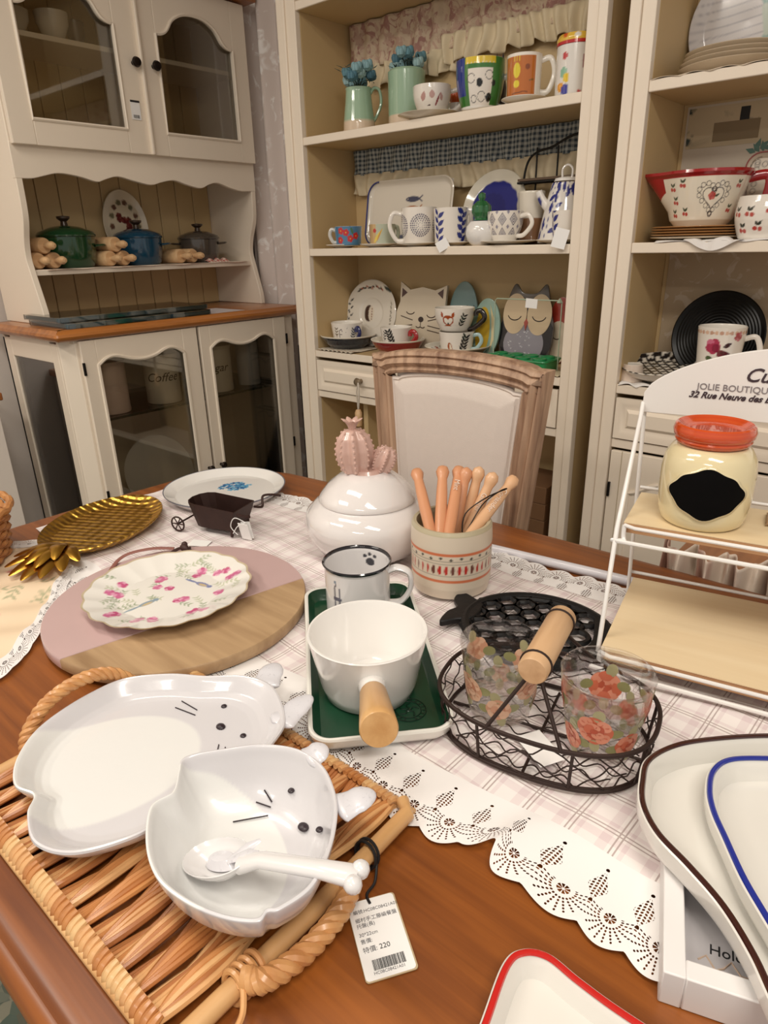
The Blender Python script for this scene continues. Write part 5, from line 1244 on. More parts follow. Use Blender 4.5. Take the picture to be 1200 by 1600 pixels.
LF = [(i*NT+j, i*NT+j+1, (i+1)*NT+j+1, (i+1)*NT+j) for i in range(13) for j in range(NT-1)]
uvl = np.concatenate([np.c_[tt, np.full(NT, (1-i/13)*.05)] for i in range(14)])
MB().add(np.concatenate(LV), LF).build('lace_border', lm, dl, uv=uvl)

# wicker basket sliver at the left edge
wk1 = wood('wicker', '#8E5128', '#C98F55', 2, 90, .5, .15, 5)
bk_ = thing('wicker_basket', 'brown wicker basket cut off by the left edge of the picture', 'basket', (-1.335, .315, TZ+.013), 0)
w_ = MB()
for i in range(10):
    zz = .006+i*.0085; R_ = .098+.0012*i
    w_.tube([(R_*math.cos(a)+(.003*math.sin(a*14+i*PI))*math.cos(a), R_*math.sin(a)+(.003*math.sin(a*14+i*PI))*math.sin(a), zz) for a in np.linspace(0, 2*PI, 112, endpoint=False)], .0052, 6, closed=True)
w_.build('woven_wall', wk1, bk_); MB().lathe([(0, .002), (.095, .002), (.095, .008), (0, .008)], 48).build('base', wk1, bk_)
MB().tube([(.118*math.cos(a), .118*math.sin(a), .094+.002*math.sin(a*20)) for a in np.linspace(0, 2*PI, 100, endpoint=False)], .007, 8, closed=True).build('rim', wk1, bk_)

# ================================================================== THINGS ON THE TABLE
CZ = TZ+.0078                                                      # top of the runner
# gold pineapple plate
gp = thing('pineapple_plate', 'gold pineapple shaped plate with a leafy crown', 'plate', (-1.262, .578, CZ), math.radians(-60))
def gold_mat():
    m, nt, b = newmat('gold_glaze'); b.inputs['Base Color'].default_value = (*lin('#CDA24A'), 1); b.inputs['Metallic'].default_value = 1; b.inputs['Roughness'].default_value = .3
    tc, (x, y, z) = ob_xyz(nt); f = ((x*210+y*150).sin()*(x*210-y*150).sin()); n_ = noise(nt, 25, 2); bump(nt, b, f*.6+E(nt, n_.outputs[0])*2.5, .8, .004); return m
gold = gold_mat()
prof = [(0, .006), (.80, .007), (.90, .013), (.99, .020), (1.0, .018), (.985, .0155), (.86, .004), (0, .0)]
o = MB().radial(lambda a: 1/math.sqrt((math.cos(a)/.150)**2+(math.sin(a)/.105)**2), prof, 96, .02)
o.build('dish', [gold], gp)
lf = MB(); r2 = random.Random(2)
for (a, L, zz, w0) in ((0, .115, .010, .020), (.28, .11, .012, .019), (-.28, .11, .012, .019), (.6, .10, .015, .017), (-.6, .10, .015, .017), (.95, .08, .018, .015), (-.95, .08, .018, .015), (.12, .09, .022, .018), (-.15, .085, .024, .018), (.45, .07, .026, .015), (-.45, .07, .026, .015)):
    pth = smooth_path([(.135, 0, zz), (.135+L*.5*math.cos(a), L*.5*math.sin(a), zz+.010), (.135+L*math.cos(a), L*math.sin(a), zz+.002)], 6)
    lf.tube(pth, w0*1.25*np.sin(np.linspace(.35, .98, len(pth))*PI)**.8+.0006, 8, flat=(.8, .22))
lf.build('leafy_crown', plain('gold_plain', '#C89A40', .28, metal=1), gp)
# enamel plate with a blue flower
ep = thing('enamel_plate', 'large white enamel plate with a blue flower and navy edge line', 'plate', (-1.235, .862, CZ), face_ang((-1.235, .862)))
def epp(V, T):
    p = Pt(V[:, 0], V[:, 1], '#EAE8E4'); p.e = .0012; r2 = random.Random(6)
    for i in range(44):
        a, q = r2.uniform(0, 2*PI), math.sqrt(r2.uniform(0, 1)); x, y = -.030+.026*q*math.cos(a), .022+.034*q*math.sin(a)
        for k in range(4): p.leaf(x, y, .009, .006, k*1.57+r2.uniform(0, 1), r2.choice(['#2F7FB8', '#4FA0CE', '#1F5E96', '#79BBDA']))
    p.put(np.abs(np.hypot(V[:, 0], V[:, 1])-.1375)-.0012, '#3A4460'); return p.c
MB().lathe([(0, .005), (.112, .005), (.120, .010), (.1355, .019), (.1385, .0195), (.138, .017), (.118, .0), (0, 0)], 160, .0016).build('dish', P_gl, ep, paint=epp)
# wheelbarrow planter
wg = thing('metal_planter_cart', 'small rusty brown metal cart planter with spoked wheel', 'planter', (-1.072, .728, CZ), math.radians(18))
rust = plain('rusty_tin', '#3A2621', .45, metal=.5, var=.35, vs=30, bmp=.2)
purple = plain('cart_inside', '#1E1420', .4, metal=.3)
def cartpoly(w, d): return [(-w*.97, -d*.5), (-w*.80, -d*.86), (-w*.55, -d), (w, -d), (w, d), (-w*.55, d), (-w*.80, d*.86), (-w*.97, d*.5), (-w*1.04, 0)]
pb_, pt_ = np.array(cartpoly(.046, .028)), np.array(cartpoly(.060, .036))
z0, z1 = .012, .056
V = [(x, y, z0) for x, y in pb_]+[(x, y, z1+(.006 if x < 0 else 0)) for x, y in pt_]; n = 9
Fc = [(i, (i+1) % n, n+(i+1) % n, n+i) for i in range(n)]+[tuple(range(n-1, -1, -1))]
MB().add(V, Fc).build('tub', [rust], wg, solid=.0022, smooth=False)
for s in (1, -1):
    wl = MB(); wl.tube([(-.075+.015*math.cos(a), s*.040, .0155+.015*math.sin(a)) for a in np.linspace(0, 2*PI, 28, endpoint=False)], .0017, 6, closed=True)
    for k in range(6): wl.rod((-.075, s*.040, .0155), (-.075+.015*math.cos(k*PI/3), s*.040, .0155+.015*math.sin(k*PI/3)), .0012, 6)
    wl.rod((-.075, s*.040, .0155), (-.075, 0, .0155), .0018, 6).build('spoked_wheel', rust, wg)
MB().rod((.045, -.028, .0), (.047, -.028, .016), .003).build('foot', rust, wg); MB().rod((.045, .028, .0), (.047, .028, .016), .003).build('foot', rust, wg)
MB().tube(smooth_path([(.064, .030, .045), (.078, .030, .046), (.084, .030, .050), (.080, .040, .066), (.10, .045, .070), (.118, .045, .070)], 6), .0025, 8).build('pull_handle', rust, wg)
MB().tube(smooth_path([(.064, -.030, .050), (.080, -.030, .048), (.092, -.030, .050)], 6), .0035, 8).build('pull_handle', rust, wg)
tgm = Matrix.Translation((.090, -.034, .030)) @ Matrix.Rotation(.3, 4, 'Y') @ Matrix.Rotation(.5, 4, 'Z')
tg = thing('price_tag', 'small folded white tag tied with string to the rusty cart', 'tag', (-.985, .725, CZ), .2)
MB().box(-.012, .012, -.0006, .0006, .001, .038, M=Matrix.Rotation(.25, 4, 'X')).box(-.010, .013, .004, .0052, .001, .036, M=Matrix.Rotation(-.2, 4, 'Y')).build('cards', paper, tg)
MB().tube(smooth_path([(0, 0, .036), (-.02, -.008, .045), (-.032, -.008, .025), (-.02, -.004, .008)], 6), .0009, 5).tube(smooth_path([(0, 0, .036), (-.012, -.01, .03), (-.026, -.010, .012)], 6), .0009, 5).build('string', paper, tg)
tg2 = MB().box(-.020, .020, -.013, .013, 0, .0008).build('price_tag', paper, loc=tuple(pz(312, 849, CZ+.0006))); tg2.rotation_euler = (0, 0, .5); tag(tg2, 'blank white tag lying flat beside the rusty cart', 'tag')

# round board, pink marble and wood
bc = (-.857, .488)
bd = thing('serving_board', 'round serving board half pink stone and half pale wood with a leather strap', 'board', (*bc, CZ), 0)
R_ = .199
s1, s2 = np.array([-.842, .299])-bc, np.array([-.752, .662])-bc; dv = s2-s1; a0 = math.atan2(s1[1], s1[0]); a1 = math.atan2(s2[1], s2[0])
woodarc = [(R_*math.cos(a), R_*math.sin(a)) for a in np.linspace(a0, a1 if a1 > a0 else a1+2*PI, 60)]
pinkarc = [(R_*math.cos(a), R_*math.sin(a)) for a in np.linspace(a1, a0+2*PI if a0 < a1 else a0, 60)]
pr_ = [(.0015, 0), (0, .002), (0, .016), (.0015, .018)]
pinkm = plain('pink_stone', '#C3A6A4', .35, .2, var=.08, vs=9)
MB().rings(woodarc, pr_, True, True).build('wood_half', wood('mango_wood', '#80603F', '#BFA07A', 0, 40, .5, .1, 9), bd)
MB().rings(pinkarc, pr_, True, True).build('stone_half', pinkm, bd)
leather = plain('pink_leather', '#8C5A50', .6); dleather = plain('dark_leather', '#3E2420', .6)
hp = pz(262, 862, CZ+.01)
MB().tube(smooth_path([tuple(pz(x, y, zz)-np.array([*bc, CZ])) for x, y, zz in ((172, 893, CZ+.019), (185, 875, CZ+.022), (205, 864, CZ+.026), (240, 857, CZ+.028), (272, 857, CZ+.026))], 6), .0032, 8, flat=(1.3, .5)).build('strap', leather, bd)
MB().tube(smooth_path([tuple(pz(x, y, zz)-np.array([*bc, CZ])) for x, y, zz in ((243, 885, CZ+.020), (262, 868, CZ+.024), (280, 857, CZ+.026), (298, 856, CZ+.022))], 6), .0035, 8, flat=(1.2, .6)).build('strap', dleather, bd)
kn = pz(288, 856, CZ+.026)-np.array([*bc, CZ]); MB().ball(tuple(kn), .0085, 12, sc=(1.3, .8, .8)).ball((kn[0]-.008, kn[1]+.006, kn[2]+.002), .006, 10).build('knot', dleather, bd)
# floral scalloped plate on it
fp = thing('floral_plate', 'white scalloped plate with pink roses and blue birds on the round board', 'plate', (-.872, .482, CZ+.0185), face_ang((-.872, .482)))
def fpp(V, T):
    p = Pt(V[:, 1], -V[:, 0], '#ECE9E2'); p.e = .0012; r2 = random.Random(12)     # u right, v away from the viewer
    for i in range(34):
        a, q = r2.uniform(0, 2*PI), .105*math.sqrt(r2.uniform(.02, 1)); p.sprig(q*math.cos(a), q*math.sin(a), .022, r2.uniform(0, 6), r2.choice(['#A9B398', '#BFC4A8', '#98A688']), 3, .22)
    for x, y, n_ in ((-.075, .03, 3), (-.02, .055, 3), (.045, .055, 3), (.085, .03, 2), (.07, -.02, 2), (.015, -.03, 3), (-.085, -.04, 3), (-.04, -.075, 4), (.035, -.075, 3), (.0, .02, 1), (-.03, .03, 1), (.1, .005, 2), (-.06, .055, 1)):
        for k in range(n_): p.rose(x+r2.uniform(-.014, .014), y+r2.uniform(-.008, .008), .0078, r2.choice(['#C65A86', '#D0709A']), '#E3A4BE')
    for (x, y, a, c) in ((-.035, -.018, .45, '#8CA0AE'), (.052, .012, -.9, '#7A84B0')):
        dx, dy = math.cos(a), math.sin(a); p.ell(x, y, .014, .0055, a, c).leaf(x-dx*.04, y-dy*.04, .035, .005, a, c).disc(x+dx*.015, y+dy*.015, .0045, c).ell(x, y-.002, .009, .003, a, '#C9B48C')
    p.put(-(T-.47)*(T-.53)*-1e3 if False else np.where(np.abs(T-.5) < .012, -.001, 1), '#C7B79A'); return p.c
sc_ = lambda a: .126*(1+.018*abs(math.cos(a*9))+.008*math.cos(a*18))
MB().radial(sc_, [(0, .006), (.60, .006), (.68, .009), (.97, .0205), (1.0, .0215), (.985, .019), (.62, .0), (0, 0)], 240, .012).build('dish', P_gl, fp, paint=fpp)

# big white lidded jar with pink cactus knob
jc = (-.762, .833)
jr = thing('lidded_pot', 'glossy white round pot with a pink cactus on its lid', 'pot', (*jc, CZ), face_ang(jc))
porcel = plain('porcelain', '#E6E1DF', .07, .9)
MB().lathe([(0, .002), (.068, 0), (.072, .004), (.094, .018), (.111, .044), (.116, .066), (.111, .086), (.094, .103), (.080, .109), (.074, .108), (.08, .1), (.098, .07), (.08, .02), (0, .012)], 96).build('body', porcel, jr)
MB().lathe([(.0, .106), (.082, .106), (.0875, .1075), (.088, .111), (.084, .118), (.070, .135), (.052, .149), (.034, .157), (0, .159)], 96).build('lid', porcel, jr)
pinkc = plain('pink_ceramic', '#CDA99C', .3, .5)
def cactus_lobe(c, r, h_, lean, nr=8):
    m = MB().radial(lambda a: 1+.13*math.cos(a*nr), [(0, 0), (r*.72, .0), (r*.95, h_*.25), (r, h_*.5), (r*.85, h_*.78), (r*.5, h_*.95), (0, h_)], 96, .004)
    sp = MB()
    for i in range(nr):
        a = i*2*PI/nr
        for q in np.linspace(.06, .92, 8):
            rr = np.interp(q, [0, .25, .5, .78, .95, 1], [r*.72, r*.95, r, r*.85, r*.5, 0])*1.13; sp.ball((rr*math.cos(a), rr*math.sin(a), h_*q), .0028, 6)
    M = Matrix.Translation(c) @ Matrix.Rotation(lean[0], 4, 'X') @ Matrix.Rotation(lean[1], 4, 'Y')
    for b in (m, sp): b.v = [np.c_[v, np.ones(len(v))] @ np.array(M).T[:, :3] for v in b.v]
    m.build('cactus_lobe', pinkc, cx_); sp.build('spines', pinkc, cx_)
cx_ = MB().lathe([(0, .157), (.030, .1565), (.026, .163), (0, .164)], 32).build('cactus_base', pinkc, jr)
cactus_lobe((0, -.018, .158), .030, .078, (.06, 0)); cactus_lobe((.002, .022, .158), .019, .046, (-.42, 0), 7)
fw = MB()
for k in range(7):
    a = k*2*PI/7; pth = smooth_path([(0, -.023, .232), (.009*math.cos(a), -.023+.009*math.sin(a), .246), (.019*math.cos(a), -.023+.019*math.sin(a), .252)], 5)
    fw.tube(pth, .0062*np.sin(np.linspace(.25, .98, len(pth))*PI)+.0006, 8, flat=(1, .35))
fw.ball((0, -.023, .238), .007, 10).build('flower', pinkc, cx_)

# striped crock of butter spreaders
cc_ = (-.570, .822)
ck = thing('utensil_crock', 'beige stoneware crock with orange bands and red dashes', 'crock', (*cc_, CZ), face_ang(cc_))
RC = .066
def crp(V, T):
    th, r, zz = cyl_uv(V); outer = T < .5; p = Pt(th*RC, zz, '#DACCB8', outer); p.e = .0007
    p.band(.080, .084, '#D0754E').band(.034, .038, '#D0754E').band(.0703, .0709, '#55544A').band(.0655, .0661, '#55544A').band(.0455, .0461, '#55544A')
    for i in range(-12, 13): p.disc(i*.0165, .0750+(.0012 if i % 2 else -.0012), .0023, '#2A2C28')
    for i in range(-20, 21): p.ell(i*.0105+.003, .0555, .0019 if abs(i) > 3 else .0031, .0078, -.06, '#B8251E' if i % 3 else '#6A3A30')
    p.c[~outer] = lin('#B5AA8E'); return p.c
MB().lathe([(0, .001), (.056, 0), (.062, .004), (RC-.001, .020), (RC, .09), (RC-.001, .112), (RC-.004, .118), (RC-.009, .117), (RC-.010, .11), (RC-.010, .02), (.045, .010), (0, .009)], 200, .0016).build('body', painted('stoneware', .4, .15, bmp=.1, bs=50), ck, paint=crp)
spm = wood('spreader_wood', '#C07F58', '#D89D76', 2, 50, .4, .2, 10); spm2 = wood('spreader_wood_light', '#CC9A70', '#E2B68E', 2, 50, .4, .2, 10)
# each: top pixel, tilt towards (right) and back, mat
def spreader(tx, ty, bxp, byp, zt, label, mat, word=None, w=.0095, back=0):
    top = pz(tx, ty, zt); bottom = pz(bxp, byp, CZ+.112)
    # keep both inside the crock opening: bottom rests on the crock floor along the same line
    d = np.array(top)-np.array(bottom); d /= np.linalg.norm(d); L = .150
    base = np.array(top)-d*L
    zax = d; v = CAM-base; yax = np.cross(zax, v); yax /= np.linalg.norm(yax); xax = np.cross(yax, zax)
    M = Matrix(((xax[0], yax[0], zax[0], base[0]), (xax[1], yax[1], zax[1], base[1]), (xax[2], yax[2], zax[2], base[2]), (0, 0, 0, 1)))
    t = thing('butter_spreader', label, 'spreader', (0, 0, 0), 0, 'wooden handled spreaders in the crock'); t.matrix_world = M
    m = MB(); prof = [(.012, .0), (.0115, .03)]
    path = [(0, 0, 0), (0, 0, .05), (0, 0, .095), (0, 0, .118), (0, 0, .124), (0, 0, .130), (0, 0, .138), (0, 0, .146), (0, 0, .150)]
    m.tube(path, np.array([.0085, .0095, .0090, .0080, .0078, .0095, .0112, .0085, .002]), 16, flat=(1.0, .82) if True else None)
    m.build('handle', mat, t)
    if word: text('lettering', word, .0125, plain('letter_white', '#E6D3C2', .6), Matrix(((0, 0, 1, .0094), (0, 1, 0, -.0038), (-1, 0, 0, .112), (0, 0, 0, 1))) if False else Matrix.Translation((.0088, -.0040, .113)) @ Matrix(((0, 0, 1, 0), (0, 1, 0, 0), (-1, 0, 0, 0), (0, 0, 0, 1))), t, ext=.0002)
    return t
zt_ = CZ+.185
spreader(650, 733, 672, 828, zt_-.012, 'leftmost spreader, reddish handle leaning left in the crock', spm)
spreader(692, 728, 688, 828, zt_, 'second spreader from the left, standing upright in the crock', spm)
spreader(718, 729, 702, 832, zt_-.005, 'front spreader with handle marked Mint', spm, 'Mint')
spreader(730, 730, 715, 805, zt_, 'spreader just behind the one marked Mint', spm)
spreader(750, 729, 732, 800, zt_+.002, 'pale spreader at the back of the crock', spm2)
spreader(773, 738, 742, 805, zt_-.005, 'pale spreader marked Ginger behind the tied one', spm2, 'Ginger')
last_sp = spreader(806, 745, 745, 822, zt_-.018, 'rightmost spreader marked Coriander, leaning far right with a cord around it', spm2, 'Coriander')
iv = np.array(last_sp.matrix_world.inverted())
a, b_ = pz(791, 764, CZ+.160), pz(727, 803, CZ+.124); c_ = pz(780, 768, CZ+.160); e_ = pz(725, 835, CZ+.100)
MB().tube(smooth_path([tuple(a), tuple((a+b_)/2+np.array([0, 0, .006])), tuple(b_), tuple(e_), tuple((c_+b_)/2+np.array([0, 0, -.004])), tuple(c_)], 6, True), .0011, 6, closed=True, M=iv).build('elastic_band', knob_m, last_sp)

# green tray, emblem, pan, enamel mug
gc = (-.530, .570)
gt = thing('green_tray', 'rectangular tray with dark green inside and white rim under the saucepan', 'tray', (*gc, CZ), math.radians(-42.5))
greenm = plain('bottle_green', '#14402A', .3, .4); creamgl = plain('cream_rim', '#E6E4DC', .15, .6)
P2 = rrect(.362, .170, .028, 10)
MB().rings(P2, [(.012, 0), (.003, .010), (0, .020), (.001, .0225), (.0035, .023), (.006, .0215)], True, False).build('outer_shell', creamgl, gt)
MB().rings(P2, [(.006, .0215), (.009, .012), (.015, .0055), (.02, .005)], False, True).build('green_inside', greenm, gt)
em = pz(638, 1108, CZ+.006); emb = MB()
Mg = Matrix.Translation((0, 0, 0))
lx, ly = em[0]-gc[0], em[1]-gc[1]; ca, sa = math.cos(math.radians(42.5)), math.sin(math.radians(42.5)); ex, ey = lx*ca-ly*sa, lx*sa+ly*ca
darkg = plain('emblem_green', '#0B2A1B', .35, .3)
for r_ in (.0215, .0155): emb.tube([(ex+r_*math.cos(a), ey+r_*math.sin(a), .0053) for a in np.linspace(0, 2*PI, 48, endpoint=False)], .0009, 6, closed=True)
for k in range(18):
    a = k*2*PI/18
    if k % 9: emb.box(-.0011, .0011, -.0016, .0016, 0, .0006, M=Matrix.Translation((ex+.0186*math.cos(a), ey+.0186*math.sin(a), .0051)) @ Matrix.Rotation(a+PI/2, 4, 'Z'))
for k in range(5):
    a = .3+k*PI/2.6; emb.tube(smooth_path([(ex+.003*math.cos(a), ey+.003*math.sin(a), .0053), (ex+.008*math.cos(a+.6), ey+.008*math.sin(a+.6), .0053), (ex+.013*math.cos(a+.1), ey+.013*math.sin(a+.1), .0053)], 5), .0009, 6)
emb.ball((ex, ey, .0048), .0035, 12, sc=(1, 1, .3)); emb.build('embossed_emblem', darkg, gt)
pc = (-.482, .518); pzf = CZ+.0055
pn = thing('milk_saucepan', 'white saucepan with a round wooden handle standing on the green tray', 'saucepan', (*pc, pzf), 0)
pang = math.atan2(*(pz(592, 1165, .82)[:2]-np.array(pc))[::-1]) if False else math.atan2((pz(590, 1130, .84)[1]-pc[1]), (pz(590, 1130, .84)[0]-pc[0]))
pn.rotation_euler = (0, 0, pang)
MB().lathe([(0, .001), (.052, 0), (.056, .003), (.061, .018), (.0735, .083), (.0745, .0855), (.0735, .0868), (.0715, .0865), (.0700, .083), (.058, .016), (.052, .008), (0, .007)], 128).build('body', whitegl, pn)
hz0, hz1 = .056, .068
MB().tube([(.064, 0, hz0-.004), (.086, 0, hz0+.001)], [.0165, .0145], 32).build('handle_socket', whitegl, pn)
bam = wood('bamboo_handle', '#B98448', '#DDB27A', 0, 60, .35, .3, 16)
MB().tube([(.0865, 0, hz0+.001), (.089, 0, hz0+.0015), (.155, 0, hz0+.016), (.168, 0, hz0+.019), (.170, 0, hz0+.0195)], [.0145, .0155, .0195, .0200, .0188], 40).build('wooden_handle', bam, pn)
mc = (-.621, .650)
def pawp(V, T): pass
mg = thing('enamel_mug', 'white enamel mug with black rim and a paw print inside', 'mug', (*mc, CZ+.0055), face_ang(mc))
def mgp(V, T):
    th, r, zz = cyl_uv(V); inner = T > .52
    p = Pt(th*.048, zz, '#E4E1E0'); p.e = .0008
    u, v = th*.048, zz
    p.m = (~inner).astype(float); p.line([(-.030, .03), (-.030, .062), (-.027, .068)], .0025, '#4A4A5C').line([(-.022, .03), (-.021, .062)], .0025, '#4A4A5C').seg((-.030, .045), (-.021, .045), .006, '#5A5A6C').disc(-.028, .072, .0025, '#7A8A9C')
    thf = (th+PI) % (2*PI)-PI; ub = ((th+2*PI) % (2*PI)-PI-.0)*.045                      # far inside wall
    p2 = Pt(-ub, zz, '#E4E1E0', inner); p2.e = .0008; cx0 = .014; p2.ell(cx0, .064, .0072, .0066, 0, '#44444A').disc(cx0-.0085, .0735, .0030, '#44444A').disc(cx0-.001, .077, .0030, '#44444A').disc(cx0+.0075, .0745, .0030, '#44444A')
    c = p.c; c[inner] = p2.c[inner]; c[zz > .0850] = lin('#1E1C22'); return c
MB().lathe([(0, .001), (.046, 0), (.0485, .003), (.049, .082), (.0508, .0865), (.0520, .0885), (.0505, .0905), (.0482, .088), (.0475, .082), (.047, .006), (0, .004)], 144, .0012).build('body', P_gl, mg, paint=mgp)
MB().tube(smooth_path([(0, .046, .072), (0, .060, .078), (0, .078, .070), (0, .080, .045), (0, .066, .022), (0, .046, .018)], 7), .007, 12, flat=(1.3, .6)).build('handle', plain('enamel_white', '#E4E1E0', .12, .7), mg)
mg.rotation_euler = (0, 0, face_ang(mc)-.15)

# black cast iron fish trivet
ft = thing('fish_trivet', 'black cast iron fish shaped trivet with a scale lattice', 'trivet', (-.386, .772, CZ), math.radians(12))
iron = plain('cast_iron', '#121112', .5, metal=.3, bmp=.3, bs=120)
def loc2(x, y, a=12, c=(-.392, .775)):
    a = math.radians(a); return ((x-c[0])*math.cos(a)+(y-c[1])*math.sin(a), -(x-c[0])*math.sin(a)+(y-c[1])*math.cos(a))
bo = [(.108*math.cos(a)*(1 if math.cos(a) > 0 else .95), .090*math.sin(a)) for a in np.linspace(0, 2*PI, 60, endpoint=False)]
MB().tube([(x, y, .009) for x, y in bo], .0065, 8, closed=True, flat=(1.2, 1)).build('rim', iron, ft)
lat = MB(); inside = lambda x, y: (x/.112)**2+(y/.085)**2 < 1
for i in range(-4, 5):
    for j in range(-3, 4):
        x, y = i*.030+(.015 if j % 2 else 0), j*.026
        if (abs(x)/.118)**2+(abs(y)/.092)**2 < .95 and x < .075:
            pth = [(x+.0165*math.cos(a), y+.0165*math.sin(a), .009) for a in np.linspace(0, 2*PI, 20, endpoint=False)]
            pth = [p for p in pth if inside(p[0], p[1])]
            if len(pth) > 3: lat.tube(pth, .0043, 6, closed=len(pth) == 20)
lat.build('scale_lattice', iron, ft)
hd = MB().prism(smooth_path([(.072, -.066, 0), (.10, -.045, 0), (.114, 0, 0), (.10, .045, 0), (.072, .066, 0), (.082, 0, 0)], 5, True)[:, :2], .004, .014).build('head', iron, ft, bevel=.002)
tl = smooth_path([(-.088, -.020, 0), (-.108, -.034, 0), (-.128, -.052, 0), (-.130, -.020, 0), (-.122, 0, 0), (-.136, .022, 0), (-.132, .045, 0), (-.108, .036, 0), (-.088, .020, 0)], 4, True)[:, :2]
MB().prism(tl, .004, .014).build('tail', iron, ft, bevel=.002)
for (x, y) in ((.07, .05), (.07, -.05), (-.07, .045), (-.07, -.045)): MB().lathe([(0, 0), (.005, 0), (.005, .008), (0, .008)], 12, c=(x, y, 0)).build('foot', iron, ft)

# ------------------------------------------------------------------ wire basket with two rose glasses
bs = thing('wire_basket', 'oval brown wire basket with wooden grip holding two glasses', 'basket', (-.276, .590, CZ), math.radians(12))
wire = plain('brown_wire', '#33241F', .5, metal=.4)
A0, B0 = .121, .087
def ov(a, s, k=0): return (A0*s*math.copysign(abs(math.cos(a))**.8, math.cos(a)), B0*s*math.copysign(abs(math.sin(a))**.8, math.sin(a)))
rim_z, NA = .053, 96
an = np.linspace(0, 2*PI, NA, endpoint=False)
MB().tube([(*ov(a, 1), rim_z) for a in an], .0026, 8, closed=True).build('top_ring', wire, bs)
MB().tube([(*ov(a, .955), .003) for a in an], .0024, 8, closed=True).tube([(*ov(a, .945), .006) for a in an], .0014, 6, closed=True).build('bottom_ring', wire, bs)
mesh_ = MB()
def sidept(a, q): s = .955+.045*q; x, y = ov(a, s); return (x, y, .004+(rim_z-.004)*q)
for row in range(3):
    pth = []
    for i in range(220):
        a = i*2*PI/220; q = (row+.5)/3+.155*math.sin(a*17+row*PI)+.03*math.sin(a*34); x, y, zz = sidept(a, q); pth.append((x*(1+.01*math.sin(a*40)), y*(1+.01*math.sin(a*40)), zz))
    mesh_.tube(pth, .0009, 5, closed=True)
mesh_.build('wire_mesh', wire, bs)
bm_ = MB()
for j in range(-4, 5):
    y = j*.017; xm = A0*.88*max(0, 1-(abs(y)/(B0*.9))**2.4)**.5
    if xm > .01:
        pth = [(x, y+.0055*math.sin(x*200+j*PI), .003) for x in np.linspace(-xm, xm, 60)]; bm_.tube(pth, .0009, 5)
bm_.rod((-.112, 0, .002), (.112, 0, .002), .0018).rod((0, -.075, .002), (0, .075, .002), .0018)
bm_.build('base_mesh', wire, bs)
for a in (.35, PI-.35, PI+.35, 2*PI-.35, PI/2-.35, PI/2+.35, 1.5*PI-.35, 1.5*PI+.35): MB().rod(sidept(a, 0), sidept(a, 1), .0018).build('upright', wire, bs)
HZ = .124
for s in (1, -1):
    m = MB(); x_ = .040
    for e in (1, -1): hy = -.052 if s < 0 else .040; m.rod((e*x_, s*B0*.985, rim_z), (e*.004, hy, HZ-.010), .0022)
    m.tube([(.0165*math.cos(a), hy, HZ+.0165*math.sin(a)) for a in np.linspace(0, 2*PI, 24, endpoint=False)], .0013, 6, closed=True)
    m.build('handle_wire', wire, bs)
grip = MB().tube([(0, -.066, HZ), (0, -.064, HZ), (0, .052, HZ), (0, .054, HZ)], [.0145, .0158, .0158, .0145], 32)
grip.build('wooden_grip', wood('grip_wood', '#B08860', '#D6B088', 1, 60, .45, .15, 14), bs)
def glass_mat():
    m, nt, b = newmat('clear_glass'); b.inputs['Base Color'].default_value = (1, 1, 1, 1); b.inputs['Roughness'].default_value = .0; b.inputs['Transmission Weight'].default_value = 1; b.inputs['IOR'].default_value = 1.30
    n = noise(nt, 42, 1); bump(nt, b, n.outputs[0], .25, .004)
    t = nt.nodes.new('ShaderNodeBsdfTransparent'); t.inputs[0].default_value = (1, 1, 1, 1); mx = nt.nodes.new('ShaderNodeMixShader'); mx.inputs[0].default_value = .70
    nt.links.new(b.outputs[0], mx.inputs[1]); nt.links.new(t.outputs[0], mx.inputs[2]); nt.links.new(mx.outputs[0], nt.nodes['Material Output'].inputs[0]); return m
cg_ = glass_mat()
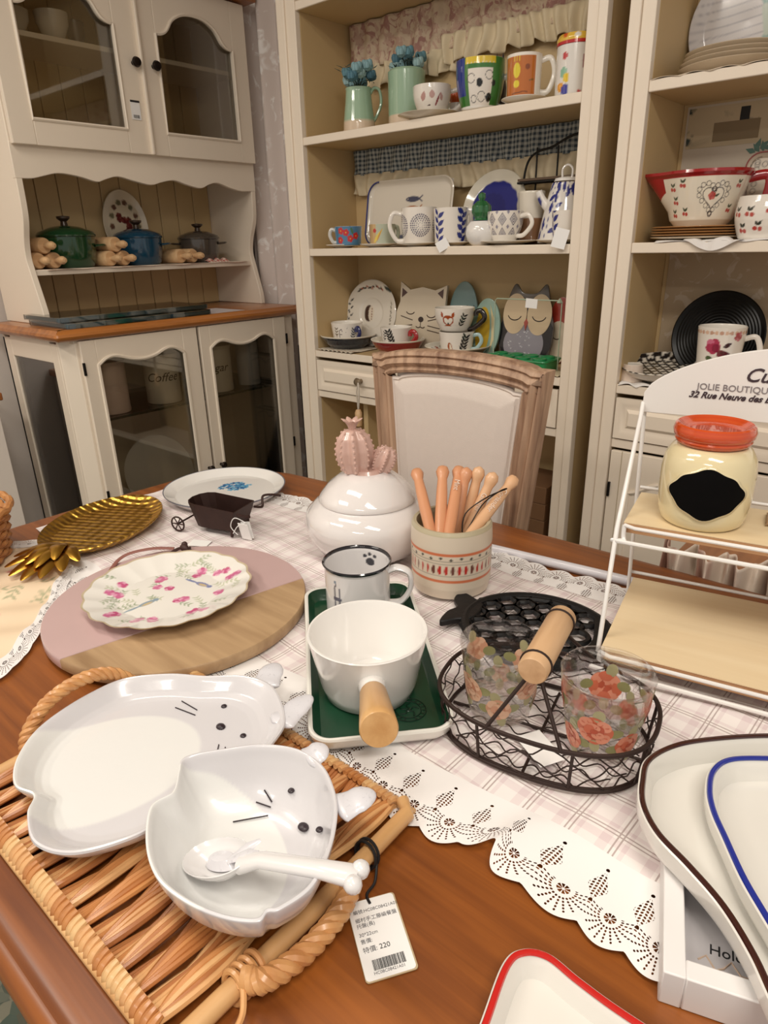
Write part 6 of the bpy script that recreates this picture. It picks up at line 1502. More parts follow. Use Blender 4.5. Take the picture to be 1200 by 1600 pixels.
def rose_glass(x, y, label, tint, rz=0, sd=3):
    t = thing('drinking_glass', label, 'glass', (x, y, CZ+.0055), rz, 'rippled glasses printed with roses')
    MB().lathe([(0, 0), (.033, 0), (.036, .003), (.040, .03), (.049, .094), (.0497, .0955), (.0482, .096), (.0465, .093), (.037, .03), (.033, .010), (0, .009)], 96, .004).build('body', cg_, t)
    r2 = random.Random(sd)
    def petal(th, zz, s, a, col, lift):
        R2 = .0405+(zz-.03)*.145+lift
        pts = []
        for q in np.linspace(0, 2*PI, 14, endpoint=False):
            X, Z = s*math.cos(q), s*.72*math.sin(q); u, w_ = X*math.cos(a)-Z*math.sin(a), X*math.sin(a)+Z*math.cos(a)
            RR = .0405+(zz+w_-.03)*.141+lift; pts.append((RR*math.cos(th+u/.044), RR*math.sin(th+u/.044), zz+w_))
        c = np.mean(pts, 0); return MB().add(np.array(pts+[tuple(c)]), [(i, (i+1) % 14, 14) for i in range(14)])
    cols = (tint[0], tint[1], tint[2], '#8E8C5C', '#A8A27A'); m = MB()
    def put(th, zz, sz, a, ci, lift): b = petal(th, zz, sz, a, 0, lift); m.add(np.concatenate(b.v), b.f, mi=ci)
    for (th, zz, bg) in ((-.25, .058, 1), (1.35, .046, 1.1), (2.9, .060, 1), (4.3, .048, 1.1), (.55, .026, .9), (2.1, .024, .8), (3.6, .024, .9), (5.2, .030, .9)):
        for k in range(4):
            a = k*1.57+r2.uniform(-.3, .3); put(th+.46*bg*math.cos(a), zz+.0195*bg*math.sin(a), .0085, a, 3+k % 2, .0002)
        for k in range(8):
            a = k*.785; put(th+.28*bg*math.cos(a), zz+.0115*math.sin(a)*bg, .0078*bg, a+1.57, (0, 2)[k % 2], .0004+.0002*(k % 2))
        for k in range(5):
            a = k*1.256+.4; put(th+.12*bg*math.cos(a), zz+.0055*math.sin(a)*bg, .0062*bg, a+1.2, (1, 2, 0)[k % 3], .0009+.0002*(k % 3))
        put(th, zz, .0040*bg, .4, 1, .0016)
    m.build('printed_roses', [plain('decal_'+c, c, .4, .3) for c in cols], t)
    return t
rose_glass(-.332, .586, 'rippled rose glass on the left, near the green tray', ('#D09A7C', '#C08466', '#DDB496'), 0, 3)
rose_glass(-.214, .606, 'rippled rose glass on the right, with brighter orange roses', ('#CC6A4C', '#B95238', '#DD9074'), .6, 5)
lb = box_obj('price_tag', (-.026, .026, -.016, .016, 0, .0008), paper); lb.location = (-.262, .557, CZ+.0045); lb.rotation_euler = (0, 0, -.5); tag(lb, 'white paper label lying on the bottom of the wire basket', 'tag')

# ------------------------------------------------------------------ white wire shelf stand with sign
RA = math.radians(11)
rk2 = thing('display_stand', 'white wire two tier stand with pale plywood shelves and arched name sign', 'stand', (-.287, .765, TZ), RA)
ww = plain('white_wire', '#E9E6E2', .3, .3)
ply = wood('plywood_top', '#D9BE93', '#EBD8B4', 0, 40, .45, .1, 14, .8)
plye = wood('plywood_edge', '#8A5A38', '#C69A70', 0, 400, .6, 0, 60)
def to_l(p): d = np.array(p)-np.array([-.287, .765, TZ]); return (d[0]*math.cos(RA)+d[1]*math.sin(RA), -d[0]*math.sin(RA)+d[1]*math.cos(RA), d[2])
RW = .40
l1 = [to_l(q) for q in (pz(936, 1017, .80), pz(998, 905, .80))]; l2 = [to_l(q) for q in (pz(969, 815, .95), pz(1009, 775, .95))]
def plyboard(x0, x1, y0, y1, z0, th=.014):
    o = MB().box(x0, x1, y0, y1, z0, z0+th-.0012).build('shelf_edge', plye, rk2, bevel=0); o['label'] = 'brown layered edge under the pale shelf top'
    MB().box(x0, x1, y0, y1, z0+th-.001, z0+th).build('shelf_top', ply, rk2, bevel=0)
zL, zU = .800-TZ, .950-TZ
plyboard(0.006, RW-.006, -.022, .205, zL-.014); plyboard(.004, RW-.004, .058, .185, zU-.014)
print('rack locals', l1, l2)
SYL = .205
sgl = [to_l(py_(1003, 636, .97))]
front_x0 = 0
for x in (0, RW):
    MB().tube([(x, -.008, 0), (x-.003, .052, zU-.010), (x-.010, SYL-.02, .300), (x-.012, SYL, .318)], .0032, 10).build('front_leg', ww, rk2)
    MB().tube([(x, SYL+.006, 0), (x-.010, SYL+.006, .318)], .003, 10).build('back_leg', ww, rk2)
for (y0, y1, zz) in ((-.028, .212, zL), (.050, .192, zU)):
    MB().tube(smooth_path([(.006, y0+.004, zz-.003), (.006, y0+.003, zz-.018), (.010, y0, zz-.023), (.024, y0-.004, zz-.024), (RW-.024, y0-.004, zz-.024), (RW-.010, y0, zz-.023), (RW-.006, y0+.003, zz-.018), (RW-.006, y0+.004, zz-.003)], 5), .003, 8).build('shelf_rail', ww, rk2)
    MB().tube([(.006, y0+.004, zz-.0025), (.02, y0-.003, zz-.0025), (RW-.02, y0-.003, zz-.0025), (RW-.006, y0+.004, zz-.0025)], .0026, 8).build('guard_rail', ww, rk2)
    MB().rod((0, y1+.004, zz+.004), (RW, y1+.004, zz+.004), .0026).build('back_rail', ww, rk2)
MB().rod((0, -.008, .004), (RW, -.008, .004), .003).build('foot_rail', ww, rk2)
sgz = .305
so = [(0, sgz), (0, sgz+.028)]+[(RW*u, sgz+.028+.072*math.sin(PI*u)**.62) for u in np.linspace(.02, .98, 50)]+[(RW, sgz+.028), (RW, sgz)]
MS = Matrix(((1, 0, 0, -.012), (0, 0, 1, SYL), (0, 1, 0, 0), (0, 0, 0, 1)))
sgn = MB().prism(so, -.003, .003, M=MS).build('sign_board', plain('sign_white', '#E4E0DC', .45), rk2, bevel=.0008); fixn(sgn)
sink = plain('sign_ink', '#3A2A30', .6); sgrey = plain('sign_grey', '#7A7274', .6)
MT = lambda x, zz: Matrix(((1, 0, 0, x), (0, 0, -1, SYL-.0036), (0, 1, 0, zz), (0, 0, 0, 1)))
def sgt(s_, pxx, pyy, size, m_, sh): q = to_l(py_(pxx, pyy, .985)); q = to_l(py_(pxx, pyy, .765+SYL*math.cos(RA)+(q[0])*math.sin(RA))); text('lettering', s_, size, m_, MT(q[0], q[2]), sgn, sh, .0003, bold=.00035 if sh else 0)
sgt('Cuisine', 1162, 595, .0255, sink, .35); sgt('JOLIE BOUTIQUE DE PARIS', 1089, 607, .0122, sgrey, 0); sgt('32 Rue Neuve des Boulangers', 1076, 619, .0120, sink, .35)
# cookie jar on top shelf
ja = pz(1090, 832, .9505); jd = np.array(ja[:2])/np.linalg.norm(ja[:2]); jcx = (ja[0]+jd[0]*.048, ja[1]+jd[1]*.048)
jl = to_l((*jcx, .95)); print('jar local', jl)
jy = min(max(jl[1], .112), .13); jx = jl[0]; wx = -.287+jx*math.cos(RA)-jy*math.sin(RA); wy = .765+jx*math.sin(RA)+jy*math.cos(RA)
JZ = 1.14
cj = thing('storage_jar', 'cream jar with orange stopper lid and blank black label plaque', 'jar', (wx, wy, .9505), face_ang((wx, wy)))
jcream = plain('jar_cream', '#DDCFA6', .12, .8)
MB().lathe([(0, .001), (.046, 0), (.051, .004), (.0545, .016), (.0565, .035), (.0565, .062), (.054, .078), (.047, .088), (.042, .091), (.0, .091)], 96).build('body', jcream, cj)
orm = painted('orange_glaze', .15, .7, bmp=.15, bs=60)
def orp(V, T):
    r = np.sin(V[:, 2]*1500)*.5+.5; return lin('#C2441A')*(1-r[:, None]*.25)+lin('#D9682E')*(r[:, None]*.25)
MB().lathe([(0, .0915), (.040, .0915), (.044, .094), (.0455, .097), (.0445, .099), (.0475, .102), (.0485, .107), (.0465, .113), (.044, .1145), (.0405, .112), (.034, .108), (0, .107)], 96, .002).build('lid', orm, cj, paint=orp)
pqs = []
for q in np.linspace(0, 2*PI, 72, endpoint=False):
    rr = 1+.06*math.cos(4*q)+.035*math.cos(8*q); u, w2 = .0425*rr*math.cos(q), .0270*rr*math.sin(q); pqs.append((u, w2))
def wrapj(pp, lift, z0=.046):
    out = []
    for u, w2 in pp:
        zz = z0+w2; r_ = np.interp(zz, [.004, .016, .035, .062, .078, .088], [.051, .0545, .0565, .0565, .054, .047])+lift; out.append((r_*math.cos(u/.056), r_*math.sin(u/.056), zz))
    return out
def plaque(sc, lift):
    V = [];  N = 72
    for i in range(9): V += wrapj([(u*sc*max(i/8, .001), w2*sc*max(i/8, .001)) for u, w2 in pqs], lift)
    return MB().add(np.array(V), [(i*N+j, i*N+(j+1) % N, (i+1)*N+(j+1) % N, (i+1)*N+j) for i in range(8) for j in range(N)])
cj.rotation_euler = (0, 0, face_ang((wx, wy))+.05); cj.scale = (1, 1, JZ)
pq = plaque(1.09, .0006).build('plaque_border', jcream, cj, solid=.0016); plaque(1.0, .0022).build('black_plaque', plain('chalk_black', '#080707', .9, spec=.1), pq)
# lower shelf is empty; napkin on the upper right
np_ = px0 = to_l(pz(1180, 800, .951))
nk = MB().grid(lambda u, v: (-.03+.07*u, -.02+.045*v, .001+.006*np.abs(np.sin(u*7+v*3))), 24, 16).build('brown_napkin', plain('brown_cloth', '#A98A68', .9), solid=.001)
nk.location = (-.287+.197*math.cos(RA)-.14*math.sin(RA), .765+.197*math.sin(RA)+.14*math.cos(RA), .9515); nk.rotation_euler = (0, 0, RA)
tag(nk, 'small brown folded napkin right of the orange lidded jar', 'napkin')

# white rod on the table, ruffled cloth behind
a, b_ = pz(772, 858, TZ+.009), pz(990, 910, TZ+.009); dd = (b_-a)/np.linalg.norm(b_-a); b2_ = b_+dd*.10
wrod = MB().tube([tuple(a-dd*.10), tuple(b2_)], .0085, 16).build('white_rod', plain('rod_white', '#DEDCE2', .25, .4)); tag(wrod, 'thick white rod lying along the far table edge', 'rod')
rc = thing('ruffled_cloth', 'striped pink and cream ruffled cloth bunched at the far edge behind the stand', 'cloth', (0, 0, 0))
def ruf(u, v): 
    x = -.345+.50*u; return (x, 1.165+.022*np.sin(u*58+v*1.5)+.012*np.sin(u*131), .700+.085*v+.006*np.sin(u*58)*v)
def rufm():
    m, nt, b = newmat('ruffle_stripes'); tc, (x, y, z_) = ob_xyz(nt); n = noise(nt, 8, 2, sc3=(6, 1, .3)); f = ((E(nt, n.outputs[0])-.5)*8).mx(0.).mn(1.)
    nt.links.new(mixc(nt, f, '#D9CBBC', '#B08878'), b.inputs['Base Color']); b.inputs['Roughness'].default_value = .9; return m
MB().grid(ruf, 240, 14).build('ruffle', rufm(), rc, solid=.0012)
chs = thing('side_table', 'low side table under the ruffled cloth behind the dining table', 'table', (0, 0, 0))
MB().box(-.36, .22, 1.165, 1.45, .66, .70).build('top', oak, chs, bevel=.003)
for x in (-.34, .20):
    for y in (1.19, 1.42): MB().box(x-.015, x+.015, y-.015, y+.015, 0, .66).build('leg', oak, chs)

# ------------------------------------------------------------------ wicker tray
wt_ = thing('wicker_tray', 'rectangular honey coloured wicker tray with rope handles in the foreground', 'tray', (-.508, .258, TZ), 0)
wk = [wood('willow_%d' % i, a_, b_, 1, 50, .4, .2, 8) for i, (a_, b_) in enumerate((('#8E4F27', '#C98A50'), ('#A8693A', '#E0B078'), ('#7A4120', '#B5743E')))]
rodm0 = wood('willow_pale', '#B98650', '#E4BE88', 1, 50, .4, .2, 8)
TXL, TXR, TYN, TYF = -.186, .178, -.138, .138
cz_ = .010
NB = 25; cm = [MB() for _ in range(3)]; protos = {}; r2 = random.Random(4)
for i in range(NB):
    x = TXL+.010+(TXR-TXL-.022)*i/(NB-1)
    for s in (-1, -.36, .36, 1):
        g = r2.randrange(3); ys_ = np.linspace(TYN+.002, TYF-.002, 28); q = (ys_-TYN)/(TYF-TYN); ph = PI*(i % 2)
        off = s*.0066*np.abs(np.sin(PI*(q*3+.5*(i % 2))))**.8+.0015*np.sin(q*9+i+s)
        cm[g].tube(np.c_[x+off, ys_, cz_+.0042*np.sin(PI*3*q+ph)+.0016*s*np.cos(PI*3*q)], .0030+r2.uniform(-.0003, .0007), 7)
    for yy, s in ((TYN, -1), (TYF, 1)):
        g = (i*2+(s > 0)+i//3) % 3; xx = x+.0012*math.sin(i*7.0)
        if (g, s) in protos:
            o = protos[g, s].copy(); COL.objects.link(o); o.parent = wt_; o.location = (xx, 0, 0); continue
        b = MB()
        for e in (-.0036, .0036):
            pth = [(e, yy-s*.010+s*.0128*math.sin(a), cz_-.001+.0088*math.cos(a)) for a in np.linspace(.15, 2.9, 9)]
            b.tube(pth, [.0030, .0036, .0042, .0046, .0048, .0046, .0040, .0036, .0030], 8)
        o = b.build('cane_loop', (wk[1], rodm0, wk[0])[g], wt_); o.location = (xx, 0, 0); protos[g, s] = o
for g in range(3): cm[g].build('woven_canes', wk[g], wt_)
rodm = wood('willow_rod', '#B07A42', '#DDB27C', 1, 40, .4, .2, 10)
MB().tube([(TXR+.012, TYN-.030, .011), (TXR+.014, 0, .012), (TXR+.012, TYF-.006, .014), (TXR-.002, TYF+.004, .014)], [.0085, .0085, .008, .007], 12).build('side_rod', rodm, wt_)
MB().tube([(TXL-.006, TYN-.01, .011), (TXL-.006, 0, .012), (TXL-.006, TYF-.0, .013)], .008, 12).build('side_rod', rodm, wt_)
for y in (TYN-.004, TYF+.004): MB().rod((TXL, y, .007), (TXR+.012, y, .007), .0045).build('cross_rod', rodm, wt_)
def rope(path, r, mat, name, twists=9, nst=3):
    P0 = smooth_path(path, 12); n = len(P0); T = np.gradient(P0, axis=0); T /= np.linalg.norm(T, axis=1, keepdims=True)
    up = np.array([0, 0, 1.]); N1 = np.cross(T, up); N1 /= np.maximum(np.linalg.norm(N1, axis=1, keepdims=True), 1e-6); N2 = np.cross(T, N1); m = MB()
    for k in range(nst):
        a = np.linspace(0, twists*2*PI, n)+k*2*PI/nst; m.tube(P0+r*.55*(np.cos(a)[:, None]*N1+np.sin(a)[:, None]*N2), r*.62, 8)
    return m.build(name, mat, wt_)
rp_m = wood('rope_willow', '#B0703C', '#DDA86E', 0, 60, .4, .2, 4)
RO = np.array([-.508, .258, TZ])
hpts = [tuple(pz(x, y, zz)-RO) for x, y, zz in ((63, 1150, TZ+.016), (62, 1125, TZ+.035), (80, 1085, TZ+.055), (125, 1062, TZ+.062), (180, 1062, TZ+.050), (212, 1082, TZ+.020))]
hpts = [(-.196, -.072, .014), (-.200, -.065, .035), (-.205, -.035, .058), (-.207, .008, .064), (-.204, .045, .052), (-.196, .075, .016)]
rope(hpts, .0075, rp_m, 'rope_handle', 7)
rope([(TXR+.018, -.074, .020), (TXR+.030, -.066, .018), (TXR+.036, -.030, .014), (TXR+.034, .010, .014), (TXR+.026, .036, .018), (TXR+.016, .042, .020)], .0085, rp_m, 'rope_handle', 6)
wr_ = MB()
for q in np.linspace(-.010, .010, 4): wr_.tube([(TXR+.013+.0115*math.cos(a), -.072+q+.003*math.sin(a), .012+.0115*math.sin(a)) for a in np.linspace(0, 2*PI, 20, endpoint=False)], .0028, 7, closed=True)
wr_.tube(smooth_path([(TXR+.02, -.078, .02), (TXR+.034, -.09, .014), (TXR+.036, -.102, .006)], 5), .0026, 7)
wr_.build('binding', rp_m, wt_)
# cord and price tag
cdd = thing('elastic_loop', 'black elastic cord knotted round the tray rod, tying on the price tag', 'cord', (-.318, .330, TZ))
cr = MB()
for q in (-.002, .002): cr.tube([(.000+.0125*math.cos(a), q+.003*math.sin(a), .0135+.0125*math.sin(a)) for a in np.linspace(0, 2*PI, 22, endpoint=False)], .0015, 6, closed=True)
cr.tube(smooth_path([(.012, .0, .010), (.020, -.012, .004), (.022, -.025, .003), (.030, -.030, .003)], 6), .0013, 6)
cr.build('loop', plain('cord_black', '#141214', .6), cdd)
q4 = [np.array(p[:2]) for p in (pz(540, 1412, TZ+.002), pz(615, 1393, TZ+.002), pz(657, 1512, TZ+.002), pz(570, 1538, TZ+.002))]
qc = sum(q4)/4; ux = (q4[1]-q4[0]+q4[2]-q4[3])/2; W_ = np.linalg.norm(ux); vy = (q4[0]-q4[3]+q4[1]-q4[2])/2; H_ = np.linalg.norm(vy); ta = math.atan2(-vy[0], vy[1])
pt = thing('price_tag', 'large white price tag reading 220 with a barcode lying on the bare wood', 'tag', (*qc, TZ+.0008), ta)
print('tag', W_, H_, math.degrees(ta))
MB().prism(rrect(W_*.97, H_, .003, 4), 0, .0008).build('card', plain('card_brown', '#B9A582', .7), pt)
MB().prism(rrect(W_*.93, H_*.975, .003, 4, -.0005, 0), .0009, .0014).build('printed_face', paper, pt)
def tt_(s, x, y, size, m=ink): text('lettering', s, size, m, Matrix.Translation((-W_/2+x, H_/2-y, .00145)), pt, 0, .0001)
ginkk = plain('ink_grey', '#5E5C60', .6)
tt_('編號:HC08C08421A01', .0045, .0125, .0042, ginkk); tt_('鄉村手工藤編餐盤', .0045, .0205, .0046, ginkk); tt_('托盤(長)', .0045, .0255, .0044, ginkk)
tt_('30*22cm', .0045, .0335, .0045, ginkk); tt_('售價:', .0045, .0395, .0045, ginkk); tt_('特價:', .0045, .0475, .0056, ginkk); tt_('220', .0185, .0475, .0062)
bc_ = MB(); r2 = random.Random(1); x = -.0130
while x < .0135:
    w2 = r2.choice((.0003, .0005, .0008)); bc_.box(x, x+w2, -H_/2+.0078, -H_/2+.0165, .00142, .0016); x += w2+r2.choice((.0003, .0005))
bc_.build('barcode', ink, pt, bevel=0); tt_('HC08C08421A01', .0085, H_-.0045, .0036, ginkk)

# ------------------------------------------------------------------ animal shaped dish, bowl and spoon
spk = plain('speckle_white', '#E4E2E4', .25, .5)
def speck():
    m, nt, b = newmat('speckled_glaze'); n = noise(nt, 260, 3); f = ((E(nt, n.outputs[0])-.60)*8).mx(0.).mn(1.)
    nt.links.new(mixc(nt, f*.5, '#D6D5DA', '#B4B3BA'), b.inputs['Base Color']); b.inputs['Roughness'].default_value = .28; b.inputs['Coat Weight'].default_value = .4; return m
greyg = speck()
def ear(t, base, tip, w, h_, mat, z0, z1, nm='ear'):
    b0, t0 = np.array([*base, z0]), np.array([*tip, z1]); d = t0-b0; b0 = b0+d*.12; d = t0-b0
    pth = smooth_path([tuple(b0), tuple(b0+d*.3), tuple(b0+d*.65+np.array([0, 0, .001])), tuple(t0)], 8)
    q = np.linspace(0, 1, len(pth)); rad = w*np.interp(q, [0, .15, .3, .45, .6, .75, .88, .96, 1], [.35, .80, .72, .66, .68, .58, .38, .20, .04])
    MB().tube(pth, rad, 18, flat=(1, h_)).build(nm, mat, t)
# dish: outline around its centre in world axes
dc = np.array([-.583, .262])
do = np.array([(-.655, .160), (-.622, .146), (-.594, .152), (-.575, .138), (-.535, .128), (-.497, .146), (-.472, .190), (-.470, .225), (-.452, .262), (-.455, .310), (-.468, .348), (-.482, .378), (-.515, .402), (-.552, .415), (-.590, .405), (-.625, .376), (-.665, .350), (-.700, .310), (-.706, .270), (-.700, .225), (-.685, .190)])
DD = smooth_path(np.c_[do-dc, np.zeros(len(do))], 10, True)[:, :2]
dz = TZ+.0215
ad = thing('cat_dish', 'large white and grey eared animal shaped dish lying on the wicker tray', 'dish', (*dc, dz), 0)
def scaled(poly, prof, nsub=4):
    V = []; prof = resample(prof, .012); n = len(poly)
    rm = np.linalg.norm(poly, axis=1); rs = np.convolve(np.r_[rm[-15:], rm, rm[:15]], np.ones(31)/31, 'valid'); sm_ = poly*(rs/rm)[:, None]
    for t, zz in prof: w_ = np.clip((t-.45)/.5, 0, 1); V.append(np.c_[(poly*w_+sm_*(1-w_))*max(t, .002), np.full(n, zz)])
    return np.concatenate(V), [(i*n+j, i*n+(j+1) % n, (i+1)*n+(j+1) % n, (i+1)*n+j) for i in range(len(prof)-1) for j in range(n)], np.repeat(np.linspace(0, 1, len(prof)), n)
V, Fc, Tg = scaled(DD, [(0, .006), (.76, .006), (.82, .0075), (.87, .0115), (.91, .0175), (.945, .0228), (.97, .0258), (.985, .0268), (.998, .0262), (1.003, .0240), (.985, .019), (.95, .012), (.88, .003), (.80, 0), (0, 0)])
ax_ = np.array([.42, .91]); ax_ /= np.linalg.norm(ax_)             # towards the head
def adp(V, T):
    s = V[:, :2] @ ax_; w = V[:, :2] @ np.array([ax_[1], -ax_[0]]); p = Pt(w, s, '#D3D1D4'); p.e = .0015
    p.e = .003; p.put((np.hypot(w/.078, (s+.045)/.105)-1)*.07, '#E3E3E1')
    return p.c
MB().add(V, Fc, tag=Tg).build('dish_body', painted('dish_glaze', .25, .5, bmp=.12, bs=70), ad, paint=adp)
L2 = lambda x, y, zz=dz: (x-dc[0], y-dc[1])
ear(ad, L2(-.555, .405), L2(*pz(432, 1042, .80)[:2]), .024, .28, greyg, .019, .024); ear(ad, L2(-.492, .368), L2(*pz(487, 1093, .80)[:2]), .023, .28, greyg, .019, .024)
facem = plain('face_dark', '#2A1E24', .4)
def face(t, org, surf, eyes, nose, whisk, sc=1.0):
    """eyes, nose and whiskers laid on the glazed surface where the photo shows them"""
    def hit(q):
        z_ = org[2]+.01
        for _ in range(40): p = pz(q[0], q[1], z_); z_ += .5*(org[2]+surf(p[0]-org[0], p[1]-org[1])-z_)
        p = pz(q[0], q[1], z_); return (p[0]-org[0], p[1]-org[1], z_-org[2]+.0006)
    for e in eyes: MB().ball(hit(e), .0036*sc, 12, sc=(1, 1, .5)).build('eye', facem, t)
    MB().ball(hit(nose), .0056*sc, 12, sc=(1.1, .9, .5)).build('nose', facem, t)
    for a, b in whisk: MB().tube([hit((a[0]+(b[0]-a[0])*q, a[1]+(b[1]-a[1])*q)) for q in np.linspace(0, 1, 7)], .0007, 5).build('whisker', facem, t)
face(ad, (dc[0], dc[1], dz), lambda x, y: .0062, ((350, 1104), (380, 1150)), (345, 1136), (((274, 1106), (305, 1118)), ((284, 1096), (308, 1110)), ((338, 1182), (342, 1164)), ((352, 1186), (352, 1168))))
mk = MB()
# bowl
bcn = np.array([-.383, .248]); bz = TZ+.0255
bw_ = thing('cat_bowl', 'deep white and grey eared animal shaped bowl on the wicker tray', 'bowl', (*bcn, bz), 0)
bo_ = np.array([(-.452, .200), (-.452, .222), (-.470, .240), (-.480, .250), (-.478, .262), (-.462, .284), (-.438, .312), (-.405, .330), (-.372, .330), (-.345, .318), (-.322, .300), (-.300, .270), (-.286, .236), (-.290, .208), (-.296, .200), (-.296, .190), (-.318, .176), (-.350, .166), (-.385, .164), (-.420, .176)])
BB = smooth_path(np.c_[bo_-bcn, np.zeros(len(bo_))], 9, True)[:, :2]
circ = lambda t: t
V = []; bprof = smooth_path([(a, b, 0) for a, b in [(0, .007), (.20, .007), (.40, .0075), (.60, .013), (.78, .028), (.90, .048), (.950, .059), (.972, .0622), (.990, .0625), (1.002, .0600), (.96, .045), (.84, .020), (.66, .004), (.5, 0), (0, 0)]], 5)[:, :2]
prof = resample([tuple(q) for q in bprof], .015); n = len(BB)
br_ = np.linalg.norm(BB, axis=1); bs2 = np.full(len(BB), br_.mean()); bsm = BB*(bs2/br_)[:, None]
for t_, zz in prof: w_ = np.clip((t_-.35)/.6, 0, 1)**1.3; V.append(np.c_[(BB*w_+bsm*(1-w_))*max(t_, .002), np.full(n, zz)])
Fc = [(i*n+j, i*n+(j+1) % n, (i+1)*n+(j+1) % n, (i+1)*n+j) for i in range(len(prof)-1) for j in range(n)]
bax = np.array([.50, .866])
def bwp(V, T):
    s = V[:, :2] @ bax; w = V[:, :2] @ np.array([bax[1], -bax[0]]); p = Pt(w, s, '#D3D1D4'); p.e = .0015
    p.put((np.hypot(w/.080, (s+.040)/.072)-1)*.07, '#E3E3E1'); c = p.c; c[(T > .62)] = lin('#D3D1D4'); return c
MB().add(np.concatenate(V), Fc, tag=np.repeat(np.linspace(0, 1, len(prof)), n)).build('bowl_body', painted('dish_glaze'), bw_, paint=bwp)
B2_ = lambda x, y: (x-bcn[0], y-bcn[1])
ear(bw_, B2_(-.392, .325), B2_(*pz(512, 1170, .845)[:2]), .020, .34, greyg, .056, .062); ear(bw_, B2_(-.330, .300), B2_(*pz(587, 1240, .845)[:2]), .021, .34, greyg, .055, .060)
def bsurf(x, y):
    a = math.atan2(y, x); i = np.argmin(np.abs((np.arctan2(BB[:, 1], BB[:, 0])-a+PI) % (2*PI)-PI)); t_ = math.hypot(x, y)/np.linalg.norm(BB[i]); return float(np.interp(t_, [0, .40, .60, .78, .90, .955], [.007, .007, .012, .028, .048, .060]))+.0006
face(bw_, (bcn[0], bcn[1], bz), bsurf, ((455, 1236), (499, 1297)), (474, 1293), (((413, 1235), (425, 1254)), ((400, 1254), (423, 1262)), ((364, 1285), (419, 1275))), .95)
# spoon
sa_, sb_ = pz(345, 1352, TZ+.050), pz(560, 1372, TZ+.094)
spn = thing('ceramic_spoon', 'white ceramic soup spoon with a fish tail in the bowl', 'spoon', tuple(sa_), 0)
dl_ = sb_-sa_; L_ = np.linalg.norm(dl_); e1 = dl_/L_; e2 = np.cross([0, 0, 1], e1); e2 /= np.linalg.norm(e2); e3 = np.cross(e1, e2)
MSp = Matrix(((e1[0], e2[0], e3[0], 0), (e1[1], e2[1], e3[1], 0), (e1[2], e2[2], e3[2], 0), (0, 0, 0, 1)))
spw = plain('spoon_glaze', '#E2E0E0', .2, .6)
MB().radial(lambda a: 1/math.sqrt((math.cos(a)/(.033 if math.cos(a) > 0 else .036))**2+(math.sin(a)/.022)**2), [(0, -.006), (.6, -.004), (.9, .004), (1, .009), (.97, .0095), (.85, .005), (.5, -.002), (0, -.0035)], 48, .1, M=MSp).build('bowl_part', spw, spn)
MB().tube([tuple(e1*q+e3*h_) for q, h_ in ((.026, .004), (.05, .010), (L_*.75, .006), (L_*.95, .002), (L_, .001))], [.0085, .0068, .0072, .0085, .004], 14, flat=(1.15, .8)).ball(tuple(e1*(L_-.002)+e2*.008), .0075, 12).ball(tuple(e1*(L_-.002)-e2*.006), .0075, 12).build('handle', spw, spn)
MB().radial(lambda a: 1/math.sqrt((math.cos(a)/.020)**2+(math.sin(a)/.010)**2), [(0, .008), (.6, .007), (1, .000)], 24, M=Matrix.Translation(tuple(e2*.004+e3*-.001)) @ MSp).tube([tuple(e1*.012+e3*.006), tuple(e1*.026+e2*.012+e3*.009), tuple(e1*.034+e2*.020+e3*.010)], [.003, .006, .002], 8, flat=(1, .4)).tube([tuple(e1*.012+e3*.006), tuple(e1*.030+e2*.004+e3*.010), tuple(e1*.042+e2*.006+e3*.011)], [.003, .006, .002], 8, flat=(1, .4)).build('fish_relief', greyg, spn)

# ------------------------------------------------------------------ box frame and the toast shaped trays at right
ba = math.radians(19)
bx = thing('box_frame', 'white wooden box frame with printed card at the bottom right', 'box', (-.067, .380, TZ), ba)
BW_, BD_, BH_ = .26, .185, .034
wf = plain('frame_white', '#E2DFDE', .45)
tk = .016
for nm, b in (('frame_side', (0, tk, 0, BD_, 0, BH_)), ('frame_side', (BW_-tk, BW_, 0, BD_, 0, BH_)), ('frame_side', (tk, BW_-tk, 0, tk, 0, BH_)), ('frame_side', (tk, BW_-tk, BD_-tk, BD_, 0, BH_))): MB().box(*b).build(nm, wf, bx, bevel=.0012)
cardm = plain('card_grey', '#B7B3B5', .6, var=.10, vs=14)
cdp = MB().box(tk, BW_-tk, tk, BD_-tk, .008, .012).build('printed_card', cardm, bx)
text('lettering', 'Hold', .0125, ink, Matrix.Translation((tk+.020, tk+.028, .0122)), cdp, .05, .0002)
text('lettering', 'memories', .0075, ink, Matrix.Translation((tk+.050, tk+.012, .0122)), cdp, 0, .0002)
MB().tube([(tk+.012+.006*k, tk+.02+.006*math.sin(k*2.0), .0122) for k in range(8)], .0008, 5).build('faint_scroll', plain('scroll_beige', '#C9B09C', .7), cdp)
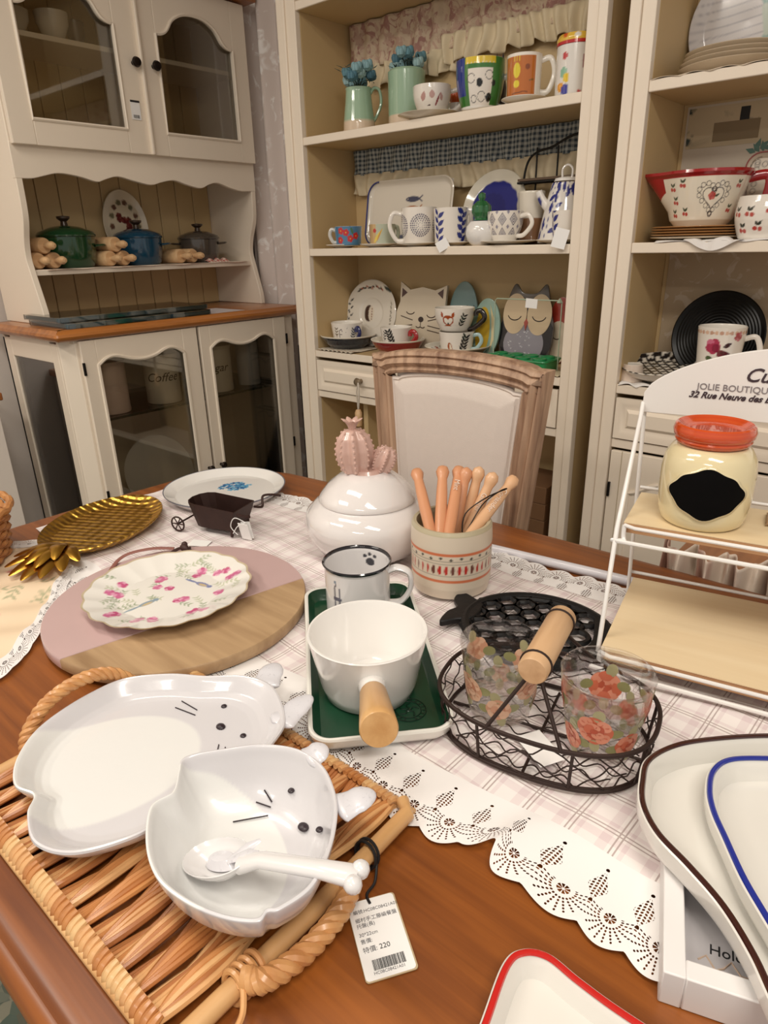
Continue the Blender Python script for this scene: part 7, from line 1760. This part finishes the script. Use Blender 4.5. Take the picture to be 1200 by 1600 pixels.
def toast(name, label, ctrl, z0, rim_col, tilt=(0, 0), wall=.016, piv=None, group=None, zs=1.0):
    P0 = smooth_path([(x*zs, y*zs, 0) for x, y in ctrl], 9, True)[:, :2]; c = P0.mean(0) if piv is None else np.array(piv)
    t = thing(name, label, 'tray', (*c, z0), 0, group); t.rotation_euler = (tilt[0], tilt[1], 0); Q = P0-c
    ivory = plain('ivory_glaze', '#DFDCD5', .15, .6)
    MB().rings(Q, [(.010, 0), (.003, .004), (0, .012), (0, wall-.001), (.001, wall), (.004, wall+.0005), (.0065, wall-.002), (.009, wall-.007), (.014, .0045), (.018, .004)], True, True).build('dish', ivory, t)
    e = np.roll(Q, -1, 0)-np.roll(Q, 1, 0); nn = np.stack([-e[:, 1], e[:, 0]], 1); nn /= np.linalg.norm(nn, axis=1, keepdims=True)
    if np.sum(Q[:, 0]*np.roll(Q[:, 1], -1)-np.roll(Q[:, 0], -1)*Q[:, 1]) < 0: nn = -nn
    R = Q+nn*.0040; MB().tube(np.c_[R, np.full(len(R), wall+.0002)], .0027, 8, closed=True, flat=(1, .8)).build('coloured_rim', plain('rim_'+rim_col, rim_col, .12, .8), t)
    return t
brown_c = [(-.150, .545), (-.156, .580), (-.140, .622), (-.105, .664), (-.062, .703), (-.01, .738), (.05, .768), (.095, .775), (.120, .750), (.125, .700), (.118, .64), (.118, .58), (.125, .50), (.120, .43), (.095, .385), (.06, .368), (.025, .375), (.000, .397), (-.022, .425), (-.050, .452), (-.082, .472), (-.115, .490), (-.138, .515)]
toast('brown_rim_tray', 'white tray with dark brown rim resting on the box frame', brown_c, TZ+BH_+.0003, '#3A1C18', wall=.026, zs=.966, group='white trays with a coloured rim')
blue_c = [(-.094, .560), (-.099, .590), (-.090, .618), (-.060, .645), (-.02, .672), (.03, .70), (.07, .705), (.092, .68), (.095, .62), (.095, .55), (.098, .47), (.085, .42), (.05, .405), (.02, .415), (-.004, .435), (-.026, .458), (-.045, .480), (-.066, .510), (-.083, .535)]
toast('blue_rim_tray', 'white tray with cobalt blue rim lying on top of the brown rimmed one', blue_c, TZ+BH_+.0055, '#1E2E8C', wall=.024, zs=.982, group='white trays with a coloured rim')
red_c = [(-.166, .318), (-.160, .338), (-.142, .348), (-.115, .346), (-.085, .345), (-.045, .347), (.0, .352), (.035, .350), (.050, .325), (.045, .28), (.04, .22), (.045, .16), (.02, .135), (-.03, .14), (-.09, .14), (-.13, .145), (-.145, .175), (-.146, .22), (-.156, .27)]
toast('red_rim_tray', 'white tray with a red rim lying on the bare table at the bottom edge', red_c, TZ+.0005, '#C22420', wall=.020, group='white trays with a coloured rim')
